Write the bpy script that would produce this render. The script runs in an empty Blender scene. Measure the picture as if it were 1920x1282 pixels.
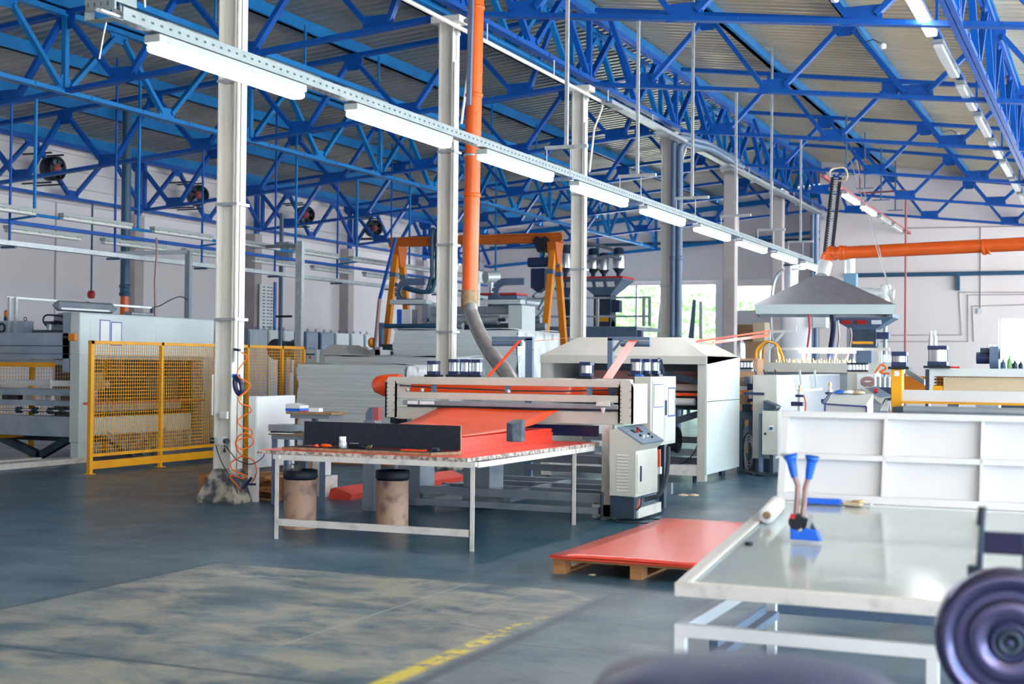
import bpy, bmesh, math, random
from mathutils import Vector, Matrix
random.seed(7)
PI = math.pi
S = bpy.context.scene
COL = S.collection

# ------------------------------------------------------------------ camera
F_PX, PSI, PITCH, ROLL, EYE = 2615.35, 0.4092, 0.01583, 0.0096, 1.707
Fw = Vector((-math.sin(PSI)*math.cos(PITCH), math.cos(PSI)*math.cos(PITCH), math.sin(PITCH)))
Rt0 = Vector((math.cos(PSI), math.sin(PSI), 0))
Up0 = Rt0.cross(Fw)
Rt = Rt0*math.cos(ROLL) + Up0*math.sin(ROLL)
Up = Up0*math.cos(ROLL) - Rt0*math.sin(ROLL)
cam_d = bpy.data.cameras.new('camera')
cam = bpy.data.objects.new('camera', cam_d)
COL.objects.link(cam)
m = Matrix((Rt, Up, -Fw)).transposed().to_4x4()
m.translation = Vector((0, 0, EYE))
cam.matrix_world = m
cam_d.sensor_width = 36
cam_d.lens = F_PX/1920*36
cam_d.clip_start = 0.1
cam_d.clip_end = 400
cam_d.dof.use_dof = True
cam_d.dof.focus_distance = 17.0
cam_d.dof.aperture_fstop = 2.6
S.camera = cam

# ------------------------------------------------------------------ world, exposure
W = bpy.data.worlds.new('world')
S.world = W
W.use_nodes = True
bg = W.node_tree.nodes['Background']
bg.inputs[0].default_value = (0.66, 0.86, 1.0, 1)
bg.inputs[1].default_value = 2.3
sun_d = bpy.data.lights.new('sun', 'SUN')
sun = bpy.data.objects.new('sun', sun_d); COL.objects.link(sun)
sun_d.energy = 19.0
sun_d.angle = math.radians(1.5)
sun_d.color = (1.0, 0.95, 0.92)
sun.rotation_euler = Vector((-0.36, -0.72, -0.60)).to_track_quat('-Z', 'Y').to_euler()
S.view_settings.view_transform = 'Standard'
S.view_settings.look = 'None'
S.view_settings.gamma = 1
S.view_settings.exposure = 1.62
S.view_settings.use_curve_mapping = False

# ------------------------------------------------------------------ building measures (metres)
XC, XW = -9.94, -25.72            # ridge column row, left wall
Y1, BAY = 14.25, 6.0              # first ridge column, column spacing
YBL, YBR = 56.4, 51.0             # rear walls of the left and of the right hall
PAN = (XC-XW)/6


def P(x, y, X=None, Y=None, Z=None):
    """world point seen at photo pixel (x, y) on a plane at its own distance"""
    d = Fw + Rt*((x-960)/F_PX) - Up*((y-641)/F_PX)
    if Z is not None: t = (Z-EYE)/d.z
    elif Y is not None: t = Y/d.y
    else: t = X/d.x
    return Vector((0, 0, EYE)) + d*t


# ------------------------------------------------------------------ materials
def mat(name, col, rough=0.5, metal=0.0, col2=None, scale=3.0, lo=0.35, hi=0.7, stretch=(1, 1, 1),
        bump=0.0, bscale=30.0, emit=0.0, detail=6.0, spec=0.5, trans=0.0, alpha=1.0, coat=0.0):
    mt = bpy.data.materials.new(name)
    mt.use_nodes = True
    nt = mt.node_tree
    b = nt.nodes['Principled BSDF']
    b.inputs['Base Color'].default_value = (*col, 1)
    b.inputs['Roughness'].default_value = rough
    b.inputs['Metallic'].default_value = metal
    b.inputs['Specular IOR Level'].default_value = spec
    b.inputs['Transmission Weight'].default_value = trans
    b.inputs['Coat Weight'].default_value = coat
    if emit:
        b.inputs['Emission Color'].default_value = (*col, 1)
        b.inputs['Emission Strength'].default_value = emit
    tc = mp = None
    if col2 is not None or bump:
        tc = nt.nodes.new('ShaderNodeTexCoord')
        mp = nt.nodes.new('ShaderNodeMapping')
        mp.inputs['Scale'].default_value = stretch
        nt.links.new(tc.outputs['Object'], mp.inputs['Vector'])
    if col2 is not None:
        n = nt.nodes.new('ShaderNodeTexNoise')
        n.inputs['Scale'].default_value = scale
        n.inputs['Detail'].default_value = detail
        nt.links.new(mp.outputs[0], n.inputs['Vector'])
        r = nt.nodes.new('ShaderNodeValToRGB')
        r.color_ramp.elements[0].position = lo
        r.color_ramp.elements[1].position = hi
        r.color_ramp.elements[0].color = (*col, 1)
        r.color_ramp.elements[1].color = (*col2, 1)
        nt.links.new(n.outputs['Fac'], r.inputs[0])
        nt.links.new(r.outputs[0], b.inputs['Base Color'])
    if bump:
        n2 = nt.nodes.new('ShaderNodeTexNoise')
        n2.inputs['Scale'].default_value = bscale
        nt.links.new(mp.outputs[0], n2.inputs['Vector'])
        bp = nt.nodes.new('ShaderNodeBump')
        bp.inputs['Strength'].default_value = bump
        nt.links.new(n2.outputs['Fac'], bp.inputs['Height'])
        nt.links.new(bp.outputs[0], b.inputs['Normal'])
    return mt


M = {}
M['blue'] = mat('blue paint', (0.002, 0.075, 0.37), 0.45, col2=(0.003, 0.10, 0.46), spec=.35, scale=1.5)
M['blue2'] = mat('light blue paint', (0.004, 0.16, 0.47), 0.45, col2=(0.008, 0.21, 0.55), spec=.35, scale=1.5)
M['tealpipe'] = mat('slate blue pipe', (0.03, 0.10, 0.19), 0.4)
M['column'] = mat('white column paint', (0.78, 0.75, 0.70), 0.45, col2=(0.66, 0.66, 0.61), scale=1.2, stretch=(1, 1, .3))
M['column2'] = mat('concrete column', (0.50, 0.44, 0.44), 0.7, col2=(0.42, 0.37, 0.38), scale=1.5)
M['grime'] = mat('grimy concrete', (0.06, 0.075, 0.09), 0.7, col2=(0.44, 0.41, 0.35), scale=6, lo=.44, hi=.62, bump=.4)
M['wall'] = mat('wall paint', (0.90, 0.80, 0.79), 0.75, col2=(0.86, 0.76, 0.755), scale=.4)
M['wallL'] = mat('left wall paint', (0.86, 0.79, 0.80), 0.75, col2=(0.80, 0.74, 0.76), scale=.4)
M['panel'] = mat('sandwich panel', (0.86, 0.80, 0.79), 0.6, col2=(0.80, 0.75, 0.75), scale=.6)
M['galv'] = mat('galvanised steel', (0.45, 0.50, 0.54), 0.42, 0.6, col2=(0.60, 0.64, 0.67), scale=9)
M['galvlight'] = mat('pale galvanised steel', (0.62, 0.67, 0.69), 0.45, 0.3, col2=(0.72, 0.76, 0.77), scale=9)
M['steel'] = mat('grey machine steel', (0.33, 0.37, 0.42), 0.45, 0.4, col2=(0.24, 0.29, 0.35), scale=3)
M['darksteel'] = mat('dark steel', (0.055, 0.085, 0.13), 0.42, 0.5, col2=(0.03, 0.05, 0.08), scale=4)
M['slate'] = mat('slate blue paint', (0.13, 0.19, 0.30), 0.45, 0.1, col2=(0.10, 0.15, 0.24), scale=3)
M['machine'] = mat('ivory machine paint', (0.58, 0.57, 0.52), 0.42, col2=(0.50, 0.50, 0.46), scale=1.5)
M['machwhite'] = mat('white machine paint', (0.66, 0.72, 0.73), 0.42, col2=(0.58, 0.65, 0.67), scale=1.2)
M['pressblue'] = mat('worn press paint', (0.36, 0.44, 0.54), 0.5, col2=(0.24, 0.32, 0.42), scale=2.2)
M['dirtywhite'] = mat('dirty white paint', (0.70, 0.67, 0.65), 0.5, col2=(0.50, 0.48, 0.48), scale=9, lo=.5, hi=.75)
M['white'] = mat('white paint', (0.70, 0.715, 0.75), 0.45, col2=(0.65, 0.67, 0.71), scale=2)
M['paper'] = mat('paper', (0.85, 0.86, 0.88), 0.7)
M['ducttape'] = mat('indigo frame', (0.05, 0.06, 0.30), 0.5)
M['yellow'] = mat('yellow paint', (0.90, 0.42, 0.008), 0.42, col2=(0.80, 0.33, 0.01), scale=3)
M['orange'] = mat('orange pvc', (0.86, 0.13, 0.012), 0.32, col2=(0.80, 0.11, 0.012), scale=2)
M['crane'] = mat('crane orange', (0.62, 0.14, 0.008), 0.5, col2=(0.50, 0.11, 0.01), scale=3)
M['craneleg'] = mat('crane leg orange', (0.86, 0.28, 0.012), 0.5, col2=(0.76, 0.22, 0.01), scale=3)
M['sheet'] = mat('orange plastic sheet', (0.93, 0.085, 0.006), 0.32, col2=(0.90, 0.07, 0.006), scale=1, coat=.2)
M['sheetstack'] = mat('stacked orange sheets', (0.88, 0.075, 0.035), 0.4, col2=(0.74, 0.04, 0.025), scale=4, stretch=(.2, .2, 30))
M['redmat'] = mat('red plastic sheet', (0.86, 0.085, 0.05), 0.30, col2=(0.82, 0.075, 0.045), scale=1.5, coat=.15)
M['foam'] = mat('stacked white sheets', (0.60, 0.66, 0.69), 0.5, col2=(0.76, 0.80, 0.82), scale=2.5, stretch=(.25, .25, 26), bump=.35, bscale=5)
M['foamtop'] = mat('white sheet', (0.66, 0.70, 0.73), 0.45)
M['wrap'] = mat('crumpled film', (0.80, 0.84, 0.86), 0.2, col2=(0.62, 0.68, 0.72), scale=9, bump=.9, bscale=9)
M['wood'] = mat('pallet wood', (0.52, 0.24, 0.09), 0.7, col2=(0.36, 0.15, 0.05), scale=6, stretch=(1, 1, 6))
M['ply'] = mat('plywood edge', (0.42, 0.27, 0.14), 0.7, col2=(0.20, 0.13, 0.09), scale=14)
M['board'] = mat('black film-faced board', (0.012, 0.018, 0.034), 0.5, col2=(0.03, 0.04, 0.06), scale=20, lo=.5, hi=.9)
M['tabletop'] = mat('paint-stained edge', (0.22, 0.16, 0.14), 0.6, col2=(0.60, 0.54, 0.50), scale=22, lo=.42, hi=.58)
M['barrel'] = mat('brown fibre drum', (0.52, 0.31, 0.21), 0.5, col2=(0.12, 0.08, 0.07), scale=6, lo=.50, hi=.72)
M['black'] = mat('black plastic', (0.010, 0.013, 0.022), 0.35)
M['navy'] = mat('navy plastic', (0.016, 0.03, 0.10), 0.35)
M['rubber'] = mat('rubber', (0.012, 0.02, 0.035), 0.6)
M['bluetool'] = mat('bright blue plastic', (0.01, 0.13, 0.72), 0.35)
M['chrome'] = mat('polished aluminium', (0.78, 0.80, 0.84), 0.22, 0.85)
M['brass'] = mat('brass', (0.75, 0.52, 0.22), 0.3, 0.8)
M['hose'] = mat('orange air hose', (0.92, 0.16, 0.02), 0.35)
M['flex'] = mat('silver flexible duct', (0.55, 0.56, 0.55), 0.32, 0.6, col2=(0.40, 0.41, 0.40), scale=8)
M['redpaint'] = mat('red paint', (0.55, 0.03, 0.03), 0.4)
M['redpipe'] = mat('dark red pipe', (0.42, 0.10, 0.11), 0.5)
M['cardboard'] = mat('cardboard', (0.55, 0.33, 0.20), 0.8, col2=(0.48, 0.28, 0.17), scale=3)
M['hood'] = mat('grey hood', (0.19, 0.19, 0.22), 0.55, 0.2, col2=(0.155, 0.16, 0.19), scale=4)
M['hoodrim'] = mat('pale hood rim', (0.45, 0.53, 0.55), 0.4, 0.2)
M['lamp'] = mat('lit lamp cover', (1.0, 0.98, 1.0), 0.4, emit=11.0)
M['lampoff'] = mat('unlit lamp cover', (0.72, 0.71, 0.68), 0.2, spec=.6)
M['lamphouse'] = mat('lamp housing', (0.36, 0.40, 0.40), 0.4)


def clear_mat(name, fac):
    mt = bpy.data.materials.new(name); mt.use_nodes = True; nt = mt.node_tree; nt.nodes.clear()
    o = nt.nodes.new('ShaderNodeOutputMaterial'); mx = nt.nodes.new('ShaderNodeMixShader')
    tr = nt.nodes.new('ShaderNodeBsdfTransparent'); gl = nt.nodes.new('ShaderNodeBsdfGlossy')
    gl.inputs['Roughness'].default_value = .05; mx.inputs[0].default_value = fac
    nt.links.new(tr.outputs[0], mx.inputs[1]); nt.links.new(gl.outputs[0], mx.inputs[2]); nt.links.new(mx.outputs[0], o.inputs[0])
    return mt


M['glassy'] = clear_mat('window glass', .06)
M['amber'] = mat('amber beacon', (0.9, 0.25, 0.01), 0.2, trans=.2)
M['beige'] = mat('beige film roll', (0.62, 0.50, 0.34), 0.5)
M['film'] = mat('brown translucent film', (0.33, 0.20, 0.19), 0.3)
M['concrete'] = mat('bounce paving', (0.72, 0.70, 0.66), 0.8)
M['leaf'] = mat('leaves', (0.16, 0.36, 0.12), 0.7, col2=(0.35, 0.55, 0.28), scale=3)
M['ductblue'] = mat('faded blue duct', (0.10, 0.24, 0.38), 0.5, col2=(0.14, 0.30, 0.44), scale=6)
M['hexgrey'] = mat('chipped dark paint', (0.045, 0.06, 0.09), 0.6, col2=(0.10, 0.13, 0.17), scale=18)
M['tray'] = mat('perforated tray', (0.22, 0.27, 0.29), 0.5, 0.2, col2=(0.28, 0.33, 0.35), scale=5)
M['slot'] = mat('slot shadow gap', (0.05, 0.07, 0.10), 0.8)
M['drum'] = mat('glossy indigo steel', (0.075, 0.075, 0.17), 0.20, 0.75, col2=(0.11, 0.11, 0.22), scale=2)
M['panelgrey'] = mat('grey control panel', (0.19, 0.25, 0.34), 0.4)


def glass_table_mat():
    mt = mat('laminated glossy top', (0.42, 0.48, 0.50), 0.16, col2=(0.52, 0.57, 0.57), scale=1.3, lo=.3, hi=.75,
             bump=.06, bscale=2.2, coat=.5)
    return mt


M['gloss'] = glass_table_mat()


def deck_mat():
    mt = mat('corrugated steel deck', (0.80, 0.64, 0.42), 0.38, 0.45, col2=(0.88, 0.74, 0.52), scale=.5)
    return mt


M['deck'] = deck_mat()
M['deckL'] = mat('corrugated steel deck dim side', (0.36, 0.38, 0.34), 0.38, 0.5, col2=(0.52, 0.46, 0.40), scale=.6)  # same steel as the right deck; the left roof's dimness is in this colour


def floor_mat():
    mt = bpy.data.materials.new('polished concrete floor')
    mt.use_nodes = True
    nt = mt.node_tree
    b = nt.nodes['Principled BSDF']
    N, L = nt.nodes.new, nt.links.new
    tc = N('ShaderNodeTexCoord')
    sp = N('ShaderNodeSeparateXYZ')
    L(tc.outputs['Object'], sp.inputs[0])

    def math_(op, a, b_=None, c=None):
        n = N('ShaderNodeMath'); n.operation = op
        for i, v in enumerate((a, b_, c)):
            if v is None: continue
            if isinstance(v, (int, float)): n.inputs[i].default_value = v
            else: L(v, n.inputs[i])
        return n.outputs[0]

    def noise(scale, detail=6, rough=.55, stretch=None, dist=0.0):
        n = N('ShaderNodeTexNoise')
        n.inputs['Scale'].default_value = scale
        n.inputs['Detail'].default_value = detail
        n.inputs['Roughness'].default_value = rough
        n.inputs['Distortion'].default_value = dist
        if stretch:
            mp = N('ShaderNodeMapping'); mp.inputs['Scale'].default_value = stretch
            L(tc.outputs['Object'], mp.inputs[0]); L(mp.outputs[0], n.inputs['Vector'])
        else: L(tc.outputs['Object'], n.inputs['Vector'])
        return n.outputs['Fac']

    def ramp(v, a, b_):
        r = N('ShaderNodeMapRange'); r.inputs[1].default_value = a; r.inputs[2].default_value = b_
        L(v, r.inputs[0]); return r.outputs[0]

    def mix(f, a, b_):
        n = N('ShaderNodeMix'); n.data_type = 'RGBA'
        if isinstance(f, float): n.inputs[0].default_value = f
        else: L(f, n.inputs[0])
        for i, v in ((6, a), (7, b_)):
            if isinstance(v, tuple): n.inputs[i].default_value = (*v, 1)
            else: L(v, n.inputs[i])
        return n.outputs[2]
    X, Y = sp.outputs[0], sp.outputs[1]
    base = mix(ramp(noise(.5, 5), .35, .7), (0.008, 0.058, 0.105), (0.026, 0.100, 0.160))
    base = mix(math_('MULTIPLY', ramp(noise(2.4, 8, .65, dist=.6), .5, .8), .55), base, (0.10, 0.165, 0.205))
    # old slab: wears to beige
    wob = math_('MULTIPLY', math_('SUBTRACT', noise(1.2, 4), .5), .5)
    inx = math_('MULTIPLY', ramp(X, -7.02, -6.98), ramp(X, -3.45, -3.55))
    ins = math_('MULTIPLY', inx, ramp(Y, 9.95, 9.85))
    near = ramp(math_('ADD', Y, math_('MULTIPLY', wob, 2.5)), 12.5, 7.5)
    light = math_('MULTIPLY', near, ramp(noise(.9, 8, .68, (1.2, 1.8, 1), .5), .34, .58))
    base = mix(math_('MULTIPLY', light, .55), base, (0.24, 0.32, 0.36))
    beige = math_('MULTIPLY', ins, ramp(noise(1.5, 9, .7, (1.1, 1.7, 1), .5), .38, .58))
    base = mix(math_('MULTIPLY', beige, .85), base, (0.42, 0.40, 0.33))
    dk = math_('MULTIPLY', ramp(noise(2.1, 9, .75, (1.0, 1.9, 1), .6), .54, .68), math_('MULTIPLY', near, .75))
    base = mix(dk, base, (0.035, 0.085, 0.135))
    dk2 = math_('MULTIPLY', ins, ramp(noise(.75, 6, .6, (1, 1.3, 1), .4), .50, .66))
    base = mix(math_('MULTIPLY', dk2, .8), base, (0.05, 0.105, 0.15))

    def line(v, c, w):   # 1 on a thin joint
        d = math_('ABSOLUTE', math_('SUBTRACT', math_('ADD', v, math_('MULTIPLY', wob, .03)), c))
        return ramp(d, w, w*.4)
    joints = math_('MULTIPLY', line(X, -7.0, .035), ramp(Y, 10.0, 9.9))
    j2 = math_('MULTIPLY', line(Y, 9.9, .03), math_('MULTIPLY', ramp(X, -7.05, -7.0), ramp(X, -3.3, -3.35)))
    j3 = math_('MULTIPLY', line(X, -3.42, .06), ramp(Y, 10.0, 9.9))
    j4 = math_('MULTIPLY', line(Y, 6.45, .03), ramp(X, -3.4, -3.5))
    j5 = math_('MULTIPLY', line(Y, 7.85, .02), math_('MULTIPLY', ramp(X, -3.5, -3.4), ramp(X, -.6, -.8)))
    j6 = math_('MULTIPLY', line(Y, 13.05, .012), ramp(X, -8.5, -8.7))
    j7 = math_('MULTIPLY', line(X, -4.0, .012), ramp(Y, 14.0, 14.2))
    for j in (joints, j2, j3, j4, j5, j6, j7):
        base = mix(math_('MULTIPLY', j, .8), base, (0.035, 0.07, 0.10))
    l8 = math_('MULTIPLY', line(X, -4.62, .014), math_('MULTIPLY', ramp(Y, 9.9, 9.85), ramp(Y, 6.9, 7.3)))
    base = mix(math_('MULTIPLY', l8, .7), base, (0.45, 0.47, 0.45))
    l9 = math_('MULTIPLY', line(X, -4.05, .012), math_('MULTIPLY', ramp(Y, 9.9, 9.85), ramp(Y, 8.0, 9.0)))
    base = mix(math_('MULTIPLY', l9, .5), base, (0.40, 0.43, 0.43))
    ypaint = math_('MULTIPLY', math_('MULTIPLY', line(X, -3.58, .085), ramp(Y, 9.95, 9.9)),
                   ramp(math_('ADD', noise(9, 5, .7), math_('MULTIPLY', math_('SUBTRACT', 8.3, Y), .09)), .50, .60))
    base = mix(ypaint, base, (0.80, 0.66, 0.06))
    L(base, b.inputs['Base Color']); b.inputs['Specular IOR Level'].default_value = .38
    rg = N('ShaderNodeMapRange')
    rg.inputs[3].default_value = .22; rg.inputs[4].default_value = .48
    L(noise(1.8, 5), rg.inputs[0]); L(rg.outputs[0], b.inputs['Roughness'])
    bp = N('ShaderNodeBump'); bp.inputs['Strength'].default_value = .08
    L(noise(6, 6), bp.inputs['Height']); L(bp.outputs[0], b.inputs['Normal'])
    return mt


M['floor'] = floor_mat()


# ------------------------------------------------------------------ mesh builder
class MB:
    def __init__(s): s.v = []; s.f = []; s.sm = []

    def add(s, vs, fs, smooth=False):
        o = len(s.v); s.v += [Vector(v) for v in vs]
        for f in fs: s.f.append([o+i for i in f]); s.sm.append(smooth)
        return s

    def box(s, x0, x1, y0, y1, z0, z1):
        vs = [(x, y, z) for x in (x0, x1) for y in (y0, y1) for z in (z0, z1)]
        return s.add(vs, [(0, 1, 3, 2), (4, 6, 7, 5), (0, 4, 5, 1), (2, 3, 7, 6), (0, 2, 6, 4), (1, 5, 7, 3)])

    def cbox(s, c, sx, sy, sz):
        return s.box(c[0]-sx/2, c[0]+sx/2, c[1]-sy/2, c[1]+sy/2, c[2]-sz/2, c[2]+sz/2)

    def bar(s, p, q, w, h, up=(0, 0, 1)):
        p, q = Vector(p), Vector(q); d = (q-p).normalized(); u = Vector(up)
        if abs(d.dot(u)) > .98: u = Vector((0, 1, 0))
        a = d.cross(u).normalized(); b = a.cross(d).normalized()
        vs = [e + a*(i*w/2) + b*(j*h/2) for e in (p, q) for i in (-1, 1) for j in (-1, 1)]
        return s.add(vs, [(0, 1, 3, 2), (4, 6, 7, 5), (0, 4, 5, 1), (2, 3, 7, 6), (0, 2, 6, 4), (1, 5, 7, 3)])

    def frame(s, d):
        d = Vector(d).normalized(); u = Vector((0, 0, 1)) if abs(d.z) < .95 else Vector((0, 1, 0))
        a = d.cross(u).normalized(); return a, a.cross(d).normalized()

    def cyl(s, p, q, r, n=16, r2=None, caps=True, ang=0):
        p, q = Vector(p), Vector(q); r2 = r if r2 is None else r2; a, b = s.frame(q-p)
        cs = [(math.cos(ang+2*PI*i/n), math.sin(ang+2*PI*i/n)) for i in range(n)]
        r1v = [p+(a*c+b*k)*r for c, k in cs]; r2v = [q+(a*c+b*k)*r2 for c, k in cs]
        s.add(r1v+r2v, [(i, (i+1) % n, n+(i+1) % n, n+i) for i in range(n)], n > 8)
        if caps:
            if r > 1e-5: s.add(r1v, [list(range(n))[::-1]])
            if r2 > 1e-5: s.add(r2v, [list(range(n))])
        return s

    def tube(s, pts, r, n=8):
        pts = [Vector(p) for p in pts]; rings = []; a0 = None
        for i, p in enumerate(pts):
            d = (pts[min(i+1, len(pts)-1)]-pts[max(i-1, 0)]).normalized()
            if a0 is None: a, b = s.frame(d)
            else:
                a = (a0 - d*a0.dot(d)).normalized(); b = a.cross(d).normalized()
            a0 = a
            rr = r[i] if isinstance(r, (list, tuple)) else r
            rings.append([p+(a*math.cos(2*PI*k/n)+b*math.sin(2*PI*k/n))*rr for k in range(n)])
        vs = [v for g in rings for v in g]
        fs = [(i*n+k, i*n+(k+1) % n, (i+1)*n+(k+1) % n, (i+1)*n+k) for i in range(len(pts)-1) for k in range(n)]
        s.add(vs, fs, True)
        s.add(rings[0], [list(range(n))]); s.add(rings[-1], [list(range(n))[::-1]])
        return s

    def lathe(s, prof, o, ax=(0, 0, 1), n=24, smooth=True):
        o = Vector(o); ax = Vector(ax).normalized(); a, b = s.frame(ax)
        vs = [o+ax*h+(a*math.cos(2*PI*k/n)+b*math.sin(2*PI*k/n))*max(r, 1e-4) for r, h in prof for k in range(n)]
        fs = [(i*n+k, i*n+(k+1) % n, (i+1)*n+(k+1) % n, (i+1)*n+k) for i in range(len(prof)-1) for k in range(n)]
        s.add(vs, fs, smooth)
        s.add(vs[:n], [list(range(n))]); s.add(vs[-n:], [list(range(n))[::-1]])
        return s

    def prism(s, poly, d):
        """poly: list of 3d points, extruded by vector d"""
        poly = [Vector(p) for p in poly]; d = Vector(d); n = len(poly)
        vs = poly+[p+d for p in poly]
        return s.add(vs, [list(range(n)), list(range(n, 2*n))[::-1]]+[(i, (i+1) % n, n+(i+1) % n, n+i) for i in range(n)])

    def grid(s, rows, thick=None, smooth=True):
        nr, nc = len(rows), len(rows[0])
        vs = [Vector(p) for r in rows for p in r]
        fs = [(i*nc+j, i*nc+j+1, (i+1)*nc+j+1, (i+1)*nc+j) for i in range(nr-1) for j in range(nc-1)]
        if thick:
            o = len(vs); t = Vector(thick); vs += [v+t for v in vs]
            fs += [(f[3]+o, f[2]+o, f[1]+o, f[0]+o) for f in fs]
            rim = [j for j in range(nc)]+[i*nc+nc-1 for i in range(1, nr)]+[(nr-1)*nc+j for j in range(nc-2, -1, -1)]+[i*nc for i in range(nr-2, 0, -1)]
            fs += [(rim[k], rim[(k+1) % len(rim)], rim[(k+1) % len(rim)]+o, rim[k]+o) for k in range(len(rim))]
        return s.add(vs, fs, smooth)

    def build(s, name, mt, parent=None, local=False, bevel=0.0, split=None, mt2=None):
        me = bpy.data.meshes.new(name); ob = bpy.data.objects.new(name, me); COL.objects.link(ob)
        if parent is None:
            lo = [min(v[i] for v in s.v) for i in range(3)]; hi = [max(v[i] for v in s.v) for i in range(3)]
            o = Vector(((lo[0]+hi[0])/2, (lo[1]+hi[1])/2, lo[2])) if not local else Vector((0, 0, 0))
            vs = [v-o for v in s.v]; ob.location = o
            RM[ob.name] = Matrix.Translation(o)
        else:
            ob.parent = parent; RM[ob.name] = RM[parent.name]
            vs = s.v if local else [RM[parent.name].inverted() @ v for v in s.v]
        me.from_pydata([tuple(v) for v in vs], [], s.f)
        me.polygons.foreach_set('use_smooth', s.sm)
        bm = bmesh.new(); bm.from_mesh(me); bmesh.ops.recalc_face_normals(bm, faces=bm.faces); bm.to_mesh(me); bm.free()
        me.materials.append(M[mt] if isinstance(mt, str) else mt)
        if split is not None:
            me.materials.append(M[mt2])
            for i_ in range(split, len(me.polygons)): me.polygons[i_].material_index = 1
        if bevel:
            md = ob.modifiers.new('bevel', 'BEVEL'); md.width = bevel; md.segments = 2; md.limit_method = 'ANGLE'
        me.update()
        return ob


RM = {}


def tag(o, label, cat, group=None):
    o['label'] = label; o['category'] = cat
    if group: o['group'] = group
    return o


def thing(name, label, cat, loc=(0, 0, 0), rz=0.0, group=None):
    o = bpy.data.objects.new(name, None); COL.objects.link(o)
    o.empty_display_size = .1
    o.location = loc; o.rotation_euler = (0, 0, rz)
    RM[o.name] = Matrix.Translation(Vector(loc)) @ Matrix.Rotation(rz, 4, 'Z')
    return tag(o, label, cat, group)


def struct(o): o['kind'] = 'structure'; return o


def lab(o, t): o['label'] = t; return o


def dup(root, loc, label, rz=None, group=None):
    def cp(o, par):
        c = o.copy(); COL.objects.link(c)
        if par: c.parent = par
        for ch in o.children: cp(ch, c)
        return c
    r = cp(root, None); r.location = loc
    if rz is not None: r.rotation_euler = (0, 0, rz)
    r['label'] = label
    if group: r['group'] = group
    RM[r.name] = Matrix.Translation(Vector(loc)) @ Matrix.Rotation(r.rotation_euler.z, 4, 'Z')
    return r


ORD = ['nearest', 'second', 'third', 'fourth', 'fifth', 'sixth', 'seventh', 'eighth', 'ninth', 'tenth', 'eleventh', 'twelfth']


def nth(i): return 'nearest' if i == 0 else ORD[i]


# ================================================================== STRUCTURE
def zbL(x): return 7.35-(XC-x)*.088
def ztL(x): return 8.80-(XC-x)*.088
def zbR(x): return 7.37-(x-XC)*.110
def ztR(x): return 8.86-(x-XC)*.128


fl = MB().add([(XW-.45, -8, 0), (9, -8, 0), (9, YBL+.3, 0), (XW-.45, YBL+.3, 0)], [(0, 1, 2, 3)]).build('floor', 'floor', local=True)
struct(fl)
gr = MB().box(-60, 9, YBL+.3, 110, -.3, -.02).box(9, 60, -60, 110, -.3, -.02).build('ground', 'concrete', local=True)  # bright paving beyond the open side, added to bounce sun onto the ceiling
struct(gr)

# left wall with lower plain part and upper panel part
mb = MB().box(XW-.45, XW-.25, -8, YBL, 0, 5.9)
struct(mb.build('wall_left', 'wallL', local=True))
mb = MB()
for k in range(4):
    mb.box(XW-.45, XW-.22, -8, YBL, 5.92+k*.45, 5.92+k*.45+.435)
struct(mb.build('trim_1', 'panel', local=True))
mb = MB()
for y in (9.5, 17.3, 25.2, 29.2): mb.box(XW-.26, XW-.235, y, y+.05, 0, 5.9)
struct(mb.build('trim_2', 'column2', local=True))


# rear walls (with openings), right hall at YBR, left hall at YBL
def wall_y(name, x0, x1, z1, yy, t, holes, mt, zt=None):
    b = MB(); xs = sorted(set([x0, x1]+[h[0] for h in holes]+[h[1] for h in holes]))
    for a, c in zip(xs[:-1], xs[1:]):
        hs = sorted([h for h in holes if h[0] <= a+1e-6 and h[1] >= c-1e-6], key=lambda h: h[2])
        z = 0
        for h in hs:
            if h[2] > z: b.box(a, c, yy, yy+t, z, h[2])
            z = h[3]
        b.box(a, c, yy, yy+t, z, z1)
    # gable top
    if zt: b.prism([(x0, yy, z1), (x1, yy, z1), (x1, yy, zt(x1)), (x0, yy, zt(x0))], (0, t, 0))
    return struct(b.build(name, mt, local=True))


a1 = P(1118, 532, Y=YBL); a2 = P(1345, 648, Y=YBL)
b1 = P(1378, 532, Y=YBL); b2 = P(1452, 586, Y=YBL)
HOLES_L = [(a1.x, a2.x, 0.0, a1.z), (b1.x, b2.x, b2.z, b1.z)]
wall_y('wall_back_left', XW-.45, XC, 7.0, YBL, .3, HOLES_L, 'wall', lambda x: ztL(x)+.36)
c1 = P(1872, 592, Y=YBR); c2 = P(1935, 700, Y=YBR)
wall_y('wall_back_right', XC, 8.5, 7.0, YBR, .3, [(c1.x, c1.x+2.4, 1.0, c1.z)], 'wall', lambda x: ztR(x)+.36)
struct(MB().box(XC-.0, XC+.3, YBR+.3, YBL, 0, 8.9).build('wall_return', 'wall', local=True))
# panel seams on the rear walls
mb = MB()
for z in (5.35, 5.9, 6.5, 7.1, 7.7): mb.box(XW, XC, YBL-.012, YBL, z, z+.02)
mb.box(XW, XC, YBL-.06, YBL, P(1200, 528, Y=YBL).z, P(1200, 521, Y=YBL).z)
struct(mb.build('trim_3', 'panel', local=True))


def window(n, x0, x1, z0, z1, yy, nv, t=.3, fr='wall'):
    b = MB(); w = .10
    b.box(x0, x1, yy+.02, yy+.22, z0, z0+w).box(x0, x1, yy+.02, yy+.22, z1-w, z1)
    for i in range(nv+1):
        x = x0+w/2+(x1-x0-w)*i/nv
        b.box(x-w/2, x+w/2, yy+.03, yy+.21, z0+w, z1-w)
    o = struct(b.build('window_%d' % n, fr))
    pn = MB().box(x0+w, x1-w, yy+.11, yy+.12, z0+w, z1-w).build('pane', 'glassy', o)
    return o


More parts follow.
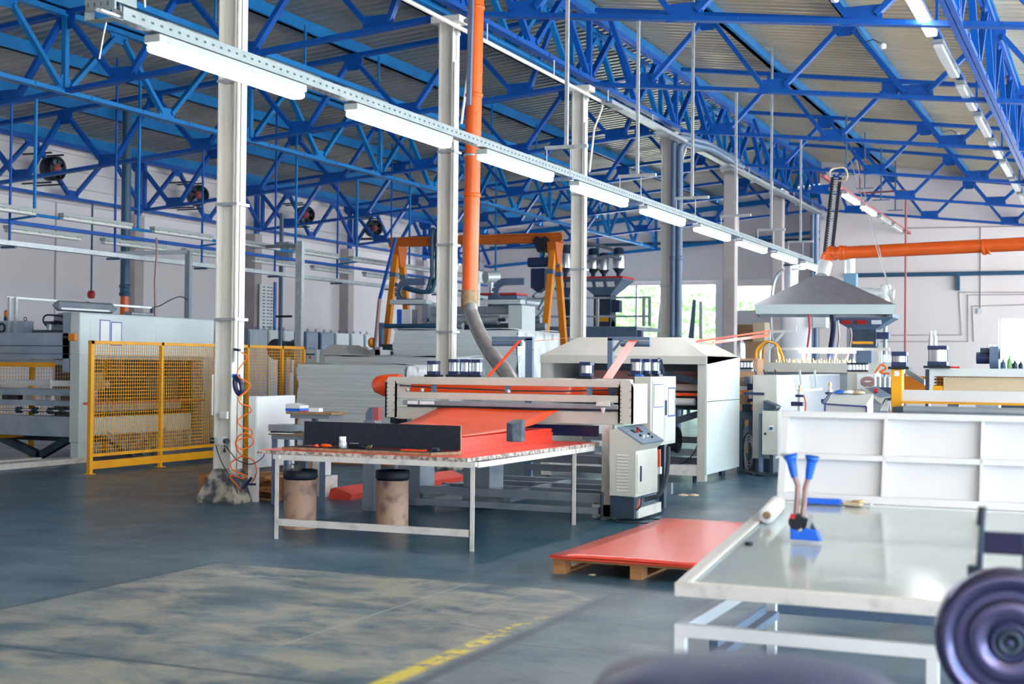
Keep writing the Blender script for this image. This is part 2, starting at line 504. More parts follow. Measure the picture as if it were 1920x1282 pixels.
window(1, a1.x, a2.x, 0.0, a1.z, YBL, 3)
window(2, b1.x, b2.x, b2.z, b1.z, YBL, 1)
window(3, c1.x, c1.x+2.4, 1.0, c1.z, YBR, 2)

# roof decks: real corrugation, ribs running down the slope


def deck(name, xa, za, xb, zb, mt):
    b = MB(); pitch = .30; y = -8.0; prof = []
    while y < YBL:
        prof += [(y, 0), (y+.10, 0), (y+.135, .09), (y+.265, .09)]; y += pitch
    n = len(prof)
    vs = [(xa, py, za+dz) for py, dz in prof]+[(xb, py, zb+dz) for py, dz in prof]
    vs += [(xa, py, za+.12) for py, dz in (prof[0], prof[-1])]+[(xb, py, zb+.12) for py, dz in (prof[0], prof[-1])]
    fs = [(i, i+1, n+i+1, n+i) for i in range(n-1)]+[(2*n, 2*n+1, 2*n+3, 2*n+2)]
    b.add(vs, fs)
    return struct(b.build(name, mt, local=True))


deck('ceiling', XW-.45, ztL(XW-.45)+.36, XC, ztL(XC)+.36, 'deckL')
deck('ceiling_right', XC, ztR(XC)+.32, 8.5, ztR(8.5)+.32, 'deck')
struct(MB().box(XW-.45, 8.5, -8.3, -8.0, 0, 9.2).build('wall_front_bounce', 'wall', local=True))  # unseen end wall, added to cut and bounce light around the foreground

# purlins along the hall
purl = []
LN = ['beside the left wall eaves', 'fifth', 'fourth', 'third', 'second', 'first']
for k in range(0, 7):
    x = XC-PAN*k; z = ztL(x)
    b = MB().box(x-.05, x+.05, -7.9, YBL-.01 if k < 6 else YBL-.01, z+.07, z+.34)
    b.box(x-.05, x+.12, -7.9, YBL-.02, z+.07, z+.085)
    where = 'at the ridge above the white columns' if k == 0 else ('along the left wall eaves' if k == 6 else '%s to the left of the ridge' % ['', 'first', 'second', 'third', 'fourth', 'fifth'][k])
    tag(b.build('roof_purlin', 'blue2'), 'blue steel purlin under the roof deck, %s' % where, 'purlin', 'blue roof purlins')
for k in range(1, 5):
    x = XC+PAN*k; z = ztR(x)
    b = MB().box(x-.05, x+.05, -7.9, YBR-.01, z+.05, z+.30)
    b.box(x-.05, x+.12, -7.9, YBR-.02, z+.05, z+.065)
    tag(b.build('roof_purlin', 'blue2'), 'blue steel purlin under the beige right roof slope, %s to the right of the ridge' % ['', 'first', 'second', 'third', 'fourth'][k], 'purlin', 'blue roof purlins')


def truss(y, side, label):
    zb, zt, sg = (zbL, ztL, -1) if side == 'L' else (zbR, ztR, 1)
    nk = 6 if side == 'L' else 4
    x0 = XC+sg*.33; xe = XC+sg*PAN*nk
    t = thing('roof_truss', label, 'truss', (x0, y, zb(x0)), 0, 'blue transverse roof trusses')
    b = MB()
    for dy in (-.045, .045): b.bar((x0, y+dy, zb(x0)), (xe, y+dy, zb(xe)), .075, .075)
    for k in range(nk*2): 
        x = XC+sg*(PAN*k/2+PAN*.5*.55)
        b.bar((x-.12, y, zb(x-.12)), (x+.12, y, zb(x+.12)), .19, .055)
    b.build('bottom_chord', 'blue', t)
    b = MB()
    for dy in (-.045, .045): b.bar((x0, y+dy, zt(x0)), (xe, y+dy, zt(xe)), .07, .085)
    b.build('top_chord', 'blue', t)
    for k in range(nk):
        tx = XC+sg*PAN*k; bx = XC+sg*(PAN*k+PAN/2); tx2 = XC+sg*PAN*(k+1)
        if k == 0: tx = x0+sg*.15
        for (p, q) in (((tx+sg*.16, y, zt(tx)-.2), (bx-sg*.2, y, zb(bx)+.1)), ((bx+sg*.2, y, zb(bx)+.1), (tx2-sg*.16, y, zt(tx2)-.2))):
            MB().bar(p, q, .13, .085).build('diagonal', 'blue', t)
        g = MB()
        g.prism([(bx-.3, y-.012, zb(bx)-.03), (bx+.3, y-.012, zb(bx)-.03), (bx+.27, y-.012, zb(bx)+.24), (bx-.27, y-.012, zb(bx)+.24)], (0, .024, 0))
        g.build('gusset', 'blue', t)
        if k < nk-1 or side == 'L':
            g = MB(); zz = zt(tx2)
            g.prism([(tx2-.22, y-.012, zz+.03), (tx2+.22, y-.012, zz+.03), (tx2+.22, y-.012, zz-.17), (tx2+.12, y-.012, zz-.3), (tx2-.12, y-.012, zz-.3), (tx2-.22, y-.012, zz-.17)], (0, .024, 0))
            g.build('gusset', 'blue', t)
    return t


for n in range(0, 7):
    y = Y1+BAY*n
    truss(y, 'L', 'blue lattice truss spanning from the left wall to the %s white ridge column' % nth(n))
    if y < YBR: truss(y, 'R', 'blue lattice truss running right from the %s white ridge column' % nth(n))


def girder(x, zb, zt, ya, yb, label, mt, dbl=True, wall=False, w=.11):
    t = thing('lattice_girder', label, 'girder', (x, ya, zb), 0, 'blue lengthwise lattice girders')
    b = MB()
    for dx in (-.045, .045): b.bar((x+dx, ya, zb), (x+dx, yb, zb), .075, .08)
    yy = ya
    while yy < yb-.7:
        b.box(x-.1, x+.1, yy+.65, yy+.87, zb-.025, zb+.03); yy += 1.5
    b.build('bottom_chord', mt, t)
    b = MB()
    for dx in (-.045, .045): b.bar((x+dx, ya, zt), (x+dx, yb, zt), .07, .10)
    b.build('top_chord', mt, t)
    k0 = math.ceil((ya-Y1)/3-1e-6); k = k0
    while Y1+3*(k+1) <= yb+.01:
        y0 = Y1+3*k; ym = y0+1.5; y2 = y0+3
        MB().bar((x, y0+.15, zb+.12), (x, ym-.14, zt-.14), .085, w, (1, 0, 0)).build('diagonal', mt, t)
        MB().bar((x, ym+.14, zt-.14), (x, y2-.15, zb+.12), .085, w, (1, 0, 0)).build('diagonal', mt, t)
        MB().prism([(x-.012, ym-.3, zt+.02), (x-.012, ym+.3, zt+.02), (x-.012, ym+.2, zt-.22), (x-.012, ym-.2, zt-.22)], (.024, 0, 0)).build('gusset', mt, t)
        if k % 2:
            MB().prism([(x-.012, y0-.24, zb-.02), (x-.012, y0+.24, zb-.02), (x-.012, y0+.24, zb+.22), (x-.012, y0-.24, zb+.22)], (.024, 0, 0)).build('gusset', mt, t)
        else:
            MB().bar((x, y0, zb), (x, y0, zt), .10, .10).build('post', mt, t)
            MB().prism([(x-.014, y0-.25, zb+.04), (x-.014, y0+.25, zb+.04), (x-.014, y0+.08, zb+.32), (x-.014, y0-.08, zb+.32)], (.028, 0, 0)).build('gusset', mt, t)
        k += 1
    return t


girder(XC-.19, 7.44, 8.72, Y1, YBR-.2, 'light blue lattice girder on top of the white ridge columns, left one of the pair', 'blue2')
girder(XC+.19, 7.44, 8.74, Y1, YBR-.2, 'deep blue lattice girder on top of the white ridge columns, right one of the pair', 'blue')
girder(XC-PAN*3, zbL(XC-PAN*3)-.01, ztL(XC-PAN*3)-.02, Y1, YBL-.1, 'light blue lattice girder crossing the middle of the left roof slope', 'blue2')
girder(XC+PAN*3, zbR(XC+PAN*3)-.01, ztR(XC+PAN*3)-.03, Y1, YBR-.1, 'deep blue lattice girder under the right roof slope beside the unlit lamp row', 'blue')
girder(XW+.26, 5.98, ztL(XW)-.04, Y1, YBL-.1, 'blue lattice girder fixed along the top of the left wall', 'blue')


# rear gable rail of the left hall
b = MB(); z0 = P(1050, 462, Y=YBL).z
tag(MB().box(XW+.2, XC-.2, YBL-.16, YBL-.05, z0-.06, z0+.06).build('wall_rail', 'tealpipe'), 'dark horizontal pipe along the rear wall above the bright loading windows', 'pipe')
t = thing('gable_frame', 'light blue steel gable frame against the rear left wall', 'frame', (-17, YBL-.3, 5.5))
za = 6.6
MB().bar((XW+.4, YBL-.25, ztL(XW)-.1), (XC-.2, YBL-.25, ztL(XC)-.1), .12, .2).build('rafter', 'blue2', t)
MB().bar((XW+.4, YBL-.25, 6.0), (XC-.2, YBL-.25, 7.2), .1, .12).build('tie_beam', 'blue2', t)
for x in (-23, -20.4, -17.8, -15.1, -12.4):
    MB().bar((x, YBL-.25, 6.0+(x-XW)*.0757), (x, YBL-.25, ztL(x)-.15), .1, .1).build('post', 'blue2', t)

# ---------------- columns


def column(n, x, y, zt, kind):
    where = ['nearest, on a grimy flared foot', 'second, just left of the orange vertical duct', 'third, right of the orange gantry crane',
             'fourth, with twin slate pipes beside it', 'fifth, a thicker pinkish one in front of the rear windows', 'sixth, behind the conical fume hood', 'seventh, at the rear wall'][n]
    t = thing('steel_column', 'white ridge column, %s' % where, 'column', (x, y, 0), 0, 'white columns of the ridge row')
    if kind == 'H':
        b = MB(); w, d = .125, .125
        b.box(x-w, x-w+.018, y-d, y+d, .3, zt-.16).box(x+w-.018, x+w, y-d, y+d, .3, zt-.16).box(x-w, x+w, y-.008, y+.008, .3, zt-.16)
        b.build('shaft', 'column', t)
        b = MB().box(x-.26, x+.26, y-.17, y+.17, zt-.16, zt-.05)
        b.box(x-.18, x-.125, y-.05, y+.05, zt-.55, zt-.16).box(x+.125, x+.18, y-.05, y+.05, zt-.35, zt-.16)
        b.build('cap', 'column', t, bevel=.01)
        mbb = MB()
        # flared foot
        r0 = [(x-.28, y-.27), (x+.28, y-.27), (x+.28, y+.27), (x-.28, y+.27)]
        r1 = [(x-.132, y-.135), (x+.132, y-.135), (x+.132, y+.135), (x-.132, y+.135)]
        mbb.add([(a, c, 0) for a, c in r0]+[(a, c, .03) for a, c in r0]+[(a, c, .40) for a, c in r1],
                [(0, 1, 2, 3)]+[(i, (i+1) % 4, 4+(i+1) % 4, 4+i) for i in range(4)]+[(4+i, 4+(i+1) % 4, 8+(i+1) % 4, 8+i) for i in range(4)]+[(8, 9, 10, 11)])
        mbb.build('foot', 'grime', t)
        b = MB().cyl((x+.15, y-.1, 1.7), (x+.15, y-.1, zt-.8), .022, 8)
        b.build('conduit', 'column', t)
        b = MB()
        for z in (2.2, 3.6, 5.1): b.box(x-w-.012, x+w+.05, y-d-.012, y+d+.012, z, z+.035)
        b.build('strap', 'galv', t)
    else:
        MB().box(x-.17, x+.17, y-.17, y+.17, 0, zt-.2).build('shaft', 'column2', t, bevel=.02)
        MB().box(x-.27, x+.27, y-.2, y+.2, zt-.2, zt-.05).build('cap', 'column', t)
    return t


cols = []
for n in range(6):
    cols.append(column(n, XC, Y1+BAY*n, 7.36, 'H' if n < 4 else 'B'))
for n in range(3, 7):
    y = Y1+BAY*n
    if y > YBL-1: continue
    t = thing('wall_pilaster', 'pale pilaster on the left wall, %s from the camera side' % ['first', 'second', 'third', 'fourth'][n-3], 'pilaster', (XW, y, 0), 0, 'pilasters of the left wall')
    MB().box(XW-.25, XW+.12, y-.2, y+.2, 0, 5.85).build('shaft', 'column2', t)
    MB().box(XW-.02, XW+.1, y-.08, y+.08, 5.85, 7.2).build('upper_post', 'blue', t)

# white pipe and tray under the ridge girders
b = MB().cyl((XC+.33, 10, 7.05), (XC+.33, YBR-.3, 7.05), .035, 8)
t = thing('sprinkler_pipe', 'white pipe running along beneath the ridge girders', 'pipe', (XC+.33, 10, 7.05))
b.build('pipe', 'column', t)
for y in range(12, 50, 3): MB().cyl((XC+.33, y, 7.05), (XC+.33, y, 7.36), .012, 6).build('hanger', 'white', t)
for n in range(1, 4):
    y = Y1+BAY*n+.45
    MB().tube([(XC+.33, y, 7.05), (XC+.30, y, 6.9), (XC+.2, y-.15, 6.5), (XC+.16, y-.3, 5.6)], .022, 8).build('drop_pipe', 'column', t)
t = thing('cable_tray', 'white perforated cable tray hung beneath the ridge girders', 'cable tray', (XC+.6, 27, 7.0))
b = MB().box(XC+.42, XC+.60, 26.5, YBR-.3, 6.98, 7.0).box(XC+.42, XC+.435, 26.5, YBR-.3, 7.0, 7.06).box(XC+.585, XC+.60, 26.5, YBR-.3, 7.0, 7.06)
b.build('tray', 'galv', t)
for y in range(27, 50, 3): MB().box(XC+.36, XC+.66, y, y+.04, 6.93, 6.97).build('bracket', 'galv', t)

# ================================================================== LAMP ROWS
def fixture(label, lit, L=2.1, w=.15, group=None):
    t = thing('tube_lamp', label, 'lamp', (0, 0, 0), 0, group)
    hb = MB().box(-w/2, w/2, 0, L, .055, .12)
    for i in range(6):
        y = .12+(L-.24)*i/5; hb.box(-w/2-.006, w/2+.006, y-.02, y+.02, .03, .085)
    hb.build('lamp_housing', 'lamphouse', t, local=True, bevel=.008)
    c = MB().box(-w/2+.004, w/2-.004, .015, L-.015, -.01, .056).build('lamp_cover', 'lamp' if lit else 'lampoff', t, local=True)
    md = c.modifiers.new('bevel', 'BEVEL'); md.width = .03; md.segments = 4
    return t


G1 = 'lit tube lamps under the main perforated rail'
XR = -6.74
proto = fixture('lit tube lamp under the perforated rail, nearest and largest of the row', True, group=G1)
proto.location = (XR, 8.6, 4.07)
for k in range(1, 9):
    dup(proto, (XR, 8.6+3*k, 4.07), 'lit tube lamp under the perforated rail, %s from the camera' % nth(k), group=G1)
t = thing('light_rail', 'long perforated steel rail carrying the lit tube lamps', 'rail', (XR, 8, 4.2))
b = MB().box(XR-.055, XR+.055, 8.2, 33.6, 4.205, 4.212).box(XR-.055, XR-.049, 8.2, 33.6, 4.212, 4.30).box(XR+.049, XR+.055, 8.2, 33.6, 4.212, 4.30)
ns = len(b.f); y = 8.3
while y < 33.4:
    b.box(XR+.0552, XR+.0562, y, y+.035, 4.245, 4.262)
    b.box(XR-.025, XR-.013, y, y+.04, 4.2035, 4.2045).box(XR+.013, XR+.025, y+.05, y+.09, 4.2035, 4.2045)
    y += .11
b.build('channel', 'tray', t, split=ns, mt2='slot')
MB().cyl((XR-.02, 8, 4.235), (XR-.02, 33.5, 4.235), .014, 6).cyl((XR+.015, 8, 4.23), (XR+.015, 33.5, 4.23), .011, 6).build('cable', 'white', t)
# suspension rods with cross bars
for k in range(0, 6):
    y = 17.3+3*k
    zt_ = zbR(XR) if k % 2 else ztR(XR)+.05
    h = thing('rail_hanger', 'grey suspension rod with cross bars, %s holding the lamp rail' % nth(k), 'hanger', (XR, y, 4.2), 0, 'rods holding the main lamp rail')
    MB().bar((XR, y, 4.62), (XR, y, zt_), .045, .045).build('rod', 'galv', h)
    MB().box(XR-.30, XR+.30, y-.03, y+.03, 4.585, 4.63).build('cross_bar', 'galv', h)
    MB().box(XR-.32, XR+.10, y-.03, y+.03, 4.155, 4.20).build('lower_bar', 'slate', h)
    b = MB()
    for dx in (-.28, .06): b.cyl((XR+dx, y, 4.19), (XR+dx, y, 4.6), .006, 5)
    b.build('wire', 'galv', h)
# near end of the rail: perforated junction piece
t = thing('junction_tray', 'pale perforated tray end at the upper left, where the lamp rail begins', 'cable tray', (XR, 7.8, 4.25))
b = MB()
YJ = 8.1
b.box(XR-.22, XR+.055, YJ, YJ+.02, 4.26, 4.62).box(XR+.035, XR+.055, YJ+.02, YJ+.25, 4.32, 4.62)
b.box(XR-.22, XR+.055, YJ, YJ+.1, 4.195, 4.20).box(XR-.22, XR-.21, YJ, YJ+.1, 4.20, 4.31)
b.prism([(XR-.62, YJ, 4.72), (XR-.22, YJ, 4.50), (XR-.22, YJ, 4.62), (XR-.5, YJ, 4.78)], (0, .12, 0))
ns = len(b.f); random.seed(3)
for i in range(6):
    for j in range(4):
        x = XR-.19+.06*j+(.02 if i % 2 else 0); z = 4.29+.05*i
        b.box(x, x+.01, YJ-.004, YJ-.001, z, z+.03)
b.build('tray', 'tray', t, split=ns, mt2='slot')
MB().tube([(XR-.05, YJ+.2, 4.3), (XR+.0, YJ+.1, 4.5), (XR+.12, YJ+.15, 4.56), (XR+.16, YJ+.2, 4.46), (XR+.09, YJ+.3, 4.34)], .008, 6).build('cable', 'white', t)
MB().tube([(XR-.1, YJ+.1, 4.2), (XR-.13, YJ+.1, 4.08), (XR-.16, YJ+.1, 3.93)], .006, 5).build('loose_wire', 'white', t)


def row(X, zb_, starts, L, lit, gname, lfmt, railmat, off=0.0, w=.15, drop=.12, y_end=None):
    pr = None
    for i, y in enumerate(starts):
        l = lfmt % nth(i)
        if pr is None:
            pr = fixture(l, lit, L, w, gname); pr.location = (X+off, y, zb_-drop)
        else: dup(pr, (X+off, y, zb_-drop), l, group=gname)


# middle-left row above the main rail
XA = -14.8
zA = P(644, 158, X=XA).z
ya = [P(x, y, X=XA).y for x, y in ((315, 60), (515, 125), (675, 180))]
st = [ya[0]+3*k for k in range(0, 7)]
row(XA, zA, st, 2.0, False, 'unlit tube lamps on the blue centre rail', 'unlit white tube lamp on the blue centre rail, %s from the camera', 'blue2', off=-.1, drop=.10)
t = thing('light_rail', 'light blue rail with white unlit lamps, above and behind the bright row', 'rail', (XA, 14, zA))
MB().box(XA, XA+.09, 12, 39, zA-.03, zA+.07).build('channel', 'blue2', t)
for k in range(0, 8):
    y = 14.6+3*k
    MB().bar((XA+.04, y, zA), (XA+.04, y, ztL(XA)-.0), .035, .035).build('rod', 'blue2', t)
# left rack with two rows
XB = -18.5
st = [P(x, y, X=XB).y for x, y in ((109, 419), (293, 445))]; d = 2.74
row(XB, 4.37, [st[0]+d*(k-1) for k in range(0, 9)], 2.05, False, 'unlit tube lamps on the right side of the left rack', 'unlit tube lamp, upper side of the left rack, %s from the camera', 'blue2', off=.06, drop=-.01)
XD = -19.3
s2 = P(192, 447, X=XD).y
zD = P(192, 447, X=XD).z
row(XD, zD, [s2+d*(k-1) for k in range(0, 7)], 2.05, False, 'unlit tube lamps on the lower side of the left rack', 'unlit tube lamp, lower side of the left rack, %s from the camera', 'blue2', off=0, drop=.10)
t = thing('lamp_rack', 'blue pipe rack with two rows of unlit lamps beside the left wall', 'rack', (XB, 18, 4.4))
MB().cyl((XB, 15, 4.40), (XB, 42, 4.40), .03, 8).build('rail', 'blue2', t)
MB().box(XD+.1, XD+.2, 15, 42, 4.26, 4.33).build('rail', 'blue', t)
for k in range(0, 9):
    y = 17.25+3*k; MB().bar((XB, y, 4.4), (XB, y, zbL(XB) if k % 2 else ztL(XB)), .045, .045).build('hanger', 'blue2', t)
    if k % 2: MB().bar((XB-.9, y, 4.3), (XB+.05, y, 4.38), .04, .04).build('cross_bar', 'blue2', t)
# tray beyond
XT = -19.06
t = thing('cable_tray', 'narrow galvanised cable tray along the left wall side, below the lamp rack', 'cable tray', (XT, 18, 3.85))
MB().box(XT-.10, XT+.05, 15, 47, 3.84, 3.85).box(XT+.04, XT+.05, 15, 47, 3.85, 3.93).box(XT-.10, XT-.09, 15, 47, 3.85, 3.93).build('tray', 'galv', t)
for k in range(0, 9):
    y = 17.25+3*k; MB().bar((XT-.03, y, 3.80), (XT-.03, y, zbL(XT) if k % 2 else ztL(XT)), .035, .035).build('hanger', 'blue', t)
    MB().box(XT-.22, XT+.12, y-.03, y+.03, 3.79, 3.835).build('bracket', 'tealpipe', t)

# right-hand row (beside the right girder)
XE = -2.5
pts = [P(x, y, X=XE) for x, y in ((1758, 82), (1798, 152), (1833, 212), (1857, 260), (1877, 294), (1897, 324))]
zE = sum(p.z for p in pts)/6; y0E = pts[0].y; dE = (pts[5].y-pts[0].y)/5
fx = fixture('lit tube lamp at the top right, brightest of the steep right row', True, dE*.78, .17)
fx.location = (XE, y0E-dE, zE-.1)
row(XE, zE, [y0E+dE*k for k in range(0, 9)], dE*.76, False, 'unlit tube lamps of the steep right row', 'unlit ribbed tube lamp in the steep top-right row, %s from the camera', 'blue', drop=.1, w=.17)
t = thing('light_rail', 'blue channel carrying the steep lamp row at the top right', 'rail', (XE, 14, zE))
MB().box(XE-.06, XE+.06, y0E-2*dE, y0E+9*dE, zE+.03, zE+.09).build('channel', 'blue', t)
for k in range(0, 9, 2): MB().bar((XE, y0E+dE*k-.1, zE+.06), (XE, y0E+dE*k-.1, ztR(XE)), .04, .04).build('rod', 'blue', t)

# rear right row
zF = P(1600, 372, X=XR).z
y0F = P(1583, 360, X=XR).y
pr = fixture('lit tube lamp high before the rear wall, nearer one of the pair', True, 2.1, .16, 'lamps of the high rear row'); pr.location = (XR, y0F, zF-.1)
dup(pr, (XR, y0F+3, zF-.1), 'lit tube lamp high before the rear wall, farther one of the pair', group='lamps of the high rear row')
pr = fixture('unlit tube lamp high before the rear wall, next after the lit pair', False, 2.1, .16, 'lamps of the high rear row'); pr.location = (XR, y0F+6, zF-.1)
dup(pr, (XR, y0F+8.6, zF-.1), 'unlit tube lamp nearest the rear wall on the high rail', group='lamps of the high rear row')
t = thing('light_rail', 'short high rail with two lit lamps before the rear right wall', 'rail', (XR, y0F, zF))
MB().box(XR-.05, XR+.05, y0F-3, YBR-.15, zF+.03, zF+.10).build('channel', 'redpipe', t)
for k in range(4):
    y = y0F-.3+3*k; MB().bar((XR+.1, y, zF+.45), (XR+.1, y, ztR(XR)), .04, .04).build('rod', 'slate', t)
    MB().box(XR-.15, XR+.35, y-.02, y+.02, zF+.42, zF+.45).box(XR-.3, XR+.1, y-.02, y+.02, zF+.0, zF+.03).build('cross_bar', 'slate', t)
# far rack piece left (behind ridge column 2)
for i, (x, y) in enumerate(((803, 396), (880, 405))):
    p = P(x, y, X=-17.0)
fx = None

# small ceiling sensors
for i, (x, y) in enumerate(((1655, 92), (1725, 179), (1795, 256), (1565, 5))):
    p = P(x, y, Y=[22, 27, 33, 19][i])
    t = thing('roof_sensor', 'small white sensor under the beige right roof, %s from the camera' % ['second', 'third', 'fourth', 'nearest'][i], 'sensor', p, 0, 'white roof sensors')
    MB().lathe([(0, 0), (.05, .01), (.06, .05), (.04, .09), (0, .1)], p).build('head', 'white', t)
    MB().tube([p+Vector((0, 0, .08)), p+Vector((-.15, 0, .16)), p+Vector((-.32, 0, .12)), p+Vector((-.4, 0, .35))], .008, 5).build('cable', 'black', t)

# wall fans
for i, (x, y) in enumerate(((106, 316), (372, 366), (573, 403), (702, 428))):
    p = P(x, y, X=XW+.72)
    t = thing('wall_fan', 'round black wall fan between blue lattice bars, %s from the left picture edge' % ['first', 'second', 'third', 'fourth'][i], 'fan', p, 0, 'wall fans on the left wall')
    ax = (1, 0, 0) if i == 0 else (.75, -.66, 0)
    b = MB().lathe([(.29, -.3), (.31, -.28), (.31, .06), (.27, .08), (.25, .02), (.25, -.25)], p, ax, 28); b.build('housing', 'black', t)
    MB().lathe([(0, -.12), (.11, -.12), (.12, .05), (0, .09)], p, ax, 16).build('hub', 'redpipe', t)
    a_ = Vector(ax).normalized(); u, v = MB().frame(a_)
    b = MB()
    for k in range(6):
        c, s_ = math.cos(k*PI/3), math.sin(k*PI/3); r_ = u*c+v*s_; q_ = (v*c-u*s_)
        b.prism([p+r_*.10-q_*.03, p+r_*.24-q_*.08, p+r_*.24+q_*.06+a_*.05, p+r_*.10+q_*.03+a_*.02], a_*.008)
    b.build('blades', 'darksteel', t)
    b = MB()
    for dy in (-.22, .22): b.box(XW-.2, XW+.75, p.y+dy-.02, p.y+dy+.02, p.z-.40, p.z-.36).box(XW-.2, XW+.75, p.y+dy-.02, p.y+dy+.02, p.z+.36, p.z+.40)
    b.build('bracket', 'black', t)

# vertical pipes
p = P(243, 150, Y=28); q = P(234, 545, Y=28)
t = thing('downpipe', 'slate blue vertical pipe with orange lower end near the left wall', 'pipe', (q.x, 28, 2.2))
MB().cyl((q.x, 28, 3.35), (q.x, 28, ztL(q.x)+.3), .115, 20).lathe([(.115, 0), (.14, .02), (.14, .08), (.12, .1), (.12, .2), (.14, .22), (.14, .28), (.115, .3)], (q.x, 28, 3.3)).build('upper_pipe', 'tealpipe', t)
MB().cyl((q.x, 28, 0), (q.x, 28, 3.32), .105, 20).build('lower_pipe', 'orange', t)
# slate twin pipes by column four
yy = Y1+BAY*3-.35
xs = [P(x, 500, Y=yy).x for x in (1262.5, 1273.5)]; zz = P(1268, 268, Y=yy).z
t = thing('twin_pipes', 'pair of slate blue vertical pipes beside the fourth ridge column', 'pipe', (xs[0], yy, 0))
for i, x in enumerate(xs):
    zt_ = zz-.0-.16*i
    b = MB().cyl((x, yy, 0), (x, yy, zt_), .075, 16)
    b.tube([(x, yy, zt_-.05), (x+.02, yy, zt_+.08), (x+.12, yy, zt_+.15), (x+.5, yy+1, zt_+.13), (x+.5, yy+4, zt_+.10)], .075, 12)
    for z in (2.3, 4.2, 5.2): b.lathe([(.075, 0), (.088, .01), (.088, .1), (.075, .11)], (x, yy, z), n=16)
    b.build('pipe', 'slate', t)
yy = 40.; xs = [P(x, 450, Y=yy).x for x in (1524, 1531)]
t = thing('twin_pipes', 'pair of dark vertical pipes behind the black cable chain', 'pipe', (xs[0], yy, 0))
for x in xs: MB().cyl((x, yy, 0), (x, yy, P(1530, 402, Y=yy).z), .07, 12).build('pipe', 'slate', t)

# orange vertical duct and flexible hose
YD = 18.6
d0 = P(893.5, -40, Y=YD); d1 = P(881, 546, Y=YD)
t = thing('exhaust_duct', 'orange vertical exhaust duct with silver flexible hose, beside the second white column', 'duct', (d1.x, YD, d1.z))
MB().cyl(d1, d0, .118, 28).build('pipe', 'orange', t)
dr = (d0-d1).normalized()
for f in (.30, .62, .90):
    pp = d1+(d0-d1)*f
    MB().lathe([(.118, 0), (.132, .01), (.132, .05), (.118, .06)], pp, dr, 28).build('coupling', 'orange', t)
for y_ in (42, 294):
    pp = P(885, y_, Y=YD)
    MB().lathe([(.12, 0), (.126, .003), (.126, .035), (.12, .04)], pp, dr, 28).build('clamp', 'galv', t)
MB().lathe([(.115, .02), (.128, 0), (.13, -.1), (.125, -.24), (.11, -.30)], d1, dr, 28).build('taped_joint', 'ply', t)
path = [P(x, y, Y=yy_) for x, y, yy_ in ((880, 565, 18.6), (884, 588, 18.5), (893, 612, 18.3), (907, 640, 18.0), (922, 664, 17.6), (938, 685, 17.3), (955, 706, 17.0), (963, 722, 16.8))]
# resample + corrugate
sm = []
for i in range(len(path)-1):
    for k in range(16): sm.append(path[i].lerp(path[i+1], k/16))
sm.append(path[-1])
rr = [.098+.006*(1 if (i % 2) else -1) for i in range(len(sm))]
MB().tube(sm, rr, 20).build('flexible_hose', 'flex', t)
MB().bar(P(860, 545, Y=YD), P(880, 547, Y=YD), .05, .03).build('support_arm', 'slate', t)
b = MB().bar(P(885, -30, Y=18.3), P(879, 197, Y=18.3), .06, .06); b.build('support_post', 'slate', t)

# horizontal orange pipe, right
pl = P(1556, 475, Y=28.6)
best = min(((abs(P(1945, 456, Y=y/10).z-pl.z), y/10) for y in range(220, 330)), key=lambda a: a[0])[1]
pr_ = P(1945, 456, Y=best)
t = thing('exhaust_duct', 'thick orange horizontal duct reaching right from the conical fume hood', 'duct', (pl.x, pl.y, pl.z))
b = MB().cyl(pl, pr_, .128, 28); b.build('pipe', 'orange', t)
dr = (pr_-pl).normalized()
MB().cyl(pr_, pr_+dr*9.5, .128, 28).build('pipe', 'orange', t)
for k in (2, 6): MB().cyl(pr_+dr*k, Vector(((pr_+dr*k).x, (pr_+dr*k).y, ztR((pr_+dr*k).x)+.3)), .015, 8).build('hanger', 'slate', t)
for pp in (pl-dr*.02, pl+dr*.22, P(1843, 463, Y=28.6-(28.6-best)*.74)):
    MB().lathe([(.128, 0), (.154, .012), (.154, .06), (.136, .075), (.136, .12), (.150, .13), (.128, .15)], pp, dr, 28).build('coupling', 'orange', t)
MB().tube([pl+dr*.05, pl-dr*.06+Vector((0, 0, -.06)), pl-dr*.1+Vector((0, 0, -.22))], .12, 20).build('elbow', 'orange', t)
HZ = pl-dr*.1

# red thin pipe
t = thing('fire_pipe', 'thin dark red pipe dropping vertically before the rear right wall', 'pipe', P(1697, 690, Y=45))
q0 = P(1697, 700, Y=45); q1 = P(1698, 357, Y=45)
q1.x = q0.x
MB().tube([(q0.x, q0.y, 0), q1], .035, 10).tube([q1, P(1612, 362, Y=45)], .03, 10).build('pipe', 'redpipe', t)
MB().tube([P(1612, 362, Y=45), P(1614, 300, Y=45)+Vector((0, 0, .6))], .025, 8).build('riser', 'redpipe', t)
# blue pipe on the rear right wall
za = P(1765, 514, Y=YBR).z
t = thing('wall_pipe', 'dark blue horizontal pipe on the rear right wall', 'pipe', (-6, YBR-.1, za))
MB().cyl((P(1585, 516, Y=YBR-.12).x, YBR-.12, za), (2, YBR-.12, za), .075, 12).build('pipe', 'tealpipe', t)
xa = P(1797, 520, Y=YBR).x
MB().box(xa-.06, xa+.06, YBR-.2, YBR, P(1797, 545, Y=YBR).z, za).build('bracket', 'tealpipe', t)
t = thing('wall_conduit', 'thin pale conduits looping on the rear right wall beside its window', 'conduit', (-5, YBR-.03, 3))


def wl(pts, r=.02): return MB().tube([P(x, y, Y=YBR-.03) for x, y in pts], r, 6)


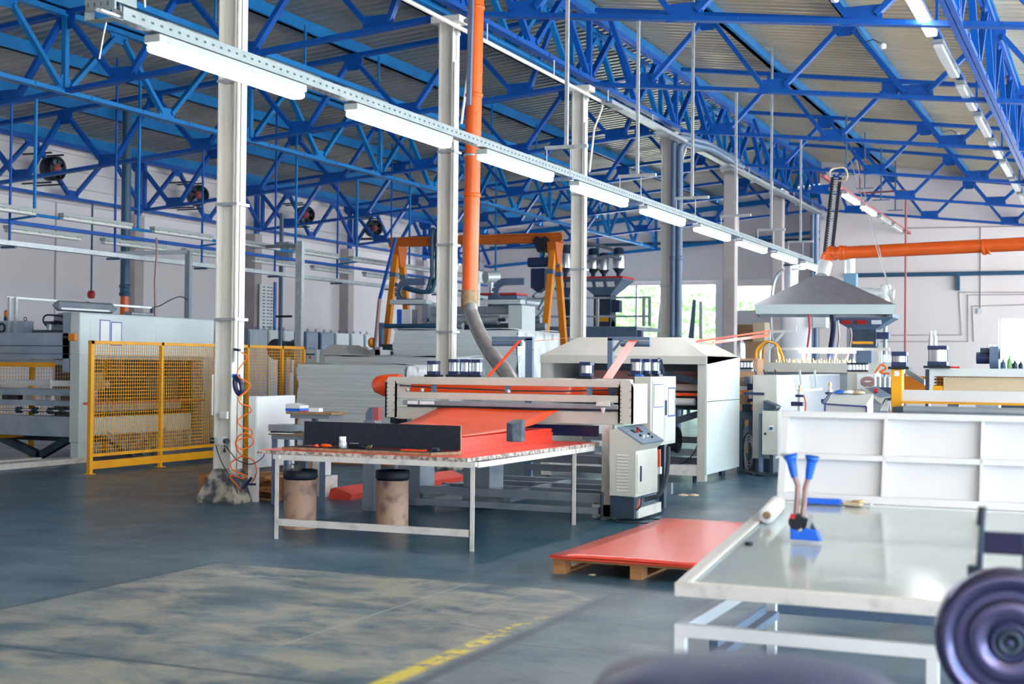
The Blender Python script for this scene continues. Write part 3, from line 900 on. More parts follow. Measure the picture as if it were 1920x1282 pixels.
for pts in ([(1640, 628), (1803, 628), (1798, 548), (1925, 548)], [(1640, 640), (1815, 640), (1815, 553), (1925, 552)], [(1826, 640), (1823, 574), (1925, 571)],
            [(1838, 582), (1839, 430), (1839, 425)], [(1700, 428), (1925, 424)]):
    wl(pts).build('conduit', 'column2', t)
MB().box(*(lambda p: (p.x-.09, p.x+.09, YBR-.08, YBR-.01, p.z-.09, p.z+.09))(P(1838, 583, Y=YBR))).build('junction_box', 'white', t)

# pendant emergency button by the left wall
p = P(171, 552, X=XW+.3)
t = thing('pendant_switch', 'red pendant button hanging on a dark cable by the left wall', 'switch', p)
MB().lathe([(0, -.11), (.08, -.10), (.11, 0), (.08, .10), (0, .11)], p).build('button', 'redpaint', t)
MB().cyl(p+Vector((0, 0, .08)), (p.x, p.y, 5.96), .026, 8).build('cable', 'tealpipe', t)

# ================================================================== WORK TABLE
t = thing('work_table', 'low steel-legged work table with a paint-stained edge, in front of the sheet cutter', 'table', (-6.4, 12.9, 0))
b = MB().prism([(-7.72, 11.55, .81), (-5.42, 11.5, .81), (-5.28, 14.66, .81), (-7.72, 14.66, .81)], (0, 0, .035))
b.build('tabletop', 'tabletop', t)
MB().prism([(-7.70, 11.57, .845), (-5.44, 11.52, .845), (-5.30, 14.62, .845), (-7.70, 14.62, .845)], (0, 0, .003)).build('surface_sheet', 'redmat', t)
for (x, y) in ((-7.44, 11.42+.05), (-5.38, 11.52), (-5.31, 13.93), (-7.44, 13.9)):
    b = MB(); s_ = .05
    b.box(x-s_/2, x-s_/2+.008, y, y+s_, 0, .81).box(x-s_/2, x+s_/2, y, y+.008, 0, .81).box(x-s_/2-.01, x+s_/2+.01, y-.01, y+s_+.01, .77, .81)
    b.build('leg', 'dirtywhite', t)
b = MB().bar((-7.42, 11.5, .16), (-5.40, 11.54, .16), .03, .065); b.build('stretcher', 'dirtywhite', t)
b = MB().bar((-7.44, 11.5, .785), (-5.38, 11.52, .785), .03, .05).bar((-5.34, 11.55, .785), (-5.30, 14.5, .785), .03, .05).bar((-7.44, 11.55, .785), (-7.44, 14.5, .785), .03, .05)
b.build('apron', 'dirtywhite', t)
MB().tube([(-7.30, 11.5, .76), (-7.26, 11.45, .73), (-7.22, 11.45, .72), (-7.19, 11.45, .74), (-7.20, 11.45, .76)], .005, 6).build('hook', 'darksteel', t)

# black L-shaped board
t = thing('fence_board', 'black film-faced L-shaped stop board standing on the work table', 'board', (-6.5, 11.85, .85))
MB().prism([(-7.42, 11.93, .885), (-5.68, 11.88, .885), (-5.68, 11.88, 1.12), (-7.42, 11.93, 1.12)], (0, .02, 0)).build('upright_panel', 'board', t)
MB().prism([(-5.675, 11.885, .887), (-5.672, 11.885, .887), (-5.672, 11.885, 1.118), (-5.675, 11.885, 1.118)], (0, .02, 0)).build('edge_strip', 'ply', t)
MB().prism([(-7.5, 11.66, .85), (-5.84, 11.60, .85), (-5.68, 11.92, .85), (-7.42, 11.95, .85)], (0, 0, .026)).build('base_board', 'ply', t)
MB().prism([(-7.49, 11.67, .8765), (-5.85, 11.61, .8765), (-5.69, 11.87, .8765), (-7.42, 11.92, .8765)], (0, 0, .003)).build('base_film', 'board', t)

ZT = .8795
p = P(643, 836, Y=11.75)
t = thing('tape_roll', 'silver tape roll with a white roll on top, on the black board', 'tape', (p.x, 11.75, ZT))
MB().lathe([(.02, 0), (.038, 0), (.038, .055), (.02, .055)], (p.x, 11.75, ZT)).build('silver_roll', 'galvlight', t)
MB().lathe([(.02, 0), (.034, 0), (.034, .055), (.02, .055)], (p.x-.004, 11.75, ZT+.055)).build('white_roll', 'paper', t)
for x_, nm, w in ((594, 'orange cap lying by the black board, left end', .02), (612, 'orange-handled knife lying on the black board', .05)):
    p = P(x_, 830, Y=11.74)
    if w == .02:
        tag(MB().lathe([(0, 0), (.022, 0), (.025, .012), (.018, .026), (0, .03)], (p.x, 11.74, ZT)).build('orange_puck', 'sheet'), 'small round orange cap at the left end of the black board', 'cap')
    else:
        t = thing('utility_knife', 'orange-handled knife lying on the black board beside the tape roll', 'knife', (p.x, 11.74, ZT))
        MB().lathe([(.006, -.055), (.014, -.045), (.018, 0), (.012, .045), (.004, .055)], (p.x, 11.74, ZT+.018), (1, .15, 0)).build('handle', 'sheet', t)
        MB().bar((p.x+.05, 11.745, ZT+.012), (p.x+.10, 11.75, ZT+.006), .012, .002).build('blade', 'chrome', t)
p = P(668, 828, Y=11.78)
t = thing('staple_gun', 'black hand tool with a shiny bar beside the tape roll', 'tool', (p.x, 11.78, ZT))
MB().bar((p.x-.07, 11.78, ZT+.02), (p.x+.09, 11.76, ZT+.02), .04, .035).bar((p.x+.05, 11.77, ZT+.03), (p.x+.14, 11.72, ZT+.012), .025, .02).build('body', 'black', t, bevel=.005)
MB().bar((p.x-.06, 11.76, ZT+.05), (p.x+.04, 11.76, ZT+.05), .012, .008).build('lever', 'chrome', t)
p = P(692, 832, Y=11.70)
tag(MB().tube([(p.x-.03, 11.7, ZT+.005), (p.x-.01, 11.68, ZT+.03), (p.x+.02, 11.7, ZT+.01), (p.x+.035, 11.69, ZT+.04), (p.x+.01, 11.72, ZT+.02), (p.x-.02, 11.73, ZT+.035)], .006, 6).build('string_knot', 'brass'), 'small tangled piece of string on the black board', 'string')
p = P(776, 836, Y=11.74)
tag(MB().cbox((p.x, 11.74, ZT+.006), .24, .09, .012).build('offcut', 'sheet'), 'flat orange plastic offcut on the right half of the black board', 'offcut')
p = P(817, 832, Y=11.76)
tag(MB().cbox((p.x, 11.76, ZT+.017), .075, .05, .034).build('eraser_block', 'darksteel', bevel=.012), 'small dark rounded block at the right end of the black board', 'block')

# sheet stack, hanging sheet
zs = [.849, .985]
b = MB(); random.seed(5)
n = 14
for i in range(n):
    z = .849+i*.0103; o = .06*(1-i/n)
    b.box(-7.30+random.uniform(-.01, .01), -5.80+o*.9+random.uniform(-.006, .01), 12.02-random.uniform(0, .02)+.02*i/n, 14.40+.1*(i/n)+random.uniform(0, .02), z, z+.0096)
tag(b.build('sheet_stack', 'sheetstack'), 'stack of cut orange plastic sheets on the work table', 'sheet stack')
rows = []
prof = [(14.86, 1.187), (14.7, 1.183), (14.5, 1.150), (14.3, 1.105), (14.0, 1.052), (13.6, 1.022), (13.2, 1.008), (12.8, 1.003), (12.3, 1.0015), (12.03, 1.001)]
for y, z in prof:
    rows.append([(-7.30+(1.5*j/8), y, z+.004*math.sin(j*.8)) for j in range(9)])
tag(MB().grid(rows, (0, 0, .004)).build('plastic_sheet', 'sheet'), 'bright orange plastic sheet curving out of the cutter onto the stack', 'sheet')
p = P(967, 831, Z=.99)
t = thing('hex_weight', 'dark blue-grey hexagonal weight standing on the orange sheets', 'weight', (p.x, p.y, 1.006))


def hexw(t, c, w, h, mt):
    b = MB(); x, y, z = c
    b.add([(x-w, y-w*.6, z), (x, y-w, z), (x+w, y-w*.5, z), (x+w, y+w*.6, z), (x, y+w, z), (x-w, y+w*.6, z),
           (x-w, y-w*.6, z+h*.86), (x-.1*w, y-w, z+h*.78), (x+w, y-w*.5, z+h), (x+w, y+w*.6, z+h), (x, y+w, z+h), (x-w*.6, y+w*.6, z+h)],
          [(5, 4, 3, 2, 1, 0), (6, 7, 8, 9, 10, 11)]+[(i, (i+1) % 6, 6+(i+1) % 6, 6+i) for i in range(6)])
    return b.build('block', mt, t, bevel=.008)


hexw(t, (p.x, p.y, 1.006), .075, .20, 'hexgrey')
p = P(699, 795, Y=14.2)
t = thing('block_stand', 'pair of upright blocks, grey beside brick red, at the left end of the cutter', 'weight', (p.x, 14.2, 0), 0)
# small shelf that carries them
MB().box(p.x-.08, p.x+.07, 14.12, 14.28, 0, 1.04).build('stand', 'steel', t)
b = MB().prism([(p.x-.075, 14.16, 1.04), (p.x+.015, 14.16, 1.04), (p.x+.015, 14.16, 1.19), (p.x-.03, 14.16, 1.19), (p.x-.075, 14.16, 1.12)], (0, .1, 0)); b.build('grey_block', 'slate', t)
MB().box(p.x+.016, p.x+.085, 14.17, 14.26, 1.04, 1.19).build('red_block', 'redpipe', t)

# drums
pr = thing('fibre_drum', 'brown stained drum with a dark open rim, left one under the work table', 'drum', (-7.72, 12.35, 0), 0, 'brown drums under the work table')
R_ = .172
MB().lathe([(R_, 0), (R_, .02), (R_-.004, .05), (R_-.004, .46), (R_, .50)], (0, 0, 0), n=40).build('body', 'barrel', pr, local=True)
MB().lathe([(R_+.001, .515), (R_+.005, .52), (R_+.005, .595), (R_-.004, .60), (R_-.012, .60), (R_-.012, .05), (0, .05)], (0, 0, 0), n=40).build('rim_band', 'board', pr, local=True)
dup(pr, (-6.86, 12.75, 0), 'brown stained drum with a dark open rim, right one under the work table', rz=1.2)

# ================================================================== SHEET CUTTER
def zY(y, Y=14.7): return P(950, y, Y=Y).z


t = thing('sheet_cutter', 'long ivory sheet cutting machine with orange film running through it', 'machine', (-6.5, 15.2, 0))
YM = 14.70
for x0, x1, nm in ((-8.02, -7.87, 'l'), (-5.08, -4.91, 'r')):
    b = MB(); b.prism([(x0, YM, 1.06), (x1, YM, 1.06), (x1, YM, 1.47), (x1-.04, YM, 1.54), (x0+.04, YM, 1.54), (x0, YM, 1.47)], (0, .02, 0))
    b.box(x0, x0+.02, YM, YM+.52, 1.05, 1.50).box(x1-.02, x1, YM, YM+.52, 1.05, 1.50)
    b.build('end_plate', 'machine', t)
    b = MB(); random.seed(4)
    for i in range(9):
        z = 1.10+.045*i; b.cyl((x0+.03, YM-.004, z), (x0+.03, YM+.005, z), .007, 8); 
        if i % 2: b.cyl((x1-.03, YM-.004, z), (x1-.03, YM+.005, z), .007, 8)
    b.build('bolts', 'darksteel', t)


def beam(nm, x0, x1, y, ya, yb, d=.12, mt='machine', yo=0.0):
    return MB().box(x0, x1, YM+yo+y, YM+yo+y+d, zY(yb), zY(ya)).build(nm, mt, t, bevel=.006)


beam('top_beam', -7.98, -4.95, .01, 709, 723)
MB().box(-7.9, -5.12, YM+.35, YM+.95, 1.50, 1.545).build('top_deck', 'machine', t)
beam('middle_beam', -7.87, -5.08, .01, 738, 751)
beam('lower_rail', -7.78, -5.08, -.01, 754, 763, .05, 'steel')
beam('blade_carrier', -7.75, -5.08, .05, 757, 767, .10, 'darksteel')
beam('bed_beam', -7.87, -5.08, .03, 768, 791, .14)
MB().box(-7.87, -5.1, YM+.5, YM+.6, 1.07, 1.16).build('rear_beam', 'machine', t)
for x0, x1 in ((765, 784), (788, 815)):
    a_ = P(x0, 755, Y=YM).x; c_ = P(x1, 755, Y=YM).x
    MB().box(a_, c_, YM-.012, YM+.0, zY(761), zY(755)).build('label_plate', 'paper', t)
# film and rolls inside
xf0, xf1 = P(752, 730, Y=15).x, P(1098, 730, Y=15).x
MB().grid([[(xf0+(xf1-xf0)*j/10, 15.02+.02*i, zY(741)-.01+(zY(721)-zY(741)+.03)*i/4-.01*math.sin(j*2+i)) for j in range(11)] for i in range(5)], (0, .004, 0)).build('film', 'sheet', t)
MB().cyl((-7.85, 15.2, 1.42), (-5.1, 15.2, 1.42), .09, 24).build('draw_roller', 'sheet', t)
ch = [(-7.86, YM+.07, zY(726)), (-7.3, YM+.07, zY(729.5)), (-6.4, YM+.07, zY(732.5)), (-5.8, YM+.07, zY(732)), (-5.2, YM+.07, zY(728))]
MB().tube(ch, .009, 6).build('drive_chain', 'darksteel', t)
for px in (812, 950, 1104):
    x = P(px, 730, Y=YM).x; MB().box(x-.035, x+.02, YM+.02, YM+.06, zY(738), zY(722)).build('bracket', 'slate', t)
for px in (763, 790, 952):
    x = P(px, 735, Y=YM).x; MB().lathe([(0, -.02), (.022, -.015), (.026, 0), (.022, .015), (0, .02)], (x, YM+.02, zY(734)), (0, 1, 0), 12).build('guide_wheel', 'galv', t)
x = P(1146, 728, Y=YM).x; MB().cyl((x, YM+.03, zY(729)), (x, YM+.09, zY(729)), .055, 20).cyl((x, YM+.01, zY(729)), (x, YM+.03, zY(729)), .035, 16).build('sprocket', 'darksteel', t)
x = P(1132, 750, Y=YM).x
MB().box(x-.08, x+.08, YM-.03, YM+.0, zY(757), zY(748)).cyl((x, YM-.02, zY(760)), (x, YM-.02, zY(770)), .03, 12, r2=.012).build('blade_carriage', 'dirtywhite', t)
# left feet under plate
for px in (742, 760):
    x = P(px, 798, Y=14.9).x
    MB().box(x-.05, x+.05, 14.85, 14.98, .98, 1.06).cyl((x, 14.92, .90), (x, 14.92, .98), .05, 12).build('adjuster', 'darksteel', t)
MB().box(-8.05, -7.55, 14.75, 15.2, .85, .90).build('support_shelf', 'darksteel', t)
MB().box(-8.0, -7.62, 14.85, 15.25, 0.0, .85).build('left_stand', 'steel', t, bevel=.01)
# lower frame
b = MB().box(-7.55, -5.27, 14.72, 14.80, .17, .26); b.build('base_beam', 'steel', t)
b = MB().box(-7.55, -5.27, 14.60, 14.66, .05, .12); b.build('base_rail', 'steel', t)
for y in (15.4, 16.1, 16.8): MB().box(-7.6, -5.1, y, y+.08, .10, .24).build('base_beam', 'steel', t)
for x in (-7.55, -6.5, -5.4): MB().box(x, x+.08, 14.8, 16.8, .11, .23).build('cross_beam', 'steel', t)
MB().box(-5.27, -5.15, YM, YM+.08, .02, 1.04).build('right_leg', 'dirtywhite', t)
MB().box(-5.38, -5.14, YM, YM+.06, .0, .15).build('right_foot', 'dirtywhite', t)
MB().box(-7.1, -6.75, 14.95, 15.35, .02, .86).build('middle_leg', 'steel', t, bevel=.01)
beam('cross_rail', -6.9, -5.38, .05, 833, 848, .06, 'steel')
beam('cross_rail', -6.9, -5.38, .35, 852, 868, .08, 'steel')
beam('cross_rail', -6.6, -5.38, 1.0, 880, 893, .08, 'steel')
MB().box(-6.9, -5.4, YM+.2, YM+.26, zY(815), zY(795)).build('dark_apron', 'navy', t)
MB().cyl((-5.22, 14.58, 0), (-5.22, 14.58, .02), .06, 16).cyl((-5.22, 14.58, .02), (-5.22, 14.58, .30), .018, 10).build('levelling_foot', 'darksteel', t)
# orange bulging loop at left end
tag(MB().lathe([(0, -.33), (.06, -.32), (.10, -.28), (.13, -.18), (.148, -.05), (.152, .03)], (-8.05, 15.05, 1.42), (1, 0, -.08), 32).build('film_loop', 'sheet'), 'rounded orange film loop bulging out of the left end of the cutter', 'film')


def cylinder_unit(label, c, r, h, group='pneumatic cylinders'):
    x, y, z = c; k = thing('pneumatic_cylinder', label, 'cylinder', c, 0, group)
    MB().cbox((x, y, z+.012), r*3.0, r*3.0, .024).build('base_plate', 'black', k)
    MB().cbox((x, y, z+.024+.022), r*2.2, r*2.2, .044).build('lower_cap', 'navy', k, bevel=.004)
    MB().cyl((x, y, z+.068), (x, y, z+h-.04), r, 24).build('barrel', 'chrome', k)
    MB().cbox((x, y, z+h-.02), r*2.2, r*2.2, .042).build('upper_cap', 'navy', k, bevel=.004)
    b = MB()
    for dx in (-1, 1):
        for dy in (-1, 1): b.cyl((x+dx*r*.95, y+dy*r*.95, z+.06), (x+dx*r*.95, y+dy*r*.95, z+h-.035), .005, 6)
    b.build('tie_rods', 'darksteel', k)
    return k


ct = 1.545
ZCB = P(1220, 706, Y=15.30).z
cylinder_unit('silver pneumatic cylinder standing alone at the left end of the cutter top', (P(813, 700, Y=15.1).x, 15.1, ct), .056, .19)
for i, px in enumerate((849, 871, 892)):
    x = P(px, 700, Y=15.3).x
    cylinder_unit('silver pneumatic cylinder of the trio on the cutter top, %s one' % ['left', 'middle', 'right'][i], (x, 15.35, ct), .054, .215)
x = P(1100, 700, Y=15.12).x
cylinder_unit('silver pneumatic cylinder alone right of centre on the cutter top', (x, 15.12, ct), .062, .195)
for i, px in enumerate((1194, 1212, 1228)):
    x = P(px, 700, Y=15.5+.14*i).x
    cylinder_unit('silver pneumatic cylinder over the tall control cabinet, %s one' % ['left', 'middle', 'right'][i], (x, 15.5+.14*i, ZCB), .055-.006*(i > 0), .205)
tag(MB().tube([P(1235, 672, Y=15.9), P(1240, 675, Y=15.85), P(1243, 690, Y=15.7), P(1245, 703, Y=15.55)], .012, 8).build('air_line', 'navy'), 'dark curved air line behind the cylinders over the control cabinet', 'hose')
# blue fitting pieces
p = P(1212, 703, Y=15.55); tag(MB().cbox((p.x-.05, p.y-.12, ZCB+.012), .09, .06, .022).build('valve_block', 'bluetool', bevel=.008), 'bright blue fitting at the foot of the cylinders over the cabinet', 'fitting')

# tall control cabinet
t = thing('control_cabinet', 'tall grey control cabinet with two doors and a framed sheet, at the cutter right end', 'cabinet', (-4.8, 15.1, .8))
YCB = 15.30
cx0, cx1 = P(1189, 760, Y=YCB).x, P(1220, 760, Y=YCB).x
cy0, cy1 = YCB, P(1267, 760, X=cx1).y
cz0, cz1 = P(1220, 838, Y=YCB).z, ZCB
MB().box(cx0, cx1, cy0, cy1, cz0, cz1).build('body', 'machine', t, bevel=.006)
MB().box(cx0+.06, cx0+.12, cy1-.2, cy1-.08, 0, cz0).build('post', 'darksteel', t)
Xd = cx1
ys = [P(x, 760, X=Xd).y for x in (1222, 1244, 1265)]
for i in range(2):
    d = MB().box(Xd, Xd+.012, ys[i]+.01, ys[i+1]-.006, cz0+.03, cz1-.05).build('door', 'machine', t, bevel=.004)
    if i == 1:
        MB().box(Xd+.012, Xd+.03, ys[1]+.03, ys[1]+.05, P(1247, 778, X=Xd).z, P(1247, 750, X=Xd).z).build('handle', 'navy', d)
pf = [P(1224, 720, X=Xd), P(1241, 763, X=Xd)]
MB().box(Xd+.012, Xd+.015, pf[0].y, pf[1].y, pf[1].z, pf[0].z).build('document_frame', 'ducttape', t)
MB().box(Xd+.015, Xd+.017, pf[0].y+.015, pf[1].y-.015, pf[1].z+.012, pf[0].z-.012).build('document', 'paper', t)
pf = [P(1251, 726, X=Xd), P(1264, 780, X=Xd)]
b = MB()
for (a_, b_, c_, d_) in ((pf[0].y, pf[1].y, pf[0].z-.02, pf[0].z), (pf[0].y, pf[1].y, pf[1].z, pf[1].z+.02), (pf[0].y, pf[0].y+.012, pf[1].z, pf[0].z), (pf[1].y-.012, pf[1].y, pf[1].z, pf[0].z)):
    b.box(Xd+.012, Xd+.015, a_, b_, c_, d_)
b.build('empty_frame', 'ducttape', t)

# console
t = thing('operator_console', 'grey operator console with sloped button panel, louvres and a door', 'console', (-4.96, 14.9, .2))
Yc = 14.50
pp = [P(x, y, Y=Yc) for x, y in ((1143, 806), (1157, 803), (1203, 834), (1192, 846), (1192, 932), (1143, 928))]
D = P(1238, 850, X=pp[3].x).y-Yc
D = min(D, 15.28-Yc)
pp = [Vector((q.x, Yc, q.z)) for q in pp]
MB().prism(pp, (0, D, 0)).build('body', 'machine', t)
a_, c_ = pp[1], pp[2]; nrm = Vector((-(c_.z-a_.z), 0, (c_.x-a_.x))).normalized()
MB().prism([a_+nrm*.001, c_+nrm*.001, c_+nrm*.022, a_+nrm*.022], (0, D+.0, 0)).build('sloped_panel', 'panelgrey', t)
e1 = (c_-a_); random.seed(2)
for u, v, mt, w in ((.35, .25, 'black', .03), (.35, .55, 'black', .03), (.4, .42, 'redpaint', .025), (.25, .6, 'redpaint', .022), (.62, .3, 'black', .018), (.66, .42, 'paper', .015), (.7, .54, 'paper', .015), (.6, .72, 'black', .022), (.75, .3, 'paper', .012), (.78, .66, 'black', .015)):
    o = a_+e1*u+Vector((0, D*v, 0))+nrm*.022
    if w >= .03: MB().prism([o-e1*.09, o+e1*.09, o+e1*.09+nrm*.008, o-e1*.09+nrm*.008], (0, .08, 0)).build('display', mt, t)
    else: MB().cyl(o, o+nrm*.02, w*.8, 12).build('push_button', mt, t)
b = MB(); x0 = P(1157, 870, Y=Yc).x; x1 = P(1178, 870, Y=Yc).x
for i in range(12):
    z = P(1160, 851+i*6.0, Y=Yc).z; b.prism([(x0, Yc, z), (x0, Yc, z-.022), (x0, Yc-.012, z-.020)], (x1-x0, 0, 0))
b.build('louvres', 'machine', t)
XC2 = pp[3].x
d = MB().box(XC2, XC2+.012, Yc+.03, Yc+D-.02, P(1195, 925, X=XC2).z, P(1195, 852, X=XC2).z).build('door', 'machine', t, bevel=.004)
MB().box(XC2+.012, XC2+.028, Yc+.12, Yc+.14, P(1200, 902, X=XC2).z, P(1200, 873, X=XC2).z).build('handle', 'navy', d)
zb_ = pp[4].z
MB().box(pp[5].x+.0, XC2-.02, Yc+.02, Yc+D, 0.03, zb_).build('plinth', 'darksteel', t)
MB().box(XC2-.06, XC2+.005, Yc+.1, Yc+D+.15, .03, .14).build('foot_rail', 'dirtywhite', t)
# fire extinguisher-like orange strip behind console
Ye = Yc+D+.06
p0, p1 = P(1232, 842, Y=Ye+.1), P(1237, 888, Y=Ye+.1)
t = thing('orange_tube', 'orange upright strip with white lower end behind the operator console', 'strip', (p0.x, Ye, p1.z))
MB().box(p0.x-.005, p0.x+.04, Ye+.08, Ye+.12, p1.z+.08, p0.z).build('strip', 'sheet', t)
MB().box(p0.x+.0, p0.x+.05, Ye+.07, Ye+.13, p1.z, p1.z+.08).build('holder', 'paper', t)
# cables
def cable(label, pts, r, mt, cat='cable', name='power_cable'):
    v = [Vector(p) for p in pts]; out = []
    for i in range(len(v)-1):
        p0, p1, p2, p3 = v[max(i-1, 0)], v[i], v[i+1], v[min(i+2, len(v)-1)]
        for k in range(8):
            u = k/8; out.append(.5*((2*p1)+(p2-p0)*u+(2*p0-5*p1+4*p2-p3)*u*u+(3*p1-p0-3*p2+p3)*u**3))
    out.append(v[-1])
    return tag(MB().tube(out, r, 8).build(name, mt), label, cat)


cable('thick black cable curving from the tall cabinet down to the floor', [P(1253, 838, Y=15.3), P(1252, 870, Y=15.2), P(1247, 905, Y=15.1), P(1235, 928, Y=15.0), P(1215, 940, Y=14.95)+Vector((0, 0, .03)), P(1190, 944, Y=14.8)], .025, 'rubber')
for i, (mt, o, nm) in enumerate((('hose', 0, 'orange hose loop hanging under the console'), ('navy', 4, 'navy hose loop hanging under the console'), ('rubber', -6, 'black cable looping under the console down to the floor'))):
    cable(nm, [P(1185+o, 928, Y=14.62), P(1168+o, 942, Y=14.6), P(1180+o, 958, Y=14.58), P(1196+o, 950, Y=14.6), P(1199+o, 935, Y=14.64)], .010, mt, 'hose', 'air_hose')
cable('thin black cable lying on the floor by the machine foot', [(-5.1, 14.5, .015), (-4.9, 14.3, .015), (-4.6, 14.35, .015), (-4.45, 14.5, .015), (-4.6, 14.75, .015), (-4.9, 14.7, .015)], .008, 'rubber')

# film strips and gallows
for i, (px0, px1, pr0, pr1, lb) in enumerate(((985, 998, 922, 976, 'left'), (1139, 1148, 1163, 1218, 'right'))):
    Yg = 17.0
    a_, c_ = P(px0, 640, Y=Yg), P(px1, 640, Y=Yg)
    t = thing('roller_bracket', 'slate blue roller bracket behind the cutter, %s one' % lb, 'bracket', (a_.x, Yg, 0), 0, 'roller brackets behind the cutter')
    MB().box(a_.x, c_.x, Yg, Yg+.06, 0, P(990, 634, Y=Yg).z).build('post', 'slate', t)
    e0, e1_ = P(min(px0, pr0), 632, Y=Yg), P(max(px1, pr1), 632, Y=Yg)
    zt_ = P(990, 631, Y=Yg).z
    MB().box(e0.x, e1_.x, Yg, Yg+.06, zt_-.045, zt_).build('arm', 'slate', t)
    r0, r1 = P(pr0, 642, Y=Yg), P(pr1, 642, Y=Yg)
    MB().cyl((r0.x, Yg+.03, zt_-.09), (r1.x, Yg+.03, zt_-.09), .036, 20).build('roller', 'slate', t)
    MB().bar((c_.x, Yg+.03, zt_-.18), (c_.x+(.12 if i else -.12), Yg+.03, zt_-.04), .03, .03).build('brace', 'slate', t)
zt_ = P(990, 631, Y=17).z


def strip(label, a, b_, w, side=(1, 0, 0)):
    a, b_ = Vector(a), Vector(b_); s_ = Vector(side)*w/2
    n_ = (b_-a).cross(s_).normalized()*.003
    return tag(MB().prism([a-s_, a+s_, b_+s_, b_-s_], n_).build('trim_strip', 'sheet'), label, 'strip')


strip('narrow orange edge strip rising from the cutter to the left bracket roller', P(975, 638, Y=17.0), P(916, 706, Y=15.5), .05)
strip('wide orange edge strip rising from the cutter to the right bracket roller', P(1187, 638, Y=17.0), P(1139, 710, Y=15.3), .12)
cable('thin red edge strip running taut toward the gantry crane', [P(985, 640, Y=17.0), P(1030, 637, Y=21.0), P(1070, 632, Y=26.0)], .006, 'sheet', 'strip', 'trim_strip')
strip('orange edge strip sagging across to the right above the grey enclosure, lower one', P(1335, 642, Y=20.5), P(1442, 628, Y=25.5), .05, (0, .2, 1))
strip('thin orange edge strip running to the right above the grey enclosure, upper one', P(1305, 640, Y=20.5), P(1445, 620, Y=26), .03, (0, .2, 1))

# ================================================================== ENCLOSURE
t = thing('grey_enclosure', 'large grey machine enclosure with mansard top and open front, behind the cutter', 'enclosure', (-6.8, 20.7, 0))
x0, x1, y0, y1 = -8.10, -5.48, 19.8, 21.72
xm = -5.62
MB().box(x1-.02, x1, y0, y1, .12, 1.18).build('side_panel', 'machwhite', t)
MB().box(x1-.02, x1, y0, y1, 1.19, 1.85).build('side_panel', 'machwhite', t)
MB().box(x0, x0+.02, y0, y1, .12, 1.85).build('side_panel', 'machine', t)
MB().box(xm, x1-.021, y0-.01, y0+.12, .02, 1.80).build('front_post', 'machine', t)
MB().box(x0+.021, x0+.16, y0-.01, y0+.12, .02, 1.80).build('front_post', 'machine', t)
MB().box(x0+.03, xm, y0, y0+.1, .10, .25).build('sill', 'dirtywhite', t)
b = MB()
b.add([(x0, y0-.03, 1.73), (x1, y0-.03, 1.73), (x1, y1, 1.85), (x0, y1, 1.85), (x0, y0-.03, 1.85), (x1, y0-.03, 1.85),
       (-7.62, y0+.35, 2.13), (-5.98, y0+.35, 2.13), (-5.98, y1-.4, 2.13), (-7.62, y1-.4, 2.13)],
      [(0, 1, 5, 4), (4, 5, 7, 6), (5, 2, 8, 7), (2, 3, 9, 8), (3, 4, 6, 9), (6, 7, 8, 9), (1, 2, 5), (0, 4, 3)])
b.build('mansard_top', 'machine', t)
for x in (x1-.2, x0+.1): MB().cyl((x, y0+.08, 0), (x, y0+.08, .12), .03, 10).build('levelling_foot', 'darksteel', t)
MB().cyl((x1-.2, y1-.3, 0), (x1-.2, y1-.3, .12), .05, 10).build('levelling_foot', 'darksteel', t)
MB().box(x0+.03, x1-.03, y1-.1, y1-.08, 1.0, 1.8).build('back_panel', 'steel', t)
MB().grid([[(x0+.5+(x1-x0-.6)*j/6, y0+.5+.25*i, 1.62-.28*i) for j in range(7)] for i in range(3)], (0, 0, .005)).build('film_web', 'film', t)
MB().bar((-6.9, y0+.3, 1.72), (-5.65, y0+.5, 1.45), .08, .10).build('diagonal_beam', 'darksteel', t)
MB().bar((-6.6, y0+.3, .70), (-5.65, y0+.5, 1.02), .10, .10).build('diagonal_beam', 'darksteel', t)
MB().box(x0+.3, xm, y0+.6, y0+.68, 1.33, 1.43).build('cross_beam', 'machine', t)
MB().box(x0+.3, xm, y0+.25, y0+.6, 1.26, 1.30).build('orange_web', 'sheet', t)
MB().cyl((-6.5, y0+.3, 1.17), (-5.75, y0+.3, 1.17), .055, 20).build('white_roller', 'white', t)
MB().cyl((-6.6, y0+.35, .62), (-6.05, y0+.35, .60), .17, 28).lathe([(.19, 0), (.20, .02), (.17, .05), (.06, .06), (.05, .0)], (-6.05, y0+.35, .60), (1, 0, 0), 28).build('blower', 'black', t)
for z, yy in ((.36, .4), (.2, .9), (.5, 1.3)): MB().box(x0+.2, xm, y0+yy, y0+yy+.1, z, z+.10).build('lower_beam', 'steel', t)
cable('thin black cable drooping inside the grey enclosure', [P(1316, 810, Y=20.05), P(1300, 850, Y=20.0), P(1275, 870, Y=20.0), P(1240, 868, Y=20.0)], .008, 'rubber')
for i, px in enumerate((1281, 1301)):
    p = P(px, 928.5, Z=0)
    tag(MB().lathe([(.0, 0), (.07, 0), (.06, .012), (.02, .022), (0, .024)], (p.x, p.y, 0), n=9, smooth=False).build('dust_heap', 'beige'), 'little pale heap of shavings on the floor before the enclosure, %s one' % ['left', 'right'][i], 'shavings')

# ================================================================== PRESS AND YELLOW FENCE (left)
XF = -14.09


def mesh_panel(b, x, ya, yb, za, zb_, st=.055, th=.007):
    n = int((yb-ya)/st)
    for i in range(1, n): b.box(x-th/2, x+th/2, ya+st*i-th/2, ya+st*i+th/2, za, zb_)
    n = int((zb_-za)/st)
    for i in range(1, n+1): b.box(x-th/2-.003, x+th/2-.003, ya, yb, za+st*i-th/2, za+st*i+th/2)


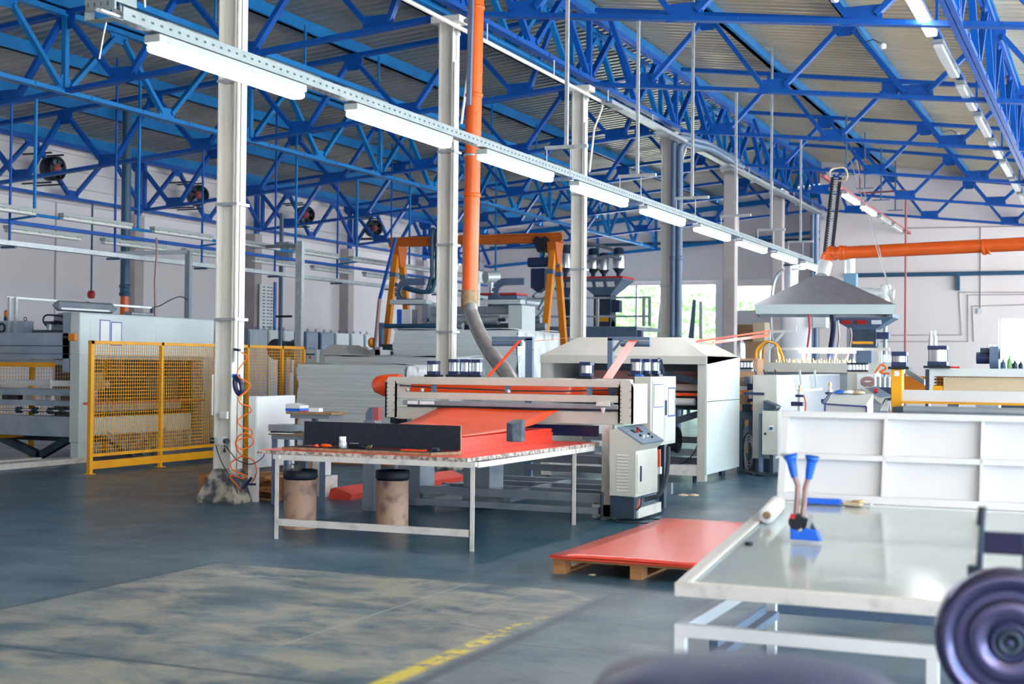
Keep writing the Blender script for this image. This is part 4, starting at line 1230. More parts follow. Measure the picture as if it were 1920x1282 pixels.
t = thing('safety_fence', 'yellow safety fence of wire mesh panels in front of the grey press', 'fence', (XF, 16.6, 0))
posts = [16.66, 18.33, 19.87, 20.75, 21.85, 22.60]
for i, y in enumerate(posts):
    w = .07 if i in (0,) else .05
    MB().box(XF-.03, XF+.03, y-w/2, y+w/2, 0, 2.0).box(XF-.06, XF+.06, y-.07, y+.07, 0, .012).build('post', 'yellow', t)
MB().box(XF-.03, XF+.03, 16.62, 22.63, 1.95, 2.0).build('top_rail', 'yellow', t)
MB().box(XF-.025, XF+.025, 16.69, 22.6, .255, .30).build('mesh_rail', 'yellow', t)
MB().box(XF-.02, XF+.02, 16.69, 22.58, .07, .19).build('kick_rail', 'yellow', t)
for a_, c_ in zip(posts[:-1], posts[1:]):
    b = MB(); mesh_panel(b, XF, a_+.035, c_-.025, .30, 1.95); b.build('wire_mesh', 'yellow', t)
# rear fence behind the press
XG = -17.6
t = thing('safety_fence', 'second yellow mesh fence seen through the opening of the grey press', 'fence', (XG, 18, 0))
pz = [P(x, 700, X=XG).y for x in (60, 196, 289, 381)]
for y in pz: MB().box(XG-.03, XG+.03, y-.04, y+.04, 0, 1.85).build('post', 'yellow', t)
MB().box(XG-.02, XG+.02, pz[0]-2.5, pz[3], 1.8, 1.85).build('top_rail', 'yellow', t)
MB().box(XG-.02, XG+.02, pz[0]-2.5, pz[3], .35, .42).build('low_rail', 'yellow', t)
b = MB(); mesh_panel(b, XG, pz[0]-2.5, pz[3], .42, 1.8, .07, .006); b.build('wire_mesh', 'yellow', t)

XP, YP = -15.77, 18.36
YQ = 22.12
t = thing('hydraulic_press', 'big worn grey-blue press with white front panel behind the yellow fence', 'press', (-16.8, 19.5, 0))
MB().box(XP-.22, XP, YP+.0, YQ, 1.78, 2.50).build('front_panel', 'machwhite', t, bevel=.03)
b = MB()
b.box(XP, XP+.004, YP+.25, 20.2, 1.86, 2.37); b.box(XP, XP+.004, 20.35, YQ-.12, 1.86, 2.36)
b.build('recessed_panel', 'machwhite', t, bevel=.002)
MB().box(XP-.36, XP-.22, YP, YP+.3, 1.5, 2.50).build('side_plate', 'pressblue', t)
MB().box(XP-.2, XP, YP, YP+.26, .33, 1.79).build('front_column', 'machwhite', t, bevel=.01)
MB().box(XP-.18, XP-.02, YP+.02, YP+.24, 0.0, .34).build('column_foot', 'machwhite', t)
MB().box(XP-.25, XP+.0, YQ-.35, YQ, .0, 1.79).build('far_column', 'pressblue', t, bevel=.01)
MB().box(XP-.05, XP+.004, YP+.26, YP+.62, 1.2, 1.50).build('wood_grained_plate', 'ply', t)
MB().box(XP-.16, XP-.02, YP+.3, YQ-.35, 1.72, 1.78).build('lower_lip', 'steel', t)
MB().box(XP-.1, XP+.05, YP+.35, 21.36, .45, .74).build('bolster', 'machwhite', t, bevel=.01)
MB().box(XP-.08, XP+.08, YP+.32, 21.0, .84, .96).build('table_edge', 'steel', t)
MB().box(XP-1.6, XP+.02, YP+.1, YQ-.3, .96, 1.0).build('table_bed', 'redpipe', t)
for (ya_, yb_) in ((19.0, 19.75), (20.6, 19.95)):
    MB().bar((XP-.02, ya_, .46), (XP-.02, yb_, .08), .16, .10).build('v_strut', 'steel', t)
# end face beams
xl = -19.3
for nm, z0, z1, dy, mt in (('crown_beam', 1.72, 2.16, 0, 'pressblue'), ('ram_beam', 1.62, 1.71, .1, 'pressblue'), ('upper_rail', 1.26, 1.36, .05, 'galvlight'),
                           ('guide_beam', 1.10, 1.22, .1, 'pressblue'), ('bed_plate', .93, 1.02, .05, 'pressblue'), ('bed_beam', .42, .76, .03, 'pressblue')):
    MB().box(xl, XP-.2, YP+dy, YP+dy+.22, z0, z1).build(nm, mt, t, bevel=.008)
MB().box(xl, XP-.6, YP+.02, YP+.1, 1.58, 1.66).build('yellow_guard', 'yellow', t)
MB().box(xl, XP-.2, YP-.005, YP, 1.93, 1.945).box(xl, XP-.2, YP-.005, YP, 1.80, 1.81).build('seam', 'darksteel', t)
b = MB().cyl((xl, YP+.05, .85), (XP-.2, YP+.05, .85), .022, 10)
b.build('shaft', 'chrome', t)
for px in (36, 66, 95, 118):
    x = P(px, 767, Y=YP+.05).x; MB().cyl((x-.04, YP+.05, .85), (x+.04, YP+.05, .85), .055, 14).build('collar', 'darksteel', t)
for px, w, h, mt in ((14, .15, .12, 'darksteel'), (50, .08, .14, 'galv'), (85, .10, .16, 'galv'), (103, .08, .12, 'chrome'), (30, .2, .1, 'black')):
    x = P(px, 737, Y=YP+.2).x; MB().box(x-w/2, x+w/2, YP+.15, YP+.3, 1.02, 1.02+h).build('clamp_block', mt, t)
x = P(97, 708, Y=YP).x; MB().box(x-.02, x+.025, YP-.02, YP+.04, 1.22, 1.38).build('clamp', 'chrome', t)
for (xa_, xb_) in ((-18.0, -16.9), (-16.2, -16.95)): MB().bar((xa_, YP+.4, .42), (xb_, YP+.4, .05), .14, .12).build('v_strut', 'darksteel', t)
MB().box(xl, XP-.02, YP+.7, YP+.8, .3, .42).build('rear_brace', 'darksteel', t)
MB().box(xl, XP-.3, YP+3.4, YP+3.5, .4, 2.1).build('rear_wall_plate', 'darksteel', t)
MB().box(-17.9, XP-.3, 20.5, 21.4, 1.02, 1.4).build('tool_block', 'darksteel', t)
MB().cyl((-16.6, 19.6, 1.28), (-16.2, 19.6, 1.28), .06, 14).box(-16.75, -16.5, 19.5, 19.7, 1.02, 1.2).build('small_ram', 'chrome', t)
# worn white base rail along the floor, at the press edge
MB().box(XP-.35, XP+.02, 14.8, YP+.25, 0, .085).build('base_rail', 'dirtywhite', t)
MB().box(XP-.75, XP-.5, 14.8, YP-.3, 0, .09).build('base_rail', 'dirtywhite', t)
# orange switch at the corner
p = P(137, 632, Y=YP-.02)
k = MB().box(p.x-.07, p.x+.07, YP-.06, YP, p.z-.06, p.z+.06).build('limit_switch', 'craneleg', t, bevel=.012)
MB().box(p.x-.2, p.x-.07, YP-.04, YP-.01, p.z-.02, p.z+.02).build('plunger', 'black', k)
# documents in indigo frames on the white panel
for (pa, pb) in (((187, 599), (206, 643)), ((208, 603), (228, 648))):
    a_, c_ = P(*pa, X=XP+.006), P(*pb, X=XP+.006)
    MB().box(XP+.005, XP+.009, a_.y, c_.y, c_.z, a_.z).build('document_frame', 'ducttape', t)
    MB().box(XP+.009, XP+.011, a_.y+.02, c_.y-.02, c_.z+.015, a_.z-.015).build('document', 'paper', t)
# top: lamp, conduit frame, beacon, boxes
zc = 2.16
p0 = P(16, 557, Y=YP+.3)
fr = thing('profile_frame', 'thin aluminium profile frame standing on the left end of the press', 'frame', (p0.x, YP+.3, zc))
for dx in (0, .14): MB().box(p0.x+dx, p0.x+dx+.045, YP+.28, YP+.33, zc, p0.z).build('upright', 'galv', fr)
p1 = P(285, 577, X=XP-.1)
MB().bar((p0.x-.03, YP+.3, p0.z), (XP-.1, p1.y, p1.z+.0), .05, .035).build('top_bar', 'galv', fr)
MB().bar((XP-.1, p1.y, p1.z), (XP-.1, p1.y, 2.50), .05, .05).build('end_bracket', 'darksteel', fr)
q0, q1 = P(97, 572, Y=YP+.15), P(220, 579, X=XP-.15)
lp = thing('work_lamp', 'unlit grey lamp with angled ends above the white press panel', 'lamp', q0)
d_ = (q1-q0).normalized(); L_ = (q1-q0).length
MB().lathe([(.0, 0), (.09, .1), (.09, L_-.1), (0, L_)], q0, d_, 8, smooth=False).build('lamp_body', 'steel', lp)
MB().bar(q0+d_*.15+Vector((.05, -.05, -.05)), q1-d_*.15+Vector((.05, -.05, -.05)), .05, .03).build('lamp_glass', 'lampoff', lp)
MB().cyl(q0+d_*.6, q0+d_*.6+Vector((0, 0, .1)), .012, 6).cyl(q1-d_*.5, q1-d_*.5+Vector((0, 0, .1)), .012, 6).build('hanger', 'darksteel', lp)
p = P(13, 600, Y=YP+.35)
t2 = thing('warning_beacon', 'orange warning beacon on the grey box at the left picture edge', 'beacon', (p.x, YP+.35, zc+.21))
MB().cyl((p.x, YP+.35, zc+.215), (p.x, YP+.35, zc+.28), .055, 16).build('base', 'black', t2)
MB().lathe([(.045, 0), (.05, .02), (.05, .09), (.035, .115), (0, .12)], (p.x, YP+.35, zc+.28), n=16).build('lens', 'amber', t2)
p0 = P(-10, 608, Y=YP+.4); p1 = P(52, 622, Y=YP+.4)
t2 = thing('junction_box', 'grey-blue box with lifting ring on top of the press beam', 'box', (p1.x-.3, YP+.4, zc))
MB().box(p0.x-.3, p1.x, YP+.3, YP+.55, zc, zc+.21).build('body', 'pressblue', t2, bevel=.008)
MB().tube([(p1.x-.06+.03*math.cos(a*PI/6), YP+.4, zc+.245+.03*math.sin(a*PI/6)) for a in range(13)], .008, 6).build('lifting_ring', 'darksteel', t2)
p = P(3, 620, Y=YP+.12)
tag(MB().tube([(p.x+.07*math.cos(a*PI/8), YP+.12, zc+.085+.07*math.sin(a*PI/8)) for a in range(17)], .02, 8).build('coiled_ring', 'black'), 'black ring leaning in front of the box at the left picture edge', 'ring')
p = P(94, 610, Y=YP+.3)
t2 = thing('press_cylinder', 'short grey cylinder with black cap on the press beam', 'cylinder', (p.x, YP+.3, zc))
MB().box(p.x-.3, p.x+.45, YP+.2, YP+.4, zc, zc+.05).build('base_plate', 'darksteel', t2)
MB().cyl((p.x, YP+.3, zc+.05), (p.x, YP+.3, zc+.16), .055, 16).build('barrel', 'galv', t2)
MB().box(p.x-.07, p.x+.07, YP+.23, YP+.37, zc+.15, zc+.20).build('cap', 'darksteel', t2)
cable('black hose arching from the short cylinder to the motor on the press', [(p.x-.05, YP+.3, zc+.1), (p.x-.15, YP+.3, zc+.2), (p.x-.1, YP+.3, zc+.3), (p.x+.1, YP+.3, zc+.3), (p.x+.28, YP+.32, zc+.27)], .015, 'black', 'hose', 'air_hose')
p = P(122, 607, Y=YP+.5)
t2 = thing('press_motor', 'dark rounded motor cover beside the white press panel', 'motor', (p.x, YP+.5, zc))
MB().prism([(p.x-.18, YP+.4, zc), (p.x-.18, YP+.4, zc+.26), (p.x-.12, YP+.4, zc+.33), (p.x+.2, YP+.4, zc+.36), (p.x+.2, YP+.4, zc)], (0, .25, 0)).build('cover', 'steel', t2, bevel=.03)
MB().bar((p.x-.1, YP+.37, zc+.2), (p.x+.18, YP+.37, zc+.14), .03, .05).build('lever', 'black', t2)
p = P(258, 586, X=XP-.1)
tag(MB().box(XP-.2, XP-.02, p.y-.25, p.y+.35, 2.50, 2.56).build('lamp_driver', 'steel', bevel=.02), 'flat grey box lying on top of the white press panel', 'box')
# hanging foil strip and post behind the press
p = P(293, 470, X=-17.2); q = P(296, 585, X=-17.2)
tag(MB().tube([(p.x, p.y, p.z+.25), (p.x+.02, p.y, p.z), (p.x-.02, p.y, (p.z+q.z)/2), (p.x, p.y, q.z-.1)], .022, 5).build('foil_strip', 'film'), 'crinkled brown foil strip hanging down behind the press', 'strip')
t2 = thing('strut_post', 'perforated steel post with arm, standing behind the white press panel', 'post', P(354, 680, X=-18.2).xy.to_3d())
p = P(354, 470, X=-18.2)
MB().box(-18.26, -18.14, p.y-.05, p.y+.05, 0, p.z).build('post', 'steel', t2)
MB().bar((-18.2, p.y, p.z-.02), P(205, 476, X=-19.6), .08, .08).build('arm', 'steel', t2)
p = P(563, 452, X=-16.6); tb = thing('strut_post', 'tall pale perforated steel post behind the end of the yellow fence', 'post', (-16.6, p.y, 0))
MB().box(-16.68, -16.52, p.y-.06, p.y+.06, 0, p.z).build('post', 'galv', tb)
q = P(475, 463, Y=p.y+2.0); MB().bar((-16.6, p.y, p.z-.1), q, .08, .08).build('arm', 'steel', tb)
cable('thin dark cable sagging from the perforated post behind the press', [P(352, 562, X=-18.1), P(338, 556, X=-18.0), P(320, 562, X=-17.6), P(300, 573, X=-17), P(285, 577, X=-16.2)], .012, 'black')

# things on column one
cx, cy = XC, Y1
def onc(x, y, dy=-.16): return P(x, y, Y=cy+dy)
p = onc(418, 778); 
t = thing('socket_box', 'small white switch box on the nearest white column', 'switch', (p.x, p.y, p.z))
MB().box(p.x-.05, p.x+.06, cy-.17, cy-.12, p.z-.045, p.z+.045).build('body', 'white', t, bevel=.006)
MB().box(p.x-.03, p.x-.02, cy-.175, cy-.17, p.z-.02, p.z+.02).build('toggle', 'machine', t)
p = onc(412, 826)
t = thing('power_socket', 'industrial wall socket with dark plugs low on the nearest white column', 'socket', (p.x, p.y, p.z))
MB().box(p.x-.02, p.x+.08, cy-.19, cy-.12, p.z-.05, p.z+.05).build('body', 'white', t, bevel=.008)
for dx in (-.07, .09): MB().cyl((p.x+dx, cy-.17, p.z-.0), (p.x+dx+(.05 if dx > 0 else -.04), cy-.20, p.z+.0), .035, 12).build('plug', 'black', t)
tag(MB().cyl((XC-.14, cy-.14, 1.05), (XC-.14, cy-.14, 1.55), .014, 8).build('conduit', 'column'), 'short white conduit above the sockets of the nearest column', 'conduit')
cable('thin black cable swinging from the socket of the nearest column to the white cabinet', [onc(415, 828), onc(430, 845, -.2), onc(445, 862, -.3), onc(470, 870, -.3), P(492, 858, Y=13.85), P(497, 845, Y=13.9)], .006, 'black')
cable('thin black cable hanging down the nearest column to the floor', [onc(405, 835, -.15), onc(412, 858, -.16), onc(424, 882, -.2), onc(436, 900, -.33), onc(446, 925, -.42)], .006, 'black')
p = onc(421, 842, -.2)
tag(MB().cyl((p.x, p.y, p.z+.06), (p.x, p.y, p.z+.0), .004, 5).lathe([(.0, -.04), (.02, -.03), (.014, 0), (.005, .02)], (p.x, p.y, p.z), n=8).build('pull_cord', 'black'), 'small black pull cord hanging under the column socket', 'cord')
# blue hose holder, orange spiral hose
p0, p1 = P(441, 708, Y=cy-.24), P(453, 738, Y=cy-.24)
t = thing('tool_holster', 'blue oval tool handle hanging on the nearest column beside the orange hose', 'tool', (p0.x, p0.y, p1.z))
ov = []
for a in range(25):
    A = a*2*PI/24; lx, lz = .045*math.cos(A), .105*math.sin(A); c, s_ = math.cos(-.28), math.sin(-.28)
    ov.append(((p0.x+p1.x)/2+lx*c-lz*s_*-1, cy-.24, (p0.z+p1.z)/2+lz*c-lx*s_))
MB().tube(ov, .03, 8).build('handle', 'navy', t)
MB().cbox((p0.x, cy-.22, p0.z+.02), .09, .06, .05).build('head', 'bluetool', t, bevel=.01)
MB().tube([(p1.x, cy-.24, p1.z-.02), (p1.x+.01, cy-.25, p1.z-.08)], .012, 8).build('fitting', 'brass', t)
px = [(452, 660), (463, 668), (456, 680), (446, 695), (447, 706), (462, 715), (469, 723), (460, 735), (448, 745), (452, 757), (468, 762), (470, 772), (455, 780), (446, 790), (455, 801), (471, 806), (470, 818), (453, 822), (443, 830),
      (452, 842), (470, 836), (475, 824), (462, 812), (447, 818), (442, 832), (448, 848), (458, 856), (474, 862), (481, 880), (478, 895), (471, 905)]
pts = [P(x, y, Y=cy-.27+.05*math.sin(i*1.3)) for i, (x, y) in enumerate(px)]
cable('orange spiral air hose hanging down the nearest white column', pts, .0085, 'hose', 'hose', 'spiral_hose')
px = [(455, 855), (444, 860), (433, 868), (436, 880), (452, 888), (463, 892), (455, 897), (440, 892), (431, 893), (440, 905), (450, 915)]
cable('second orange hose looping near the foot of the nearest column', [P(x, y, Y=cy-.36) for x, y in px], .0085, 'hose', 'hose', 'spiral_hose')
p = P(450, 658, Y=cy-.15)
t = thing('hose_coupling', 'small metal coupling where the orange hose meets the nearest column', 'fitting', p)
MB().bar((p.x-.08, cy-.15, p.z+.02), (p.x+.03, cy-.2, p.z+.01), .03, .03).build('body', 'darksteel', t)
a_, c_ = P(472, 895, Y=cy-.40), P(455, 916, Y=cy-.40)
t = thing('air_gun', 'dark blow gun hanging at the end of the orange hose', 'air gun', c_)
MB().bar(a_, c_, .03, .03).build('barrel', 'navy', t, bevel=.006)
MB().bar(a_.lerp(c_, .6), a_.lerp(c_, .35)+Vector((.1, 0, -.03)), .02, .025).build('handle', 'navy', t)
MB().cyl(c_, c_+(c_-a_)*.25, .008, 8).build('nozzle', 'redpaint', t)


# pallet behind column one
def pallet(x0, x1, y0, y1, z, label, grp=None, n=6, along='x'):
    t = thing('wooden_pallet', label, 'pallet', ((x0+x1)/2, (y0+y1)/2, z), 0, grp)
    w = .10
    for yy in (y0, (y0+y1)/2-w/2, y1-w):
        b = MB().box(x0, x1, yy, yy+w, z, z+.02)
        for xx in (x0, (x0+x1)/2-w/2, x1-w): b.box(xx, xx+w, yy, yy+w, z+.02, z+.10)
        b.build('bearer', 'wood', t)
        MB().box(x0, x1, yy, yy+w, z+.10, z+.12).build('stringer', 'wood', t)
    for i in range(n):
        xx = x0+(x1-x0-w)*i/(n-1); MB().box(xx, xx+w, y0, y1, z+.12, z+.142).build('deck_board', 'wood', t)
    return t


pallet(-10.62, -9.42, 14.6, 15.4, 0, 'wooden pallet behind the nearest column foot, bottom of two')
pallet(-10.62, -9.42, 14.6, 15.4, .143, 'wooden pallet behind the nearest column foot, top of two')

# white cabinet on legs
t = thing('white_cabinet', 'plain white cabinet on four legs between the nearest column and the work table', 'cabinet', (-9.35, 14.3, 0))
q0 = P(482, 743, Y=14.35); x1 = q0.x; x0 = P(466, 743, Y=14.35).x; y1_ = P(554, 741, X=x1).y
zl_ = P(482, 878, Y=14.35).z
MB().box(x0, x1, 14.35, y1_, zl_, q0.z).build('body', 'white', t, bevel=.01)
MB().box(x0+.012, x1-.012, 14.342, 14.35, zl_+.03, q0.z-.03).build('front_door', 'machwhite', t)
for x in (x0, x1-.06):
    for y in (14.36, y1_-.07): MB().box(x, x+.06, y, y+.06, 0, zl_).build('leg', 'white', t)

# small desk with shelves
t = thing('work_desk', 'small two-level workshop desk with blue-grey legs behind the black board', 'desk', (-8.3, 14.6, 0))
Yd = 14.3
a_, c_ = P(536, 771, Y=Yd), P(622, 771, Y=Yd)
MB().box(a_.x, c_.x, Yd, Yd+.35, a_.z-.03, a_.z).build('top_shelf', 'ply', t)
MB().box(a_.x+.05, c_.x-.05, Yd+.02, Yd+.33, a_.z-.08, a_.z-.031).build('top_frame', 'steel', t)
b0, b1 = P(503, 812, Y=Yd-.1), P(640, 812, Y=Yd-.1)
MB().box(b0.x, b1.x, Yd-.1, Yd+.45, b0.z-.02, b0.z).build('lower_top', 'ply', t)
MB().box(b0.x+.03, b1.x-.03, Yd-.08, Yd+.43, b0.z-.07, b0.z-.021).build('lower_frame', 'steel', t)
xx = P(588, 790, Y=Yd+.2).x; MB().box(xx-.03, xx+.03, Yd+.2, Yd+.26, b0.z, a_.z-.08).build('riser', 'slate', t)
for px, yy in ((570, Yd+.35), (602, Yd-.08), (535, Yd+.35), (512, Yd-.05)):
    x = P(px, 900, Y=yy).x; MB().box(x-.025, x+.025, yy, yy+.05, 0, b0.z-.07).build('leg', 'slate', t)
zt1, zt2 = a_.z, b0.z
# items on it
p = P(557, 762, Y=Yd+.15)
t = thing('desk_scale', 'white and blue desk instrument on the top shelf of the desk', 'instrument', (p.x, Yd+.15, zt1))
MB().box(p.x-.10, p.x+.10, Yd+.05, Yd+.25, zt1, zt1+.035).build('base', 'bluetool', t)
MB().prism([(p.x-.1, Yd+.05, zt1+.036), (p.x+.10, Yd+.05, zt1+.036), (p.x+.10, Yd+.05, zt1+.07), (p.x-.04, Yd+.05, zt1+.095), (p.x-.1, Yd+.05, zt1+.085)], (0, .2, 0)).build('body', 'white', t)
p = P(590, 767, Y=Yd+.1)
tag(MB().box(p.x-.05, p.x+.09, Yd+.05, Yd+.14, zt1, zt1+.045).build('paper_box', 'paper'), 'small white box on the top shelf of the desk', 'box')
p = P(570, 770, Y=Yd+.03)
tag(MB().box(p.x-.04, p.x+.04, Yd+.005, Yd+.04, zt1, zt1+.012).build('marker', 'redpaint'), 'red marker lying before the white and blue instrument', 'marker')
p = P(535, 801, Y=Yd+.1)
t = thing('printer', 'flat grey device on the lower level of the desk', 'device', (p.x, Yd+.1, zt2))
MB().box(p.x-.18, p.x+.14, Yd, Yd+.3, zt2+.02, zt2+.10).build('body', 'steel', t, bevel=.006)
MB().box(p.x-.16, p.x+.12, Yd+.02, Yd+.28, zt2, zt2+.02).build('feet', 'black', t)
p = P(530, 812, Y=Yd-.05)
tag(MB().prism([(p.x-.12, Yd-.14, zt2+.001), (p.x+.10, Yd-.14, zt2+.001), (p.x+.14, Yd-.01, zt2+.001), (p.x-.08, Yd-.01, zt2+.001)], (0, 0, .004)).build('paper_sheet', 'paper'), 'white paper sheet at the front edge of the desk', 'paper')
p = P(590, 888, Y=15.4)
t = thing('floor_box', 'open white box with cardboard inside, on a low crate under the desk', 'box', (p.x, 15.4, .2))
MB().box(p.x-.12, p.x+.22, 15.3, 15.6, .0, .26).build('crate', 'dirtywhite', t)
MB().box(p.x-.1, p.x+.02, 15.29, 15.5, .27, .45).build('carton', 'cardboard', t)
MB().box(p.x+.03, p.x+.18, 15.29, 15.5, .27, .46).build('white_case', 'white', t)

# orange long prism on the floor
a_, c_ = P(620, 935, Z=0), P(658, 938, Z=0)
t = None
L_ = 3.3
pp = [(-9.03, 15.1, 0), (-8.72, 15.1, 0), (-8.70, 15.1, .075), (-8.93, 15.1, .15), (-9.0, 15.1, .13)]
tag(MB().prism(pp, (-.0, L_, 0)).build('floor_gutter', 'redmat'), 'long brick-orange angled sheet lying on the floor behind the drums', 'sheet')

# ================================================================== WHITE SHEET STACKS


def stack(label, x0, x1, y0, y1, z0, z1, film=True):
    t = thing('sheet_pile', label, 'sheet pile', ((x0+x1)/2, (y0+y1)/2, 0), 0, 'piles of white sheets')
    rows = []
    nl = int((z1-z0)/.028)
    b = MB(); random.seed(int(x0*-100))
    for i in range(nl):
        z = z0+(z1-z0)*i/nl; d = random.uniform(-.012, .012)+.02*math.sin(i*.35)
        b.box(x0+d, x1+d+random.uniform(-.01, .01), y0+random.uniform(-.012, .012), y1, z, z0+(z1-z0)*(i+1)/nl-.0006)
    b.build('sheets', 'foam', t)
    nx, ny = 10, 6
    MB().grid([[(x0-.01+(x1-x0+.02)*i/nx, y0-.01+(y1-y0)*j/ny, z1+.012+.02*math.sin(i*.9+j)) for i in range(nx+1)] for j in range(ny+1)], (0, 0, .012)).build('top_sheet', 'foamtop', t)
    if film:
        rows = [[(x1+.035+.015*math.sin(i*2.1+j*1.3), y0+(y1-y0)*i/14, z0+(z1-z0)*j/10) for i in range(15)] for j in range(11)]
        MB().grid(rows, (.006, 0, 0)).build('stretch_film', 'wrap', t)
    MB().box(x0+.05, x1-.05, y0+.05, y1-.05, .0, z0).build('pallet_base', 'wood', t)
    return t


stack('pile of white plastic sheets nearest the yellow fence, front one', -12.83, -10.76, 20.4, 22.6, .13, 1.67)
stack('low pile of white sheets behind the front pile, right of the machine with knobs', -14.0, -11.2, 23.2, 24.4, .13, 1.82)
stack('tallest pile of white sheets behind the second white column', -13.3, -10.62, 24.7, 26.9, .13, 2.36)
stack('pile of white film-wrapped sheets left of the cutter behind the column', -10.55, -9.3, 23.0, 24.4, .13, 1.42)

# ================================================================== ELECTRIC CABINETS by the left wall
XK = -24.6
segs = [(465, 502, 'steel', False), (503, 527, 'machwhite', False), (531, 552, 'machwhite', True), (572, 597, 'slate', True), (600, 627, 'slate', False), (629, 655, 'white', True), (658, 682, 'white', True), (684, 706, 'white', True)]
names = ['first', 'second', 'third', 'fourth', 'fifth', 'sixth', 'seventh', 'eighth']
for i, (xa_, xb_, mt, win) in enumerate(segs):
    ya_, yb_ = P(xa_, 640, X=XK).y, P(xb_, 640, X=XK).y
    z1 = 2.72
    t = thing('electrical_cabinet', '%s electrical cabinet along the left wall, %s counted from the column side' % ('white' if mt in ('white', 'machwhite') else 'grey-blue', names[i]), 'cabinet', (XK-.3, (ya_+yb_)/2, 0), 0, 'electrical cabinets')
    MB().box(XK-.7, XK, ya_+.02, yb_-.02, 0, z1).build('body', mt, t, bevel=.01)
    MB().box(XK, XK+.02, ya_+.06, yb_-.06, .1, z1-.06).build('door', mt, t)
    if win: MB().box(XK+.02, XK+.03, ya_+(yb_-ya_)*.28, ya_+(yb_-ya_)*.72, 1.35, 2.2).build('window_panel', 'darksteel', t)
    for y in (ya_+.2, yb_-.2): MB().tube([(XK-.3+.0, y+.05*math.cos(a*PI/4), z1+.05+.05*math.sin(a*PI/4)) for a in range(9)], .012, 6).build('lifting_ring', 'darksteel', t)
# perforated white board with blue frame on the wall
a_, c_ = P(482, 532, X=XW+.1), P(510, 615, X=XW+.1)
t = thing('peg_board', 'white board with rows of small dark hooks in a blue frame by the left wall', 'board', (XW+.1, a_.y, c_.z))
MB().box(XW+.22, XW+.26, c_.y-.12, c_.y, c_.z-.3, a_.z+.1).build('frame', 'blue', t)
b = MB().box(XW+.18, XW+.22, a_.y, c_.y, c_.z-.3, a_.z); ns = len(b.f)
for i in range(15):
    for j in (.18, .45, .66): b.box(XW+.22, XW+.225, a_.y+(c_.y-a_.y)*j, a_.y+(c_.y-a_.y)*j+.13, c_.z-.2+(a_.z-c_.z+.2)*i/15, c_.z-.2+(a_.z-c_.z+.2)*i/15+.035)
b.build('panel', 'paper', t, split=ns, mt2='darksteel')
p = P(535, 655, X=-22)
t = thing('cable_reel', 'dark motor-like reel on the rail above the yellow fence', 'reel', (p.x, p.y, 0))
MB().cyl((p.x, p.y-.4, p.z), (p.x, p.y+.5, p.z), .25, 18).build('drum', 'black', t)
MB().cyl((p.x, p.y-.5, p.z), (p.x, p.y-.4, p.z), .3, 18).cyl((p.x, p.y+.5, p.z), (p.x, p.y+.6, p.z), .3, 18).build('flange', 'darksteel', t)
MB().box(p.x-.1, p.x+.1, p.y-.1, p.y+.1, 0, p.z-.2).build('stand', 'steel', t)
# slim lift column with hook
Xh = -20.5
p = P(527, 500, X=Xh)
t = thing('jib_post', 'slim dark post with hoist wire and hook behind the yellow fence', 'post', (Xh, p.y, 0))
MB().bar((Xh, p.y, 0), (Xh, p.y, P(530, 400, X=Xh).z), .08, .08).build('post', 'slate', t)
q = P(525, 480, X=Xh+.2); MB().box(Xh-.1, Xh+.3, p.y-.1, p.y+.1, q.z-.1, q.z+.4).build('hoist_motor', 'steel', t)
MB().cyl((Xh+.3, p.y-.3, P(527, 590, X=Xh).z), (Xh+.3, p.y-.3, q.z), .012, 6).build('wire', 'galv', t)
MB().cyl((Xh+.05, p.y-.3, P(527, 594, X=Xh).z), (Xh+.55, p.y-.3, P(527, 594, X=Xh).z), .03, 8).build('hook_bar', 'darksteel', t)

# machine with knobs between fence and piles
Yk = 24.7
a_, c_ = P(574, 655, Y=Yk), P(660, 675, Y=Yk)
t = thing('control_machine', 'pale machine with chamfered hood and small knobs behind the yellow fence', 'machine', (a_.x, Yk, 0))
MB().box(a_.x, P(594, 655, Y=Yk).x, Yk, Yk+.6, 0, a_.z).build('control_box', 'machwhite', t)
q = [P(x, y, Y=Yk+.1) for x, y in ((597, 668), (620, 646), (638, 646), (662, 668), (662, 690), (597, 690))]
MB().prism(q, (0, .8, 0)).build('hood', 'machine', t)
MB().box(q[5].x, q[4].x, Yk+.1, Yk+.9, 0, q[4].z).build('base', 'machwhite', t)
for i in range(4): 
    o = P(577+4*i, 664, Y=Yk); MB().cyl(o, o+Vector((0, -.03, 0)), .018, 8).build('knob', 'navy', t)
o = P(582, 670, Y=Yk); MB().cyl(o, o+Vector((0, -.03, 0)), .022, 8).build('knob', 'redpaint', t)
Yk = 27.5
t = thing('slotted_table', 'pale frame with dark slots behind the low white pile', 'frame', (P(690, 660, Y=Yk).x, Yk, 0))
a_, c_ = P(660, 650, Y=Yk), P(712, 664, Y=Yk)
MB().box(a_.x, c_.x, Yk, Yk+.8, c_.z-.1, c_.z+.1).build('top', 'white', t)
for px in (664, 684, 708): x = P(px, 660, Y=Yk).x; MB().box(x-.07, x+.07, Yk, Yk+.1, 0, a_.z).build('leg', 'white', t)
a_, c_ = P(714, 645, Y=Yk+.5), P(736, 662, Y=Yk+.5)
t = thing('dark_crate', 'stack of dark blue-green slats left of the tall white pile', 'crate', ((a_.x+c_.x)/2, Yk+.5, 0))
for i in range(6): MB().box(a_.x, c_.x, Yk+.5, Yk+1.2, a_.z-.16*(i+1)+.02, a_.z-.16*i).build('slat', 'darksteel', t)
MB().box(a_.x+.03, c_.x-.03, Yk+.55, Yk+1.1, 0, a_.z-.9).build('base', 'slate', t)

